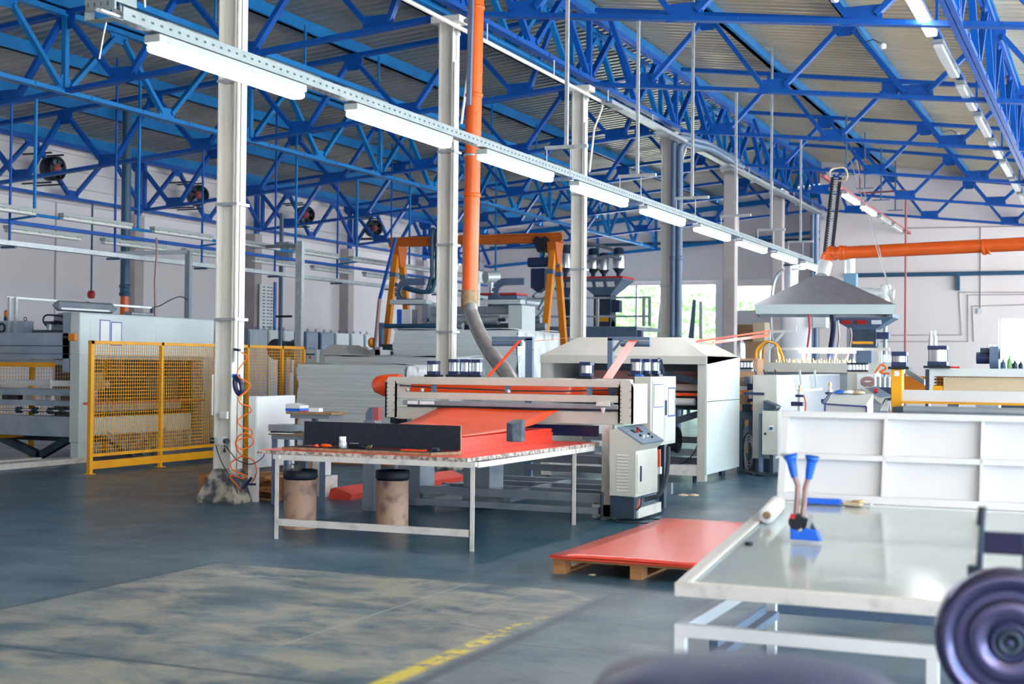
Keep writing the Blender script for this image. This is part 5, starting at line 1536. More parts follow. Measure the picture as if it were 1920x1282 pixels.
# ================================================================== GANTRY CRANE
YG = 33.0
g0, g1 = P(733, 447, Y=YG), P(1055, 435, Y=YG)
zt_ = (g0.z+g1.z)/2; h = zt_-P(733, 463, Y=YG).z
t = thing('gantry_crane', 'orange gantry crane with A-frame legs standing behind the white piles', 'crane', ((g0.x+g1.x)/2, YG, 0))
b = MB().box(g0.x, g1.x, YG-.12, YG+.12, zt_-h, zt_-h+.04).box(g0.x, g1.x, YG-.12, YG+.12, zt_-.04, zt_).box(g0.x, g1.x, YG-.03, YG+.03, zt_-h, zt_)
b.build('beam', 'crane', t)
for xx in (g0.x+.25, g1.x-.2):
    MB().prism([(xx-.12, YG-.28, zt_-h-.003), (xx-.12, YG+.28, zt_-h-.003), (xx-.12, YG+.12, zt_-h-.55), (xx-.12, YG-.12, zt_-h-.55)], (.24, 0, 0)).build('head_plate', 'crane', t)
    for sg in (-1, 1):
        MB().bar((xx, YG+sg*.14, zt_-h-.2), (xx, YG+sg*1.15, .12), .15, .15).build('leg', 'craneleg', t)
        MB().bar((xx, YG+sg*.26, zt_-h-.72), (xx, YG+sg*.29, zt_-h-.84), .17, .17).build('band', 'slate', t)
        MB().cyl((xx-.05, YG+sg*1.15, .1), (xx+.05, YG+sg*1.15, .1), .1, 14).build('wheel', 'black', t)
    MB().bar((xx, YG-1.0, .6), (xx, YG+1.0, .6), .12, .16).build('lower_beam', 'craneleg', t)
    MB().bar((xx, YG-.72, 1.75), (xx, YG+.72, 1.75), .08, .10).build('cross_tie', 'craneleg', t)
xx = P(1018, 450, Y=YG).x
t = thing('chain_hoist', 'dark blue electric hoist hanging under the right end of the orange crane beam', 'hoist', (xx, YG, zt_-h-1))
MB().prism([(xx-.22, YG-.16, zt_-h+.05), (xx-.12, YG-.16, zt_-h+.16), (xx, YG-.16, zt_-h+.1), (xx+.12, YG-.16, zt_-h+.16), (xx+.22, YG-.16, zt_-h+.05), (xx+.08, YG-.16, zt_-h-.25), (xx-.08, YG-.16, zt_-h-.25)], (0, .32, 0)).build('trolley', 'black', t)
MB().box(xx-.38, xx+.42, YG-.15, YG+.15, zt_-h-.62, zt_-h-.38).build('motor', 'navy', t, bevel=.04)
MB().tube([(xx, YG, zt_-h-.25), (xx+.04, YG, zt_-h-.3), (xx, YG, zt_-h-.38)], .03, 8).build('hook', 'black', t)
MB().prism([(xx-.28, YG-.12, zt_-h-.66), (xx+.1, YG-.12, zt_-h-.66), (xx+.1, YG-.12, zt_-h-1.15), (xx-.08, YG-.12, zt_-h-1.28), (xx-.28, YG-.12, zt_-h-1.15)], (0, .24, 0)).build('chain_bag', 'navy', t)
for i in (0, 1):
    xh = P(812+9*i, 450, Y=YG-.2).x
    pts = [(xh, YG-.25, zt_+.05), (xh, YG-.25, zt_-1.2), (xh+.0, YG-.3, P(812, 525, Y=YG).z)]
    cable('green festoon hose hanging over the crane beam, %s one' % ['left', 'right'][i], [(xh+.12, YG-.2, zt_-.1), (xh+.06, YG-.25, zt_+.12)]+pts+[(xh-.1, YG-.4, P(812, 548, Y=YG).z), (xh-.5, YG-.5, P(790, 545, Y=YG).z), (xh-.9, YG-.6, P(775, 535, Y=YG).z)], .055, 'tealpipe', 'hose', 'festoon_hose')

# ================================================================== ROLL MACHINE under the crane
YR = 30.0
def R3(x, y, Y=YR): return P(x, y, Y=Y)
t = thing('winding_machine', 'wide roll winding machine with steel rollers behind the tall white pile', 'machine', R3(850, 680).xy.to_3d())
a_, c_ = R3(796, 575), R3(962, 588)
MB().box(a_.x, c_.x, YR, YR+.4, c_.z, a_.z).build('top_beam', 'steel', t)
MB().box(R3(960, 575).x, R3(985, 575).x, YR-.2, YR+.6, 0, R3(970, 573).z).build('side_frame', 'machwhite', t)
MB().box(R3(795, 575).x, R3(806, 575).x, YR-.1, YR+.6, 0, R3(800, 566).z).build('side_frame', 'steel', t)
zr = R3(880, 600).z
MB().cyl((R3(812, 600).x, YR-.1, zr), (R3(938, 600).x, YR-.1, zr), .115, 24).build('steel_roll', 'galv', t)
MB().cyl((R3(805, 600).x, YR-.1, zr), (R3(950, 600).x, YR-.1, zr), .04, 12).build('roll_shaft', 'darksteel', t)
zr = R3(800, 611, 29.2).z
MB().cyl((R3(722, 611, 29.2).x, 29.2, zr), (R3(866, 611, 29.2).x, 29.2, zr), .055, 20).build('dark_roller', 'tealpipe', t)
MB().box(R3(712, 611, 29.2).x, R3(717, 611, 29.2).x, 29.15, 29.3, 0, R3(715, 605, 29.2).z).build('roller_stand', 'slate', t)
MB().cyl((R3(860, 611, 29.2).x, 29.2, zr), (R3(868, 611, 29.2).x, 29.2, zr), .08, 16).build('roller_end', 'galv', t)
MB().box(R3(870, 611).x, R3(955, 611).x, YR, YR+.5, R3(870, 622).z, R3(870, 606).z).build('lower_beam', 'darksteel', t)
MB().box(R3(905, 560).x, R3(960, 560).x, YR+.3, YR+.9, R3(905, 574).z, R3(905, 553).z).build('drive_cover', 'slate', t)
MB().box(R3(892, 550).x, R3(960, 550).x, YR+.25, YR+.95, R3(905, 552).z, R3(905, 548).z).build('red_lid', 'redpaint', t)
for px0, px1, nm in ((742, 810, 'left'), (925, 985, 'right')):
    a_, c_ = R3(px0, 563), R3(px1, 568)
    MB().box(a_.x, c_.x, YR-.3, YR, c_.z-.03, a_.z).build('tool_shelf', 'machwhite', t)
    k = R3(px0+15, 552); rc = .24; cz = R3(px0+22, 548).z; cx_ = R3(px0+26, 548).x
    cv = [(cx_+.5, YR-.15, cz+rc), (cx_, YR-.15, cz+rc)]+[(cx_-rc*math.sin(a*PI/8), YR-.15, cz+rc*math.cos(a*PI/8)) for a in range(1, 9)]+[(cx_+.45, YR-.15, cz-rc)]
    bb = MB()
    for u, v in zip(cv[:-1], cv[1:]): bb.bar(u, v, .16, .07, (0, 1, 0))
    bb.build('cable_chain', 'slate', t)
p0, p1 = R3(766, 581), R3(779, 606)
tb = thing('blue_gauge_panel', 'blue and white gauge panel left of the second white column', 'panel', p1)
MB().box(R3(757, 581).x, R3(766, 581).x, YR-.35, YR-.3, p1.z-.05, p0.z).build('blue_strip', 'bluetool', tb)
MB().box(p0.x, p1.x+.05, YR-.35, YR-.3, p1.z-.05, p0.z).build('white_panel', 'paper', tb)
MB().box(R3(757, 581).x, p1.x+.05, YR-.29, YR+.0, 0, p0.z).build('backing', 'steel', tb)
# vertical slim masts left of crane
a_ = R3(712, 585, 28.8); 
t = thing('tilted_mast', 'tilted blue and brown mast left of the crane', 'mast', R3(700, 690, 28.8).xy.to_3d())
MB().bar(R3(742, 445, 28.8), R3(712, 560, 28.8), .06, .06).build('upper_mast', 'blue', t)
MB().tube([R3(712, 560, 28.8), R3(702, 660, 28.8), Vector((R3(700, 680, 28.8).x, 28.8, 0))], .05, 4).build('lower_mast', 'film', t)
p = R3(697, 642, 28.8)
MB().lathe([(.0, -.05), (.1, -.05), (.13, 0), (.1, .05), (0, .05)], p, (1, 0, 0), 16).build('pulley', 'craneleg', t)

# far rear column and pipe beyond the duct
p = P(1218//1, 555, Y=45)


def hopper(label, X0px, X1px, ytop, ybot, neck, ymot, Y, loaders, red=True, tagcol=None):
    a_, c_ = P(X0px, ytop, Y=Y), P(X1px, ytop, Y=Y); w = c_.x-a_.x; cx = (a_.x+c_.x)/2
    zt, zb = a_.z, P(cx, ybot, Y=Y).z if False else P((X0px+X1px)/2, ybot, Y=Y).z
    t = thing('dosing_hopper', label, 'hopper', (cx, Y, P((X0px+X1px)/2, ymot, Y=Y).z))
    d = w*.38; nw = w*neck/2
    top = [(cx-w/2, Y-d), (cx+w/2, Y-d), (cx+w/2, Y+d), (cx-w/2, Y+d)]; bot = [(cx-nw, Y-nw), (cx+nw, Y-nw), (cx+nw, Y+nw), (cx-nw, Y+nw)]
    b = MB().add([(x, y, zt) for x, y in top]+[(x, y, zt-.08) for x, y in top]+[(x, y, zb) for x, y in bot],
                 [(3, 2, 1, 0)]+[(i, (i+1) % 4, 4+(i+1) % 4, 4+i) for i in range(4)]+[(4+i, 4+(i+1) % 4, 8+(i+1) % 4, 8+i) for i in range(4)]+[(8, 9, 10, 11)])
    b.build('funnel', 'slate', t)
    if red: MB().box(cx-w/2-.01, cx+w/2+.01, Y-d-.01, Y+d+.01, zt-.04, zt+.02).build('rim', 'redpaint', t)
    for i, fx in enumerate((-.24, 0, .24)):
        x = cx+fx*w; z = zt-.12; k = (zt-z-.08+.2)/(zt-.08-zb)
        f_ = .22; yy = Y-d+(d-nw)*f_
        mt = 'paper' if not tagcol else tagcol[i]
        MB().prism([(x-.08*w, Y-d*1.0+(d-nw)*.12-.02, zt-.14), (x+.08*w, Y-d+(d-nw)*.12-.02, zt-.14), (x+.08*w, Y-d+(d-nw)*.42-.02, zt-.14-(zt-.08-zb)*.34), (x-.08*w, Y-d+(d-nw)*.42-.02, zt-.14-(zt-.08-zb)*.34)], (0, -.012, 0)).build('label_tag', mt, t)
    zm = P((X0px+X1px)/2, ymot, Y=Y).z
    MB().box(cx-nw, cx+nw, Y-nw, Y+nw, zm, zb).build('mixing_box', 'darksteel', t)
    MB().box(cx-nw*.8, cx+nw*.8, Y-nw-.01, Y-nw, zm+(zb-zm)*.15, zm+(zb-zm)*.3).build('warning_sticker', 'yellow', t)
    MB().cyl((cx-nw, Y, zm+.02), (cx+nw*1.0, Y, zm+.02), (zb-zm)*.18, 16).build('feed_cylinder', 'slate', t)
    MB().box(cx+nw, cx+nw*1.9, Y-nw*.5, Y+nw*.5, zm+(zb-zm)*.45, zm+(zb-zm)*.85).build('motor', 'navy', t)
    if not loaders or X0px < 1090: MB().box(cx-nw*.6, cx+nw*.6, Y-nw*.6, Y+nw*.6, 0, zm).build('stand', 'slate', t)
    for (px, r, hgt) in loaders:
        x = P(px, ytop, Y=Y).x
        MB().lathe([(r*.35, 0), (r*.35, hgt*.12), (r, hgt*.3)], (x, Y, zt+.02), n=18).build('loader_cone', 'darksteel', t)
        MB().lathe([(r, hgt*.3), (r, hgt*.72), (r*.95, hgt*.76)], (x, Y, zt+.02), n=18).build('loader_body', 'chrome', t)
        MB().lathe([(r*.95, hgt*.76), (r*.8, hgt*.78), (r*.8, hgt*.95), (r*.5, hgt), (0, hgt)], (x, Y, zt+.02), n=18).build('loader_head', 'darksteel', t)
    return t


YH = 40.0
hopper('dosing hopper with four steel loaders and a red rim, right of the gantry crane', 1092, 1178, 522, 554, .36, 612, YH, [(1112, .19, .9), (1132, .17, .75), (1160, .19, .9)])
hopper('dosing hopper seen between the legs of the orange crane', 1038, 1084, 522, 556, .4, 618, YH+1, [(1060, .19, 1.0)])
# platform with railing
a_, c_ = P(1092, 614, Y=YH+.0), P(1218, 630, Y=YH)
t = thing('machine_platform', 'steel platform with thin railing beneath the dosing hoppers', 'platform', ((a_.x+c_.x)/2, YH, 0))
MB().box(a_.x-2.2, c_.x, YH-1.2, YH+1.0, c_.z+.15, a_.z).build('deck', 'steel', t)
MB().box(a_.x-2.2, c_.x, YH-1.25, YH-1.2, c_.z-.1, a_.z-.02).build('fascia', 'slate', t)
for px in (1097, 1120, 1207, 1218):
    x = P(px, 560, Y=YH-1.2).x; MB().box(x-.04, x+.04, YH-1.22, YH-1.14, a_.z, P(px, 558, Y=YH-1.2).z).build('railing_post', 'galv', t)
for y in (558, 593):
    z = P(1150, y, Y=YH-1.2).z; MB().box(a_.x-2.2, P(1220, y, Y=YH-1.2).x, YH-1.2, YH-1.16, z-.03, z+.03).build('rail', 'galv', t)
for px in (1095, 1210): x = P(px, 625, Y=YH).x; MB().box(x-.08, x+.08, YH-.6, YH-.4, 0, c_.z+.15).build('leg', 'slate', t)
MB().box(P(1070, 600, Y=YH-.8).x, P(1082, 600, Y=YH-.8).x, YH-.9, YH-.7, 0, 2.5).build('leg', 'slate', t)
# leaning bars near the windows
for i, (xa_, ya_, xb_, yb_) in enumerate(((1226, 632, 1240, 568), (1280, 632, 1302, 562), (1316, 632, 1314, 565), (1293, 632, 1302, 563))):
    tag(MB().bar((P(xa_, ya_, Y=47).x, 46.9, 0), P(xb_, yb_, Y=47.3), .10, .08).build('leaning_profile', 'galvlight' if i % 2 == 0 else 'slate'), 'long metal profile upright before the bright loading window, %s from the left' % ['first', 'second', 'fourth', 'third'][i], 'profile', 'profiles leaning before the window')
cable('grey hose arching over the dosing hoppers', [P(1096, 455, Y=YH), P(1120, 460, Y=YH), P(1145, 467, Y=YH), P(1160, 474, Y=YH)], .05, 'steel', 'hose', 'conveying_hose')
cable('second grey hose sagging between the hopper loaders', [P(1096, 492, Y=YH-.3), P(1118, 485, Y=YH-.3), P(1142, 480, Y=YH-.3), P(1165, 486, Y=YH-.2)], .05, 'steel', 'hose', 'conveying_hose')
for i, (xa_, ya_, xm_, ym_, xb_, yb_) in enumerate(((1036, 470, 1022, 530, 1000, 556), (1026, 480, 1034, 530, 1010, 580), (1052, 470, 1030, 560, 1004, 600))):
    cable('grey conveying hose between the crane legs and the roll machine, %s one' % ['front', 'middle', 'rear'][i], [P(xa_, ya_, Y=38+i*.3), P(xm_, ym_, Y=37.5+i*.3), P(xb_, yb_, Y=37+i*.3)], .05, 'steel', 'hose', 'conveying_hose')
# silver vertical filter unit and motor above roll machine
p = P(896, 490, Y=38)
t = thing('filter_unit', 'slim grey filter unit right behind the orange vertical duct', 'filter', (p.x, 38, 0))
MB().cyl((p.x, 38, 0), (p.x, 38, P(896, 500, Y=38).z), .09, 14).build('pipe', 'galv', t)
MB().cyl((p.x, 38, P(896, 530, Y=38).z), (p.x, 38, P(896, 510, Y=38).z), .17, 18).build('lower_canister', 'galvlight', t)
MB().box(p.x-.15, p.x+.15, 37.85, 38.15, P(896, 508, Y=38).z, P(896, 490, Y=38).z).build('head', 'steel', t, bevel=.03)
p = P(920, 520, Y=36)
t = thing('round_motor', 'round grey motor on a small pipe above the roll machine', 'motor', (p.x, 36, 0))
MB().cyl(p+Vector((-.1, -.15, 0)), p+Vector((.12, .2, .03)), .17, 20).build('drum', 'galvlight', t)
MB().cyl((p.x+.02, 36, 0), (p.x+.02, 36, p.z-.1), .06, 12).build('stand', 'galv', t)
p = P(985, 640, Y=27)
t = thing('machine_cluster', 'dark machine frame with pipes at the foot of the right crane leg', 'machine', (p.x, 27, 0))
MB().box(P(1000, 640, Y=27).x, P(1016, 640, Y=27).x, 27, 27.1, 0, P(1005, 622, Y=27).z).box(P(1000, 640, Y=27).x, P(1016, 640, Y=27).x, 27, 27.1, 2.0, 2.1).build('frame', 'galvlight', t)
MB().box(P(968, 640, Y=27.2).x, P(998, 640, Y=27.2).x, 27.2, 27.9, 0, P(980, 655, Y=27.2).z).build('body', 'darksteel', t)
for (x, y, w) in ((990, 600, .35), (1003, 612, .3), (985, 618, .2)):
    o = P(x, y, Y=32); MB().cyl((o.x-w, 32, o.z), (o.x+w, 32, o.z), .09, 12).build('roller_cluster', 'steel', t)

# ================================================================== RED PALLET
t = thing('wooden_pallet', 'long low wooden pallet under the glossy red sheets, beside the front table', 'pallet', (-3.6, 12.1, 0))
px0, px1, py0, py1 = -4.22, -2.95, 10.62, 13.7
for x in (px0, -3.56, px1-.1):
    MB().box(x, x+.10, py0, py1, 0, .02).build('skid', 'wood', t)
    for y in (py0, (py0+py1)/2-.07, py1-.14): MB().box(x, x+.10, y, y+.14, .02, .105).build('block', 'wood', t)
for i in range(9):
    y = py0+(py1-py0-.1)*i/8; MB().box(px0, px1, y, y+.1, .105, .127).build('deck_board', 'wood', t)
t = thing('sheet_pile', 'flat glossy red plastic sheets lying on the low pallet', 'sheet pile', (-3.6, 12.1, .128))
b = MB()
for i in range(3): b.box(px0-.02+.006*i, px1+.03, py0-.04+.005*i, py1+.02, .129+.005*i, .1335+.005*i)
b.build('lower_sheets', 'redmat', t)
ny = 16
MB().grid([[(px0-.02+(px1-px0+.05)*j/8, py0-.04+(py1-py0+.06)*i/ny, .146+.003*math.sin(i*.9+.5)*math.sin(j*.7)+.004*(1-abs(j-4)/4)) for j in range(9)] for i in range(ny+1)], (0, 0, .004)).build('top_sheet', 'redmat', t)
p = P(1110, 1078, Z=0)
tag(MB().lathe([(0, 0), (.03, .0), (.03, .008), (0, .012)], (p.x, p.y, 0), n=7).build('offcut', 'beige'), 'tiny pale offcut lying on the floor before the red pallet', 'offcut')

# ================================================================== FRONT TABLE (tilted top)
TY0, TZ0, TK = 5.90, .75, .109


def PT(x, y):
    d = P(x, y, Y=1.0)-Vector((0, 0, EYE))
    s_ = (TZ0-EYE-TK*TY0)/(d.z-TK*d.y)
    return Vector((0, 0, EYE))+d*s_


A = PT(1257, 1093); B = PT(1452, 938)
xl = (A.x+B.x)/2
yf, yb = A.y, B.y
xr = .45
zf, zb2 = TZ0, TZ0+TK*(yb-TY0)
t = thing('assembly_table', 'large white-framed table with glossy grey tilted top, in the right foreground', 'table', (xl+1.1, (yf+yb)/2, 0))
def sl(y, dz=0): return TZ0+TK*(y-TY0)+dz
MB().prism([(xl+.05, yf+.05, sl(yf+.05, -.03)), (xr-.05, yf+.05, sl(yf+.05, -.03)), (xr-.05, yb-.02, sl(yb-.02, -.03)), (xl+.05, yb-.02, sl(yb-.02, -.03))], (0, 0, .027)).build('tabletop', 'gloss', t)
w = .055
for nm, p0, p1 in (('rim', (xl, yf+w/2), (xr, yf+w/2)), ('rim', (xl, yb-.0), (xr, yb-.0))):
    MB().bar((p0[0], p0[1], sl(p0[1], -.028)), (p1[0], p1[1], sl(p1[1], -.028)), w, .062).build(nm, 'dirtywhite' if p0[1] < 6.5 else 'white', t, bevel=.004)
for x in (xl+w/2, xr-w/2): MB().bar((x, yf+w, sl(yf+w, -.028)), (x, yb, sl(yb, -.028)), w, .062).build('rim', 'white', t, bevel=.004)
MB().prism([(xl+w, yf+.02, sl(yf+.02, .0035)), (xl+w+.02, yf+.02, sl(yf+.02, .0035)), (xl+w+.02, yb-.03, sl(yb-.03, .0035)), (xl+w, yb-.03, sl(yb-.03, .0035))], (0, 0, .004)).build('edge_trim', 'paper', t)
zr = P(1257, 1169, Y=yf).z
MB().box(xl, xr, yf, yf+.05, zr-.055, zr).build('lower_rail', 'white', t, bevel=.003)
MB().box(xl, xl+.05, yf+.051, yb-.1, zr-.055, zr).build('lower_rail', 'white', t, bevel=.003)
MB().box(xl+.02, xl+.07, yf+.1, yb-.1, zr-.26, zr-.22).build('under_rail', 'slate', t)
xlr = P(1748, 1230, Y=yf).x
for x, y, zz in ((xl, yf, zr-.055), (xlr-.025, yf, zr-.055), (xl, yb-.1, sl(yb-.1, -.06)), (xr-.06, yb-.1, sl(yb-.1, -.06))):
    MB().box(x, x+.05, y+.0, y+.05, 0, zz).build('leg', 'white', t, bevel=.003)
# low dolly under the table
Yd_ = P(1424, 1178, Z=0).y; xd = P(1424, 1178, Z=0).x
t2 = thing('roller_dolly', 'low blue-grey dolly on castors, seen under the front table', 'dolly', (xd+.8, Yd_-.5, 0))
MB().box(xd+.02, xr+.3, Yd_-.02, Yd_+.04, .11, .17).build('rear_beam', 'slate', t2)
MB().box(xd+.02, xd+.07, Yd_-1.3, Yd_-.02, .11, .17).build('side_beam', 'slate', t2)
for dx, dy in ((.045, .0), (.045, -1.25), (1.6, 0)):
    k = MB().box(xd+dx-.03, xd+dx-.02, Yd_+dy-.03, Yd_+dy+.03, .04, .11).box(xd+dx+.02, xd+dx+.03, Yd_+dy-.03, Yd_+dy+.03, .04, .11).box(xd+dx-.03, xd+dx+.03, Yd_+dy-.03, Yd_+dy+.03, .10, .11).build('castor', 'darksteel', t2)
    MB().cyl((xd+dx-.018, Yd_+dy, .045), (xd+dx+.018, Yd_+dy, .045), .045, 18).build('castor_wheel', 'galv', k)
# upright back panel with ribs
zt0 = sl(yb, .005); lean = .13
ptop = P(1466, 770, Y=yb+lean)
hz = ptop.z-zt0
t = thing('back_panel', 'upright white ribbed panel standing at the rear edge of the front table', 'panel', (xl+1, yb, zt0))
def bp(x, f, d=0): return Vector((x, yb+lean*f+d, zt0+hz*f))
MB().prism([bp(xl+.03, .0, .05), bp(xr+.5, .0, .05), bp(xr+.5, 1, .05), bp(xl+.03, 1, .05)], (0, .01, 0)).build('sheet', 'white', t)
for nm, f0, f1 in (('bottom_rail', .0, .085), ('middle_rail', .465, .53), ('top_rail', .93, 1.0)):
    MB().prism([bp(xl+.03, f0, .0), bp(xr+.5, f0, .0), bp(xr+.5, f1, .0), bp(xl+.03, f1, .0)], (0, .05, 0)).build(nm, 'white', t, bevel=.004)
xs = [P(x, 860, Y=yb+.07).x for x in (1467, 1655, 1838)]
for i, x in enumerate(xs+[xs[2]+(xs[2]-xs[1])]):
    ww = .04 if i == 0 else .012
    MB().prism([bp(x if i else xl+.03, .085, .0), bp((x if i else xl+.03)+ww, .085, .0), bp((x if i else xl+.03)+ww, .93, .0), bp(x if i else xl+.03, .93, .0)], (0, .049, 0)).build('rib', 'white', t)

# things on the table
p = PT(1510, 1016)
t = thing('strapping_tool', 'blue-handled strapping tool standing upright on the glossy table', 'tool', p)
def TO(dx, dz, dy=0): return Vector((p.x+dx*p.y/2615*1.05, p.y+dy, p.z+dz*p.y/2615*1.05))
MB().prism([TO(-25, 4, -.03), TO(30, 4, -.03), TO(22, 22, -.03), TO(0, 26, -.03), TO(-10, 16, -.03), TO(-26, 34, -.03)], (0, .05, 0)).build('base', 'bluetool', t, bevel=.006)
MB().cyl(TO(-14, 36, -.035), TO(-14, 36, .035), .038, 20).build('gear_housing', 'black', t)
MB().prism([TO(-20, 50, -.01), TO(10, 40, -.01), TO(26, 12, -.01), TO(-4, 20, -.01)], (0, .02, 0)).build('side_plate', 'darksteel', t, bevel=.004)
MB().cyl(TO(-20, 46, -.04), TO(-20, 46, -.035), .014, 12).build('bolt', 'redpaint', t)
MB().bar(TO(6, 26, -.02), TO(12, 50, -.02), .012, .02).build('trigger', 'chrome', t)
for pts, nm in (([TO(-17, 50), TO(-15, 75), TO(-14, 100), TO(-21, 118)], 'a'), ([TO(-6, 45), TO(-2, 70), TO(-1, 95), TO(5, 115)], 'b')):
    MB().tube(pts, .013, 10).build('lever', 'film', t)
for a_, c_ in ((TO(-20, 114), TO(-27, 148)), (TO(5, 112), TO(11, 148))):
    MB().lathe([(.016, 0), (.020, .03), (.024, .08), (.036, .115), (.034, (c_-a_).length)], a_, c_-a_, 18).build('grip', 'bluetool', t)
a_, c_ = PT(1438, 982), PT(1468, 948)
a_.z += .045; c_.z += .045; d_ = (c_-a_).normalized(); L_ = .30
t = thing('film_roll', 'white stretch film roll lying across the left rim of the glossy table', 'roll', a_)
MB().lathe([(.020, 0), (.044, 0), (.044, L_), (.020, L_)], a_, d_, 28).build('film', 'paper', t)
MB().lathe([(.014, -.012), (.020, -.012), (.020, L_+.02), (.014, L_+.02)], a_, d_, 24).build('core', 'ply', t)
MB().cyl(a_-d_*.008, a_-d_*.004, .0145, 16).build('core_hole', 'black', t)
a_, c_ = PT(1508, 944), PT(1578, 947)
tag(MB().bar(a_+Vector((0, 0, .018)), c_+Vector((0, 0, .018)), .05, .03).build('spirit_level', 'bluetool', bevel=.006), 'blue bar-shaped tool lying against the foot of the white back panel', 'tool')
a_, c_ = PT(1583, 947), PT(1616, 950)
t = thing('padlock_tool', 'small beige tool with a metal ring right of the blue bar', 'tool', a_)
MB().bar(a_+Vector((0, 0, .012)), c_+Vector((0, 0, .012)), .05, .02).build('body', 'beige', t, bevel=.005)
MB().tube([c_+Vector((-.02+.03*math.cos(k*PI/6), .0+.02*math.sin(k*PI/6), .03)) for k in range(13)], .005, 6).build('ring', 'brass', t)
p = PT(1404, 1021)
tag(MB().lathe([(0, 0), (.020, .0), (.021, .012), (.008, .014), (0, .010)], p, n=20).build('rubber_washer', 'black'), 'small black round washer lying near the left edge of the glossy table', 'washer')
p = PT(1625, 948)
tag(MB().bar(p+Vector((-.02, 0, .008)), p+Vector((.03, 0, .008)), .02, .012).build('metal_clip', 'chrome', bevel=.003), 'tiny metal clip right of the beige tool at the panel foot', 'clip')

# ================================================================== STRAP REEL CART (front right)
cc = P(1893, 1203, Y=4.05)
ax = Vector((.16, -1, .0)).normalized()
t = thing('strap_reel_cart', 'dark glossy strap reel on an upright stand with handle, cut off by the right edge', 'cart', (cc.x, cc.y+.15, 0))
R0 = 136*3.75/2615
MB().lathe([(.0, -.10), (R0*.93, -.10), (R0, -.07), (R0*1.0, -.02), (R0*.96, .015), (R0*.86, .022), (R0*.77, .010), (R0*.70, -.008)], cc, ax, 64).build('outer_rim', 'drum', t)
MB().lathe([(R0*.70, -.012), (R0*.66, -.03), (R0*.62, -.03), (R0*.60, -.012)], cc, ax, 64).build('groove', 'black', t)
MB().lathe([(R0*.605, -.02), (R0*.59, .004), (R0*.50, .012), (R0*.30, .006), (R0*.26, -.002), (0, -.002)], cc, ax, 64).build('reel_face', 'drum', t)
MB().lathe([(R0*.27, -.004), (R0*.26, .014), (R0*.22, .016), (R0*.20, .004)], cc, ax, 40).build('hub_ring', 'navy', t)
MB().lathe([(R0*.17, -.004), (R0*.16, .020), (R0*.12, .022), (R0*.10, .008), (0, .010)], cc, ax, 32).build('hub', 'darksteel', t)
MB().lathe([(R0*.07, 0), (R0*.06, .024), (0, .026)], cc, ax, 3, smooth=False).build('hub_nut', 'drum', t)
MB().cyl(cc-ax*.09, cc-ax*.22, .03, 16).build('axle', 'darksteel', t)
yp = cc.y+.22
h0 = P(1842, 948, Y=yp); h1 = P(1833, 1078, Y=yp)
MB().cyl(P(1842, 950, Y=yp), P(1839, 985, Y=yp), .012, 14).build('grip', 'rubber', t)
MB().cyl(P(1840, 984, Y=yp), P(1831, 1090, Y=yp), .0055, 10).cyl(P(1844, 984, Y=yp), P(1837, 1090, Y=yp), .0055, 10).build('handle_rod', 'darksteel', t)
q0, q1 = P(1843, 995, Y=yp), P(1990, 1046, Y=yp)
MB().box(q0.x, q1.x, yp-.004, yp+.004, q1.z, q0.z).build('back_plate', 'drum', t, bevel=.002)
MB().box(cc.x-.13, cc.x-.10, yp-.015, yp+.015, 0.03, P(1835, 1060, Y=yp).z).build('stand_post', 'darksteel', t)
MB().box(cc.x+.02, cc.x+.06, yp-.02, yp+.02, .03, q0.z).build('stand_post', 'darksteel', t)
MB().box(cc.x-.22, cc.x+.22, yp-.25, yp+.2, .0, .035).build('base', 'darksteel', t, bevel=.005)
# dark lid at the very front
cl = P(1400, 1330, Y=2.1)
t = thing('round_bin', 'out-of-focus dark indigo rounded lid at the bottom picture edge', 'bin', (cl.x, cl.y, 0))
rl = .235; zt_ = P(1400, 1243, Y=2.1).z-.012
MB().lathe([(rl*.86, 0), (rl*.92, .05), (rl*.98, zt_-.09), (0.02, zt_-.09)], (cl.x, cl.y, 0), n=48).build('body', 'drum', t)
MB().lathe([(rl*1.0, 0), (rl*1.03, .01), (rl*1.02, .05), (rl*.93, .078), (rl*.6, .088), (0, .09)], (cl.x, cl.y, zt_-.09), n=48).build('lid', 'navy', t)

# ================================================================== EXTRUSION LINE (right rear)
# fume hood
YHd = 27.2
fl_, frr = P(1418, 585, Y=YHd), P(1675, 592, Y=YHd+.55)
zb_ = (fl_.z+frr.z)/2
dv = Vector((frr.x-fl_.x, frr.y-fl_.y, 0)); bk = Vector((-dv.y, dv.x, 0)).normalized()*1.9
t = thing('fume_hood', 'grey pyramid-shaped fume hood hanging above the extrusion line', 'hood', (fl_+frr)/2)
c0 = [Vector((fl_.x, fl_.y, 0)), Vector((frr.x, frr.y, 0)), Vector((frr.x, frr.y, 0))+bk, Vector((fl_.x, fl_.y, 0))+bk]
ctr = sum(c0, Vector())/4
hr = P(1540, 567, Y=YHd).z-P(1540, 585, Y=YHd).z
hh = P(1540, 516, Y=YHd+.9).z-zb_
out = [ctr+(c-ctr)*1.035 for c in c0]
at_ = [ctr+(c-ctr)*s_ for c, s_ in zip(c0, (.14, .14, .14, .14))]
sh = P(1541, 516, Y=ctr.y)-Vector((ctr.x, ctr.y, 0)); shv = Vector((sh.x, 0, 0))
b = MB()
b.add([c+Vector((0, 0, zb_+hr)) for c in out]+[a+shv+Vector((0, 0, zb_+hh)) for a in at_],
      [(i, (i+1) % 4, 4+(i+1) % 4, 4+i) for i in range(4)]+[(4, 5, 6, 7)])
b.build('canopy', 'hood', t)
b = MB()
b.add([c+Vector((0, 0, zb_)) for c in c0]+[c+Vector((0, 0, zb_+hr)) for c in out], [(i, (i+1) % 4, 4+(i+1) % 4, 4+i) for i in range(4)])
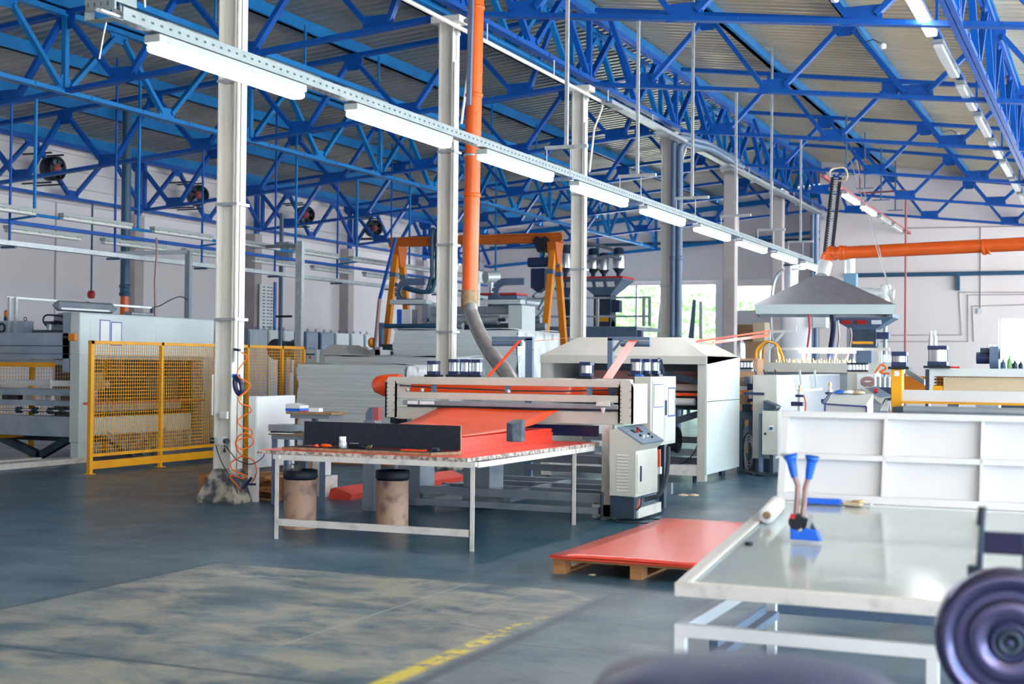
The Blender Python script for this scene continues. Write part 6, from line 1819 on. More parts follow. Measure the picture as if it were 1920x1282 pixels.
b.build('rim', 'hoodrim', t)
b = MB(); cin = [ctr+(c-ctr)*.97 for c in c0]
b.add([c+Vector((0, 0, zb_)) for c in c0]+[c+Vector((0, 0, zb_)) for c in cin]+[c+Vector((0, 0, zb_+hr*.6)) for c in cin], [(i, (i+1) % 4, 4+(i+1) % 4, 4+i) for i in range(4)]+[(4+i, 4+(i+1) % 4, 8+(i+1) % 4, 8+i) for i in range(4)])
b.build('gutter', 'steel', t)
nk = Vector((ctr.x+shv.x, ctr.y, zb_+hh))
MB().cyl(nk-Vector((0, 0, .02)), (HZ.x, HZ.y, HZ.z-.2), .14, 24).build('neck', 'galvlight', t)
for px, py in ((1600, 333), (1590, 333)):
    top = P(px, py-40, Y=29.0)
    MB().cyl(Vector((frr.x, frr.y, zb_+hr)), P(px+5, 300, Y=28.5), .008, 5).build('stay_wire', 'galv', t)
# cable chain and coil
t = thing('cable_chain', 'tall black perforated cable chain rising beside the orange duct elbow', 'cable chain', P(1548, 488, Y=29.6))
for dx in (0, 13):
    a_, c_ = P(1545+dx, 488, Y=29.6), P(1562+dx, 332, Y=29.6)
    MB().bar(a_, c_, .08, .03, (0, 1, 0)).build('side_band', 'black', t)
a_, c_ = P(1551, 488, Y=29.58), P(1568, 332, Y=29.58)
b = MB()
for i in range(34):
    q = a_.lerp(c_, (i+.5)/34); b.box(q.x-.05, q.x+.05, q.y-.01, q.y+.01, q.z-.008, q.z+.012)
b.build('links', 'galv', t)
tag(MB().tube([P(1572+17*math.cos(k*.42), 327+14*math.sin(k*.42)+2*math.sin(k*1.3), Y=29.5+.02*k) for k in range(46)], .018, 6).build('cable_coil', 'beige'), 'loose coil of cable hanging above the black cable chain', 'cable')
# tank, canister, cylinders behind hood
p = P(1492, 650, Y=32.5)
t = thing('white_tank', 'white cylindrical tank standing below the fume hood', 'tank', (p.x, 32.5, 0))
MB().cyl((p.x, 32.5, 0), (p.x, 32.5, P(1492, 585, Y=32.5).z), .36, 32).build('shell', 'white', t)
MB().box(p.x+.45, p.x+.75, 32.2, 32.6, P(1530, 615, Y=32.5).z, P(1530, 590, Y=32.5).z).build('side_box', 'machwhite', t)
p = P(1484, 520, Y=33.0)
t = thing('steel_canister', 'steel canister with small pipes at the upper left of the fume hood', 'canister', (p.x, 33.0, 0))
MB().cyl((p.x, 33.0, P(1484, 548, Y=33.0).z), (p.x, 33.0, P(1484, 499, Y=33.0).z), .16, 24).build('body', 'chrome', t)
MB().cyl((p.x, 33.0, P(1484, 499, Y=33.0).z), (p.x, 33.0, P(1484, 496, Y=33.0).z), .19, 24).build('lid', 'darksteel', t)
MB().bar(P(1484, 505, Y=32.8), P(1510, 503, Y=32.8), .06, .06).build('side_pipe', 'galv', t)
MB().cyl((p.x, 33.0, 0), (p.x, 33.0, P(1484, 548, Y=33.0).z), .05, 12).build('stand', 'steel', t)
cable('grey hose bending from the steel canister down into the extrusion line', [P(1470, 505, Y=32.6), P(1455, 520, Y=32.6), P(1448, 550, Y=32.6), P(1446, 600, Y=32.5), P(1450, 640, Y=32.5)], .04, 'galv', 'hose', 'conveying_hose')
p = P(1596, 530, Y=33.0)
t = thing('blue_duct_box', 'light blue square duct piece with grey round pipe above, behind the hood', 'duct', (p.x, 33.0, 0))
MB().box(p.x-.14, p.x+.14, 32.8, 33.1, P(1596, 560, Y=33.0).z, P(1596, 513, Y=33.0).z).build('box', 'ductblue', t)
MB().cyl((p.x-.02, 32.95, P(1596, 513, Y=33.0).z), (p.x-.02, 32.95, P(1596, 484, Y=33.0).z), .12, 20).build('pipe', 'galv', t)
MB().box(p.x-.08, p.x+.08, 32.9, 33.05, 0, P(1596, 560, Y=33.0).z).build('stand', 'steel', t)
p = P(1660, 560, Y=32.5)
t = thing('vacuum_motor', 'white ribbed motor on the right end of the fume hood', 'motor', (p.x, 32.5, P(1660, 588, Y=32.5).z))
MB().cyl((p.x, 32.5, P(1660, 560, Y=32.5).z), (p.x, 32.5, P(1660, 540, Y=32.5).z), .13, 20).lathe([(.13, 0), (.12, .07), (.04, .10), (0, .10)], (p.x, 32.5, P(1660, 540, Y=32.5).z), n=20).build('head', 'machwhite', t)
MB().cyl((p.x, 32.5, P(1660, 590, Y=32.5).z), (p.x, 32.5, P(1660, 560, Y=32.5).z), .10, 20).build('body', 'chrome', t)
MB().cyl((p.x, 32.5, 0), (p.x, 32.5, P(1660, 590, Y=32.5).z), .05, 10).build('stand_post', 'steel', t)
p = P(1630, 548, Y=32.5)
MB().cyl((p.x-.2, 32.5, p.z), (p.x+.55, 32.5, p.z-.05), .12, 16).build('side_motor', 'galvlight', t)
hopper('dosing hopper with two red tags beneath the right end of the fume hood', 1565, 1680, 590, 618, .42, 650, 31.5, [], red=False, tagcol=['redpaint', 'redpaint', 'paper'])
for i, (x, y0_, y1_, mt) in enumerate(((1516, 588, 650, 'redpaint'), (1562, 590, 640, 'navy'), (1571, 600, 672, 'steel'), (1594, 615, 650, 'film'), (1557, 590, 650, 'rubber'))):
    cable('%s hose hanging under the fume hood' % ('dark red', 'thick navy', 'thin grey', 'brown', 'black')[i], [P(x, y0_, Y=28.6), P(x+2, (y0_+y1_)/2, Y=28.6), P(x-6, 676, Y=28.3)], .04 if i == 1 else .022, mt, 'hose', 'machine_hose')
for i, dx in enumerate((0, 7)):
    cable('yellow ribbed hose arching beside the extrusion line, %s one' % ['left', 'right'][i], [P(1418+dx, 672, Y=27.6), P(1420+dx, 655, Y=27.6), P(1436+dx*.5, 641, Y=27.6), P(1455, 645, Y=27.6), P(1466-dx, 665, Y=27.6), P(1468-dx, 676, Y=27.6)], .03, 'brass' if i else 'yellow', 'hose', 'machine_hose')

# die beam
YE = 27.9
def E3(x, y, Y=None): return P(x, y, Y=YE if Y is None else Y)
t = thing('extruder_die', 'long pale die beam with rows of brass bolts under the fume hood', 'machine', (E3(1540, 690).x, YE, 0))
a_, c_ = E3(1422, 679), E3(1690, 700)
MB().box(a_.x, c_.x, YE, YE+.7, c_.z, a_.z).build('die_body', 'machine', t, bevel=.01)
MB().box(E3(1425, 679).x, E3(1650, 679).x, YE+.1, YE+.5, 0.0, c_.z).build('carriage', 'steel', t)
b = MB()
for i in range(30):
    x = E3(1452+5.0*i, 675).x; b.cyl((x, YE+.15, a_.z), (x, YE+.15, a_.z+.055+.015*(i % 3)), .014, 8)
b.build('bolt_row', 'brass', t)
b = MB()
for i in range(14):
    x = E3(1478+9.5*i, 675).x; b.cyl((x, YE+.05, a_.z), (x, YE+.05, a_.z+.045), .018, 8)
b.build('stud_row', 'chrome', t)
MB().box(E3(1445, 655).x, E3(1662, 655).x, YE+.35, YE+.5, E3(1500, 656).z, E3(1500, 651).z).build('upper_beam', 'machine', t)
for px in (1452, 1500, 1645): x = E3(px, 660).x; MB().box(x-.03, x+.03, YE+.36, YE+.42, a_.z, E3(1500, 656).z).build('bracket', 'galvlight', t)
MB().box(E3(1494, 660).x, E3(1600, 660).x, YE+.25, YE+.30, E3(1500, 661).z, E3(1500, 658).z).build('tube_lamp', 'lamp', t)
q = [E3(x, y, YE+.5) for x, y in ((1439, 678), (1445, 622), (1447, 622), (1444, 650), (1486, 624), (1493, 624), (1493, 612), (1490, 612), (1490, 620), (1444, 622))]
t2 = thing('swing_arm', 'pale angled support arm left of the die beam', 'arm', E3(1440, 678, YE+.5))
MB().bar(E3(1440, 678, YE+.5), E3(1443, 618, YE+.5), .06, .06).build('upright', 'galvlight', t2)
MB().bar(E3(1442, 655, YE+.5), E3(1470, 622, YE+.5), .05, .05).bar(E3(1443, 622, YE+.5), E3(1491, 620, YE+.5), .05, .05).bar(E3(1491, 622, YE+.5), E3(1491, 611, YE+.5), .05, .05).build('arm', 'galvlight', t2)


def small_cyls(names, pts, y0_, y1_, Y, r=.03):
    for i, px in enumerate(pts):
        x = P(px, y1_, Y=Y).x; z0, z1 = P(px, y1_, Y=Y).z, P(px, y0_, Y=Y).z
        k = thing('pneumatic_cylinder', names % ORD[i].replace('nearest', 'first'), 'cylinder', (x, Y, z0), 0, 'small pneumatic cylinders')
        MB().cyl((x, Y, z0+.03), (x, Y, z1-.03), r, 12).build('barrel', 'chrome', k)
        MB().cbox((x, Y, z0+.015), r*2.3, r*2.3, .03).build('lower_cap', 'darksteel', k)
        MB().cbox((x, Y, z1-.015), r*2.3, r*2.3, .03).build('upper_cap', 'darksteel', k)


small_cyls('tiny cylinder in the row right behind the grey enclosure, %s from the left', (1390, 1396, 1402, 1408), 676, 692, 22.85)
t = thing('roller_table', 'dark frame with brown rollers between the enclosure and the silver cabinet', 'machine', (P(1400, 700, Y=22.8).x, 22.8, 0))
a_, c_ = P(1383, 692, Y=22.8), P(1412, 696, Y=22.8)
MB().box(a_.x, c_.x, 22.7, 23.0, c_.z, a_.z).build('cylinder_shelf', 'steel', t)
for ya_, yb_, mt in ((707, 724, 'ply'), (731, 738, 'craneleg'), (724, 731, 'galvlight'), (740, 758, 'ply')):
    q0, q1 = P(1380, ya_, Y=22.8), P(1399, yb_, Y=22.8); MB().box(q0.x-.3, q1.x, 22.85, 23.1, q1.z, q0.z).build('roller_pack', mt, t)
q0, q1 = P(1384, 770, Y=22.4), P(1411, 787, Y=22.4)
MB().box(q0.x, q1.x, 22.4, 23.3, q1.z, q0.z).build('table', 'slate', t)
for px in (1388, 1409): x = P(px, 800, Y=22.4).x; MB().box(x-.05, x+.05, 22.4, 22.5, 0, q1.z).build('leg', 'slate', t)
MB().bar((q0.x, 22.45, .5), (q1.x, 22.45, q1.z-.05), .08, .08).build('brace', 'steel', t)
MB().box(q0.x, q1.x+.1, 22.5, 22.6, P(1400, 830, Y=22.4).z, P(1400, 812, Y=22.4).z).box(q0.x, q1.x+.1, 22.6, 22.7, .15, .28).build('cross_rail', 'steel', t)
k = thing('valve_assembly', 'upright silver valve with black blocks on the dark roller frame', 'valve', P(1409, 770, Y=22.3))
x = P(1409, 740, Y=22.3).x
MB().cyl((x, 22.3, P(1409, 748, Y=22.3).z), (x, 22.3, P(1409, 705, Y=22.3).z), .035, 14).build('tube', 'chrome', k)
for y in (722, 728, 750): MB().cbox((x, 22.3, P(1409, y, Y=22.3).z), .12, .1, .05).build('block', 'navy', k)
MB().box(x-.14, x+.1, 22.25, 22.35, P(1409, 772, Y=22.3).z, P(1409, 758, Y=22.3).z).build('foot', 'darksteel', k)
MB().box(x-.12, x-.05, 22.3, 22.36, P(1409, 724, Y=22.3).z, P(1409, 706, Y=22.3).z).build('side_plate', 'slate', k)
for i, o in enumerate((0, 6)):
    cable('orange air hose looping at the roller frame, %s one' % ['left', 'right'][i], [P(1414+o, 735, Y=22.2), P(1416+o*1.5, 750, Y=22.2), P(1410+o, 766, Y=22.2), P(1418+o, 772, Y=22.15), P(1424+o*.5, 762, Y=22.2), P(1419+o, 757, Y=22.2)], .012, 'hose', 'hose', 'air_hose')
cable('bundle of cable hanging in loops beside the left leg of the roller frame', [P(1404+8*math.cos(k_*.9), 855+24*math.sin(k_*.9)-4*k_*.2, Y=22.2) for k_ in range(22)], .01, 'galv', 'cable', 'cable_coil')
cable('black cable lying on the floor from the roller frame to the knob cabinet', [P(1388, 870, Z=.02), P(1400, 884, Z=.02), P(1425, 890, Z=.02), P(1450, 888, Z=.02)], .03, 'rubber')

# silver cabinet
t = thing('silver_cabinet', 'bright silver cabinet with reflecting side in front of the die beam', 'cabinet', (P(1500, 740, Y=22.5).x, 24, 0))
q0 = P(1412, 703, Y=21.9); q1 = P(1455, 703, Y=21.9); yb_ = P(1574, 704, X=q1.x).y
MB().box(q0.x, q1.x, 21.9, yb_, .25, q0.z).build('body', 'machine', t)
MB().box(q1.x, q1.x+.01, 21.92, yb_, .3, q0.z-.01).build('side_panel', 'chrome', t)
MB().box(q0.x+.03, q1.x-.03, 21.95, yb_-.1, 0, .25).build('plinth', 'darksteel', t)
zs_ = P(1430, 738, Y=21.9).z
MB().box(q0.x-.15, q0.x+(q1.x-q0.x)*.5, 21.87, 21.9, zs_-.02, zs_+.02).build('black_strip', 'navy', t)
for px in (1418, 1435, 1456): 
    q = P(px, 702, Y=22.0); MB().bar(q, q+Vector((-.03, 0, .08)), .02, .02).build('latch', 'navy', t)
Xs = q1.x+.012
for px in (1503, 1531):
    a_, c_ = P(px, 728, X=Xs+.05), P(px-4, 694, X=Xs+.05)
    MB().bar(a_, c_, .03, .03).build('lever', 'galvlight', t)
MB().bar(P(1503, 732, X=Xs+.05), P(1540, 729, X=Xs+.05), .04, .04).build('link_rod', 'galvlight', t)
for i, px in enumerate((1500, 1556)):
    k = thing('gauge_valve', 'dark valve with brass top standing before the silver cabinet, %s one' % ['left', 'right'][i], 'valve', P(px, 770, Y=[16.5, 17.2][i]), 0, 'valves before the silver cabinet')
    Yv = [16.5, 17.2][i]; x = P(px, 750, Y=Yv).x; dy_ = [0, -5][i]
    MB().cyl((x, Yv, P(px, 728+dy_, Y=Yv).z), (x, Yv, P(px, 722+dy_, Y=Yv).z), .02, 10).cyl((x, Yv, P(px, 735+dy_, Y=Yv).z), (x, Yv, P(px, 728+dy_, Y=Yv).z), .012, 8).build('brass_top', 'brass', k)
    MB().cbox((x, Yv, P(px, 742+dy_, Y=Yv).z), .10, .08, .03).cbox((x-.03, Yv, P(px, 757+dy_, Y=Yv).z), .14, .08, .05).build('valve_body', 'navy', k, bevel=.006)
    MB().cyl((x, Yv, .0), (x, Yv, P(px, 735+dy_, Y=Yv).z), .028, 14).build('tube', 'chrome', k)
    MB().tube([(x+.05, Yv, P(px, 742, Y=Yv).z), (x+.07, Yv, P(px, 755, Y=Yv).z), (x+.06, Yv, P(px, 785, Y=Yv).z)], .01, 8).build('air_hose', 'hose', k)
small_cyls('tiny cylinder in the row on the white box, %s from the left', (1593, 1600, 1606, 1612, 1618, 1624), 680, 697, 21.5)
t = thing('white_box', 'pale box with bright panel below the right row of tiny cylinders', 'box', P(1625, 720, Y=21.5))
q0, q1 = P(1589, 697, Y=21.4), P(1640, 730, Y=21.4)
MB().box(q0.x, q1.x, 21.4, 22.0, 0, q0.z).build('body', 'machine', t)
MB().box(P(1607, 697, Y=21.4).x, q1.x-.02, 21.38, 21.4, q1.z, q0.z-.03).build('bright_panel', 'paper', t)
tag(MB().tube([P(1627+12*math.cos(k*.55), 718+6*math.sin(k*.55)-.15*k, Y=20.9) for k in range(40)], .018, 6).build('cable_coil', 'film'), 'coiled mauve cable lying on the pale box', 'cable')
t = thing('cylinder_bank', 'dark bank of fittings with orange hoses right of the pale box', 'machine', P(1660, 740, Y=21))
q0, q1 = P(1640, 700, Y=21), P(1685, 706, Y=21)
MB().box(q0.x, q1.x, 21, 21.4, 0, P(1660, 726, Y=21).z).build('base', 'darksteel', t)
for i in range(4):
    x = P(1647+9*i, 710, Y=21).x; MB().cyl((x, 21.1, P(1650, 726, Y=21).z), (x, 21.1, P(1650, 706, Y=21).z), .045, 12).build('fitting', 'galv', t)
for i in range(3):
    x = P(1655+9*i, 690, Y=21).x; MB().cbox((x, 21.3, P(1660, 672, Y=21.3).z), .07, .07, .12).build('white_block', 'paper', t)
cable('orange hoses tangled over the dark bank of fittings', [P(1640, 700, Y=20.8), P(1652, 684, Y=20.8), P(1662, 690, Y=20.8), P(1650, 698, Y=20.8), P(1668, 700, Y=20.8)], .014, 'hose', 'hose', 'air_hose')

# knob cabinet
f_ = P(1444, 893, Z=0); YN = f_.y
t = thing('switch_cabinet', 'slim ivory cabinet with a green rotary switch and wedge-shaped black box on top', 'cabinet', (f_.x, YN, 0))
q0, q1 = P(1429, 770, Y=YN), P(1458, 853, Y=YN)
MB().box(q0.x, q1.x, YN, YN+.5, q1.z, q0.z).build('body', 'machine', t, bevel=.006)
MB().box(P(1440, 860, Y=YN).x, P(1447, 860, Y=YN).x, YN+.1, YN+.2, .03, q1.z).build('post', 'darksteel', t)
MB().box(P(1410, 890, Y=YN).x, q1.x+.15, YN+.0, YN+.35, 0, .05).build('foot', 'darksteel', t)
o = P(1446.5, 803, Y=YN)
k = MB().cbox((o.x, YN-.005, o.z), .075, .012, .09).build('switch_plate', 'paper', t)
MB().cyl((o.x, YN-.01, o.z), (o.x, YN-.04, o.z), .026, 16).build('knob', 'tealpipe', k)
o = P(1435, 813, Y=YN); MB().cyl((o.x, YN, o.z), (o.x, YN-.02, o.z), .018, 12).build('push_button', 'black', t)
q = [P(x, y, Y=YN+.05) for x, y in ((1431, 751), (1455, 761), (1455, 765), (1450, 771), (1432, 771))]
MB().prism(q, (0, .35, 0)).build('wedge_box', 'darksteel', t)
MB().box(P(1424, 780, Y=YN+.2).x, P(1429, 780, Y=YN+.2).x, YN+.15, YN+.3, 0, P(1424, 775, Y=YN+.2).z).build('rear_post', 'slate', t)

# white console with indigo outline, sloped panel
YC_ = 15.5
q0, q1 = P(1547, 745, Y=YC_), P(1625, 745, Y=YC_)
t = thing('white_console', 'white sloped console box outlined in indigo behind the white back panel', 'console', ((q0.x+q1.x)/2, YC_, 0))
z0_, z1_ = P(1550, 757, Y=YC_).z, P(1560, 742, Y=YC_+.4).z
MB().prism([(q0.x, YC_, 0), (q0.x, YC_, z0_), (q0.x, YC_+.45, z1_+.03), (q0.x, YC_+.45, 0)], (q1.x-q0.x, 0, 0)).build('body', 'machwhite', t, bevel=.005)
b = MB().bar((q0.x, YC_-.005, z0_), (q0.x+.45, YC_-.005, z0_-.02), .015, .015).bar((q0.x, YC_-.005, z0_), (q0.x, YC_-.005, z0_-.3), .015, .015).bar((q0.x+.45, YC_-.005, z0_-.02), (q0.x+.45, YC_-.005, z0_-.3), .015, .015)
b.build('outline_tape', 'ducttape', t)
MB().bar((q0.x-.02, YC_, z0_+.01), (q0.x-.02, YC_+.45, z1_+.03), .02, .03).build('edge', 'slate', t)
for i, (x, y, mt, lb) in enumerate(((1575, 744, 'bluetool', 'blue glove-like cloth'), (1592, 742, 'paper', 'crumpled white cloth'), (1610, 745, 'beige', 'beige cloth'))):
    o = P(x, y, Y=YC_+.45); o.z = z1_+.032
    tag(MB().lathe([(.07, 0), (.075, .01), (.05, .025), (.02, .035), (0, .03)], o, n=9, smooth=True).build('cloth', mt), lb+' lying on top of the white console', 'cloth')
YS = 17.0
t = thing('sloped_panel', 'grey sloped operator panel with a red button left of the yellow post', 'console', P(1640, 760, Y=YS).xy.to_3d())
q = [P(x, y, Y=YS) for x, y in ((1612, 725), (1668, 747), (1672, 755), (1640, 762), (1630, 740))]
MB().prism([P(1612, 726, Y=YS), P(1625, 724, Y=YS), P(1670, 744, Y=YS), P(1652, 757, Y=YS)], (0, .03, 0)).build('rear_plate', 'machine', t)
MB().prism([P(1625, 727, Y=YS-.02), P(1642, 724, Y=YS-.02), P(1672, 742, Y=YS-.02), P(1650, 745, Y=YS-.02)], (0, .02, 0)).build('button_panel', 'panelgrey', t)
o = P(1643, 734, Y=YS-.03); MB().cyl(o, o+Vector((0, -.03, .02)), .025, 12).build('push_button', 'redpaint', t)
MB().box(P(1630, 760, Y=YS).x, P(1668, 760, Y=YS).x, YS+.05, YS+.5, 0, P(1650, 752, Y=YS).z).build('pedestal', 'steel', t)
p = P(1665, 760, Y=14.5)
t = thing('hand_tool', 'black gun-shaped tool with white cable on top of the white back panel line', 'tool', p)
MB().tube([P(1655, 757, Y=14.5), P(1660, 748, Y=14.5), P(1672, 746, Y=14.5), P(1680, 752, Y=14.5)], .008, 6).build('cable', 'darksteel', t)
MB().cyl(P(1672, 751, Y=14.5), P(1682, 754, Y=14.5), .035, 12).cyl(P(1674, 762, Y=14.5), P(1682, 760, Y=14.5), .025, 12).build('body', 'black', t)
MB().prism([P(1650, 770, Y=14.6), P(1657, 753, Y=14.6), P(1668, 752, Y=14.6), P(1664, 770, Y=14.6)], (0, .03, 0)).build('white_bag', 'paper', t)
MB().box(P(1650, 770, Y=14.6).x, P(1682, 770, Y=14.6).x, 14.5, 14.9, 0, P(1660, 771, Y=14.6).z).build('stand', 'steel', t)

# ================================================================== YELLOW CALENDER MACHINE
YY = 13.2
def Yp(x, y, Y=None): return P(x, y, Y=YY if Y is None else Y)
t = thing('calender_machine', 'white and yellow roll machine behind the front table, with beige roll', 'machine', (Yp(1800, 720).x, YY+.6, 0))
q0, q1 = Yp(1671, 692), Yp(1691, 754)
MB().box(q0.x, q1.x, YY, YY+.14, 0, q0.z).build('yellow_post', 'yellow', t, bevel=.005)
MB().box(Yp(1677, 695).x, Yp(1686, 695).x, YY-.004, YY, Yp(1680, 705).z, Yp(1680, 695).z).build('label_plate', 'paper', t)
xr_ = Yp(1960, 700).x
MB().box(q1.x, xr_, YY+.02, YY+.12, Yp(1700, 752).z, Yp(1700, 731).z).build('front_beam', 'white', t, bevel=.004)
MB().box(q1.x, xr_, YY-.02, YY+.02, Yp(1700, 756).z, Yp(1700, 752).z).build('yellow_sill', 'yellow', t)
MB().box(Yp(1690, 757).x, xr_, YY-.55, YY-.1, Yp(1700, 775).z, Yp(1700, 760).z).build('dark_conveyor', 'darksteel', t)
MB().cyl((Yp(1710, 766).x, YY-.55, Yp(1700, 765).z), (xr_, YY-.55, Yp(1700, 765).z), .035, 20).build('conveyor_roller', 'steel', t)
Y2 = YY+1.3
MB().box(P(1742, 690, Y=Y2).x, P(1990, 690, Y=Y2).x, Y2, Y2+.12, P(1742, 705, Y=Y2).z, P(1742, 690, Y=Y2).z).build('upper_beam', 'machwhite', t, bevel=.004)
MB().box(P(1736, 690, Y=Y2).x, P(1742, 690, Y=Y2).x, Y2-.04, Y2+.2, 0, P(1736, 692, Y=Y2).z).build('side_frame', 'darksteel', t)
MB().box(P(1743, 700, Y=Y2).x, P(1749, 700, Y=Y2).x, Y2-.02, Y2+.0, P(1745, 731, Y=Y2).z, P(1745, 692, Y=Y2).z).build('white_post', 'white', t)
MB().box(P(1750, 722, Y=Y2).x, P(1990, 722, Y=Y2).x, Y2+.25, Y2+.27, P(1745, 731, Y=Y2).z, P(1745, 702, Y=Y2).z).build('perforated_guard', 'craneleg', t)
b = MB()
for i in range(28):
    for j in range(4):
        o = P(1754+6*i, 705+6*j, Y=Y2+.248); b.box(o.x-.009, o.x+.009, Y2+.246, Y2+.25, o.z-.009, o.z+.009)
b.build('guard_holes', 'black', t)
MB().box(P(1768, 724, Y=Y2).x, P(1990, 724, Y=Y2).x, Y2+.05, Y2+.14, P(1800, 732, Y=Y2+.05).z, P(1800, 707, Y=Y2+.05).z).build('beige_sheet', 'beige', t)
MB().box(P(1748, 722, Y=Y2).x, P(1767, 722, Y=Y2).x, Y2+.02, Y2+.1, P(1750, 732, Y=Y2).z, P(1750, 723, Y=Y2).z).build('yellow_block', 'yellow', t)
MB().box(P(1693, 690, Y=Y2+.6).x, P(1735, 690, Y=Y2+.6).x, Y2+.6, Y2+.7, P(1700, 731, Y=Y2+.6).z, P(1700, 705, Y=Y2+.6).z).build('guard_plate', 'craneleg', t)
MB().prism([P(1698, 690, Y=Y2+.4), P(1733, 712, Y=Y2+.4), P(1733, 722, Y=Y2+.4), P(1697, 700, Y=Y2+.4)], (0, .1, 0)).build('sloped_chute', 'steel', t)
for x in (q1.x+.4, q1.x+1.4): MB().box(x, x+.1, YY+.03, YY+.11, 0, Yp(1700, 752).z).build('leg', 'steel', t)
# big cylinders
zc_ = q0.z
x = Yp(1685, 690).x
k = cylinder_unit('silver pneumatic cylinder standing on the yellow post', (x, YY+.07, zc_), .062, Yp(1685, 659).z-zc_)
o = P(1749, 690, Y=Y2+.05)
zc2 = P(1742, 690, Y=Y2).z
ktall = cylinder_unit('tall silver pneumatic cylinder on the white upper beam, right of the yellow post', (o.x+.05, Y2+.06, zc2), .085, P(1749, 648, Y=Y2).z-zc2)
for i, px in enumerate((1745, 1753)):
    x = P(px, 640, Y=Y2+.06).x+.0; za_ = P(1749, 648, Y=Y2).z
    (MB().cyl((x, Y2+.06, za_), (x, Y2+.06, P(px, 630, Y=Y2).z), .022, 12).cyl((x, Y2+.06, P(px, 630, Y=Y2).z), (x, Y2+.06, P(px, 620, Y=Y2).z), .012, 10).build('valve_stem', 'chrome', ktall))
x = P(1766, 670, Y=Y2+.2).x
cylinder_unit('small silver pneumatic cylinder just right of the tall one', (x, Y2+.3, zc2), .035, P(1766, 652, Y=Y2).z-zc2)
p = P(1778, 686, Y=Y2+.1)
tag(MB().box(p.x-.02, p.x+.12, Y2+.02, Y2+.1, zc2+.001, zc2+.02).build('red_clamp', 'redpaint', bevel=.004), 'red flat clamp lying on the white upper beam', 'clamp')
tag(MB().box(p.x+.0, p.x+.22, Y2+.14, Y2+.3, zc2-.02, zc2+.075).build('clear_box', 'glassy'), 'clear plastic box behind the red clamp', 'box')
# blower motor
YB_ = 19.0
a_, c_ = P(1831, 671, Y=YB_), P(1858, 671, Y=YB_)
t = thing('blower', 'black electric blower with round fan housing before the rear right window', 'blower', P(1855, 690, Y=YB_))
MB().cyl((a_.x, YB_, a_.z), (c_.x, YB_, a_.z), .075, 20).build('motor', 'navy', t)
MB().box((a_.x+c_.x)/2-.04, c_.x-.02, YB_-.05, YB_+.05, a_.z+.07, a_.z+.13).build('terminal_box', 'darksteel', t)
f0 = P(1866, 673, Y=YB_); MB().cyl((f0.x-.06, YB_, f0.z), (f0.x+.05, YB_, f0.z), .14, 28).box(f0.x-.06, f0.x+.05, YB_-.13, YB_+.1, f0.z, f0.z+.16).build('fan_housing', 'slate', t)
for i in range(4):
    x = P(1851+4*i, 660, Y=YB_).x; MB().cyl((x, YB_+.2, f0.z+.05), (x, YB_+.2, P(1851, 645, Y=YB_).z), .012, 8).build('pipe', 'chrome', t)
MB().box(a_.x, f0.x+.05, YB_-.1, YB_+.3, 0, f0.z-.15).build('stand', 'steel', t)
t = thing('wall_bench', 'dark bench with small bottles under the rear right window', 'bench', P(1890, 695, Y=30))
q0, q1 = P(1872, 690, Y=30), P(1960, 690, Y=30)
MB().box(q0.x, q1.x, 30, 30.6, q0.z-.08, q0.z).build('top', 'steel', t)
MB().box(q0.x+.05, q1.x, 30.1, 30.5, 0, q0.z-.08).build('base', 'darksteel', t)
for i, (px, h_, mt) in enumerate(((1881, .18, 'tealpipe'), (1893, .25, 'leaf'), (1903, .16, 'darksteel'), (1914, .14, 'black'))):
    x = P(px, 685, Y=30.2).x
    tag(MB().lathe([(.05, 0), (.055, .02), (.05, h_*.6), (.02, h_*.8), (.02, h_), (0, h_)], (x, 30.2, q0.z), n=12).build('bottle', mt), 'small bottle on the bench under the rear right window, %s from the left' % ['first', 'second', 'third', 'fourth'][i], 'bottle', 'bottles on the bench')
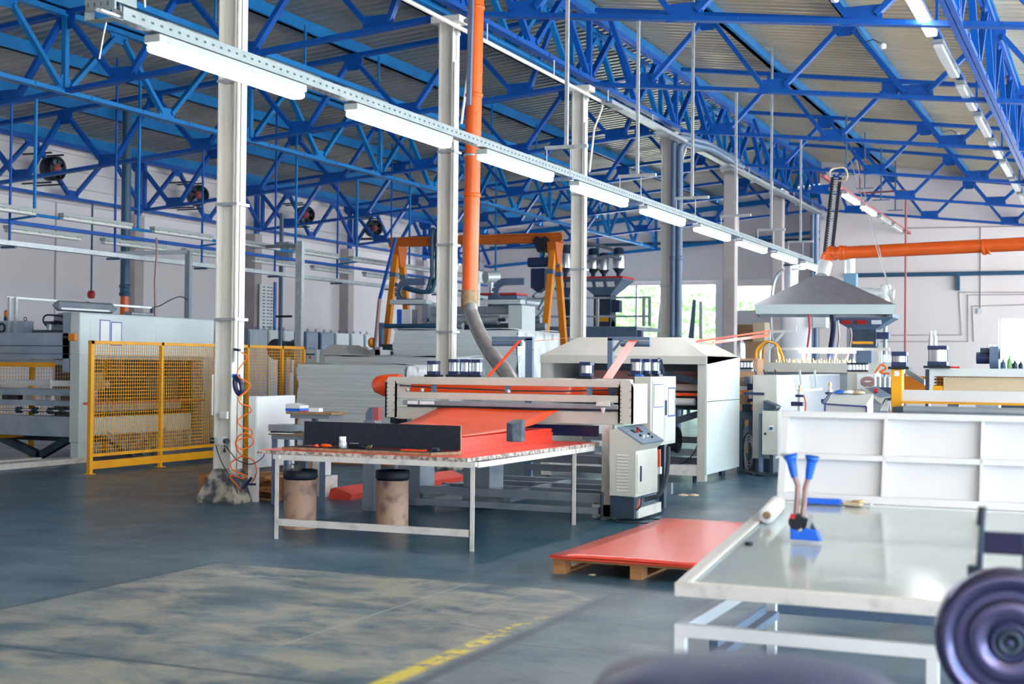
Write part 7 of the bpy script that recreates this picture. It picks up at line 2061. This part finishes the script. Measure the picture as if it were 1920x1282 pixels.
# cartons under the second window
q0, q1 = P(1380, 600, Y=50), P(1428, 648, Y=50)
for i, (xa_, xb_, yt, yb_, mt) in enumerate(((1382, 1412, 608, 680, 'cardboard'), (1413, 1434, 604, 680, 'beige'), (1383, 1432, 640, 700, 'cardboard'))):
    a_, c_ = P(xa_, yt, Y=48-i*1.2), P(xb_, yt, Y=48-i*1.2)
    tag(MB().box(a_.x, c_.x, 48-i*1.2, 48.9-i*1.2, 0, a_.z).build('carton', mt, bevel=.01), ['brown cardboard carton standing under the small rear window', 'tall beige board beside the brown carton', 'wide low carton in front of the brown carton'][i], 'carton')
p = P(1392, 655, Y=26)
tag(MB().lathe([(.08, 0), (.08, .28), (.05, .34), (.03, .36), (.03, .4), (0, .4)], (P(1390, 665, Y=27).x, 27, P(1390, 672, Y=27).z), n=16).build('gas_bottle', 'chrome'), 'small silver bottle right of the grey enclosure roof', 'bottle')
t = thing('bottle_shelf', 'shelf carrying the small silver bottle behind the enclosure', 'shelf', (P(1390, 665, Y=27).x, 27, 0))
MB().box(P(1380, 672, Y=27).x, P(1425, 672, Y=27).x, 26.8, 27.3, 0, P(1390, 672, Y=27).z).build('body', 'cardboard', t)

# ================================================================== OUTSIDE
random.seed(11)
for i, (px, yt, Y_, r) in enumerate(((1165, 560, 66, 3.2), (1205, 545, 70, 3.6), (1290, 560, 66, 3.4), (1335, 552, 69, 3.0), (1250, 575, 64, 2.6), (1400, 565, 68, 3.0))):
    p = P(px, yt, Y=Y_); h = max(p.z, 3.5)
    t = thing('garden_tree', 'bright leafy tree outside the rear loading windows, %s from the left' % ['first', 'second', 'fourth', 'fifth', 'third', 'sixth'][i], 'tree', (p.x, Y_, -.02), 0, 'trees outside the rear windows')
    MB().tube([(p.x, Y_, -.02), (p.x+.1, Y_, h*.4), (p.x, Y_, h*.7)], [.16, .12, .07], 8).build('trunk', 'ply', t)
    b = MB()
    for k in range(650):
        a, e = random.uniform(0, 2*PI), random.uniform(-.9, 1.5); rr_ = r*.62*random.uniform(.55, 1)
        c = Vector((p.x+rr_*math.cos(a)*math.cos(e), Y_+rr_*math.sin(a)*math.cos(e), h*.62+rr_*math.sin(e)*1.1))
        u = Vector((random.uniform(-1, 1), random.uniform(-1, 1), random.uniform(-1, 1))).normalized()*.22
        v = u.orthogonal().normalized()*.13
        b.add([c-u, c+v, c+u, c-v], [(0, 1, 2, 3)])
    b.build('foliage', 'leaf', t)
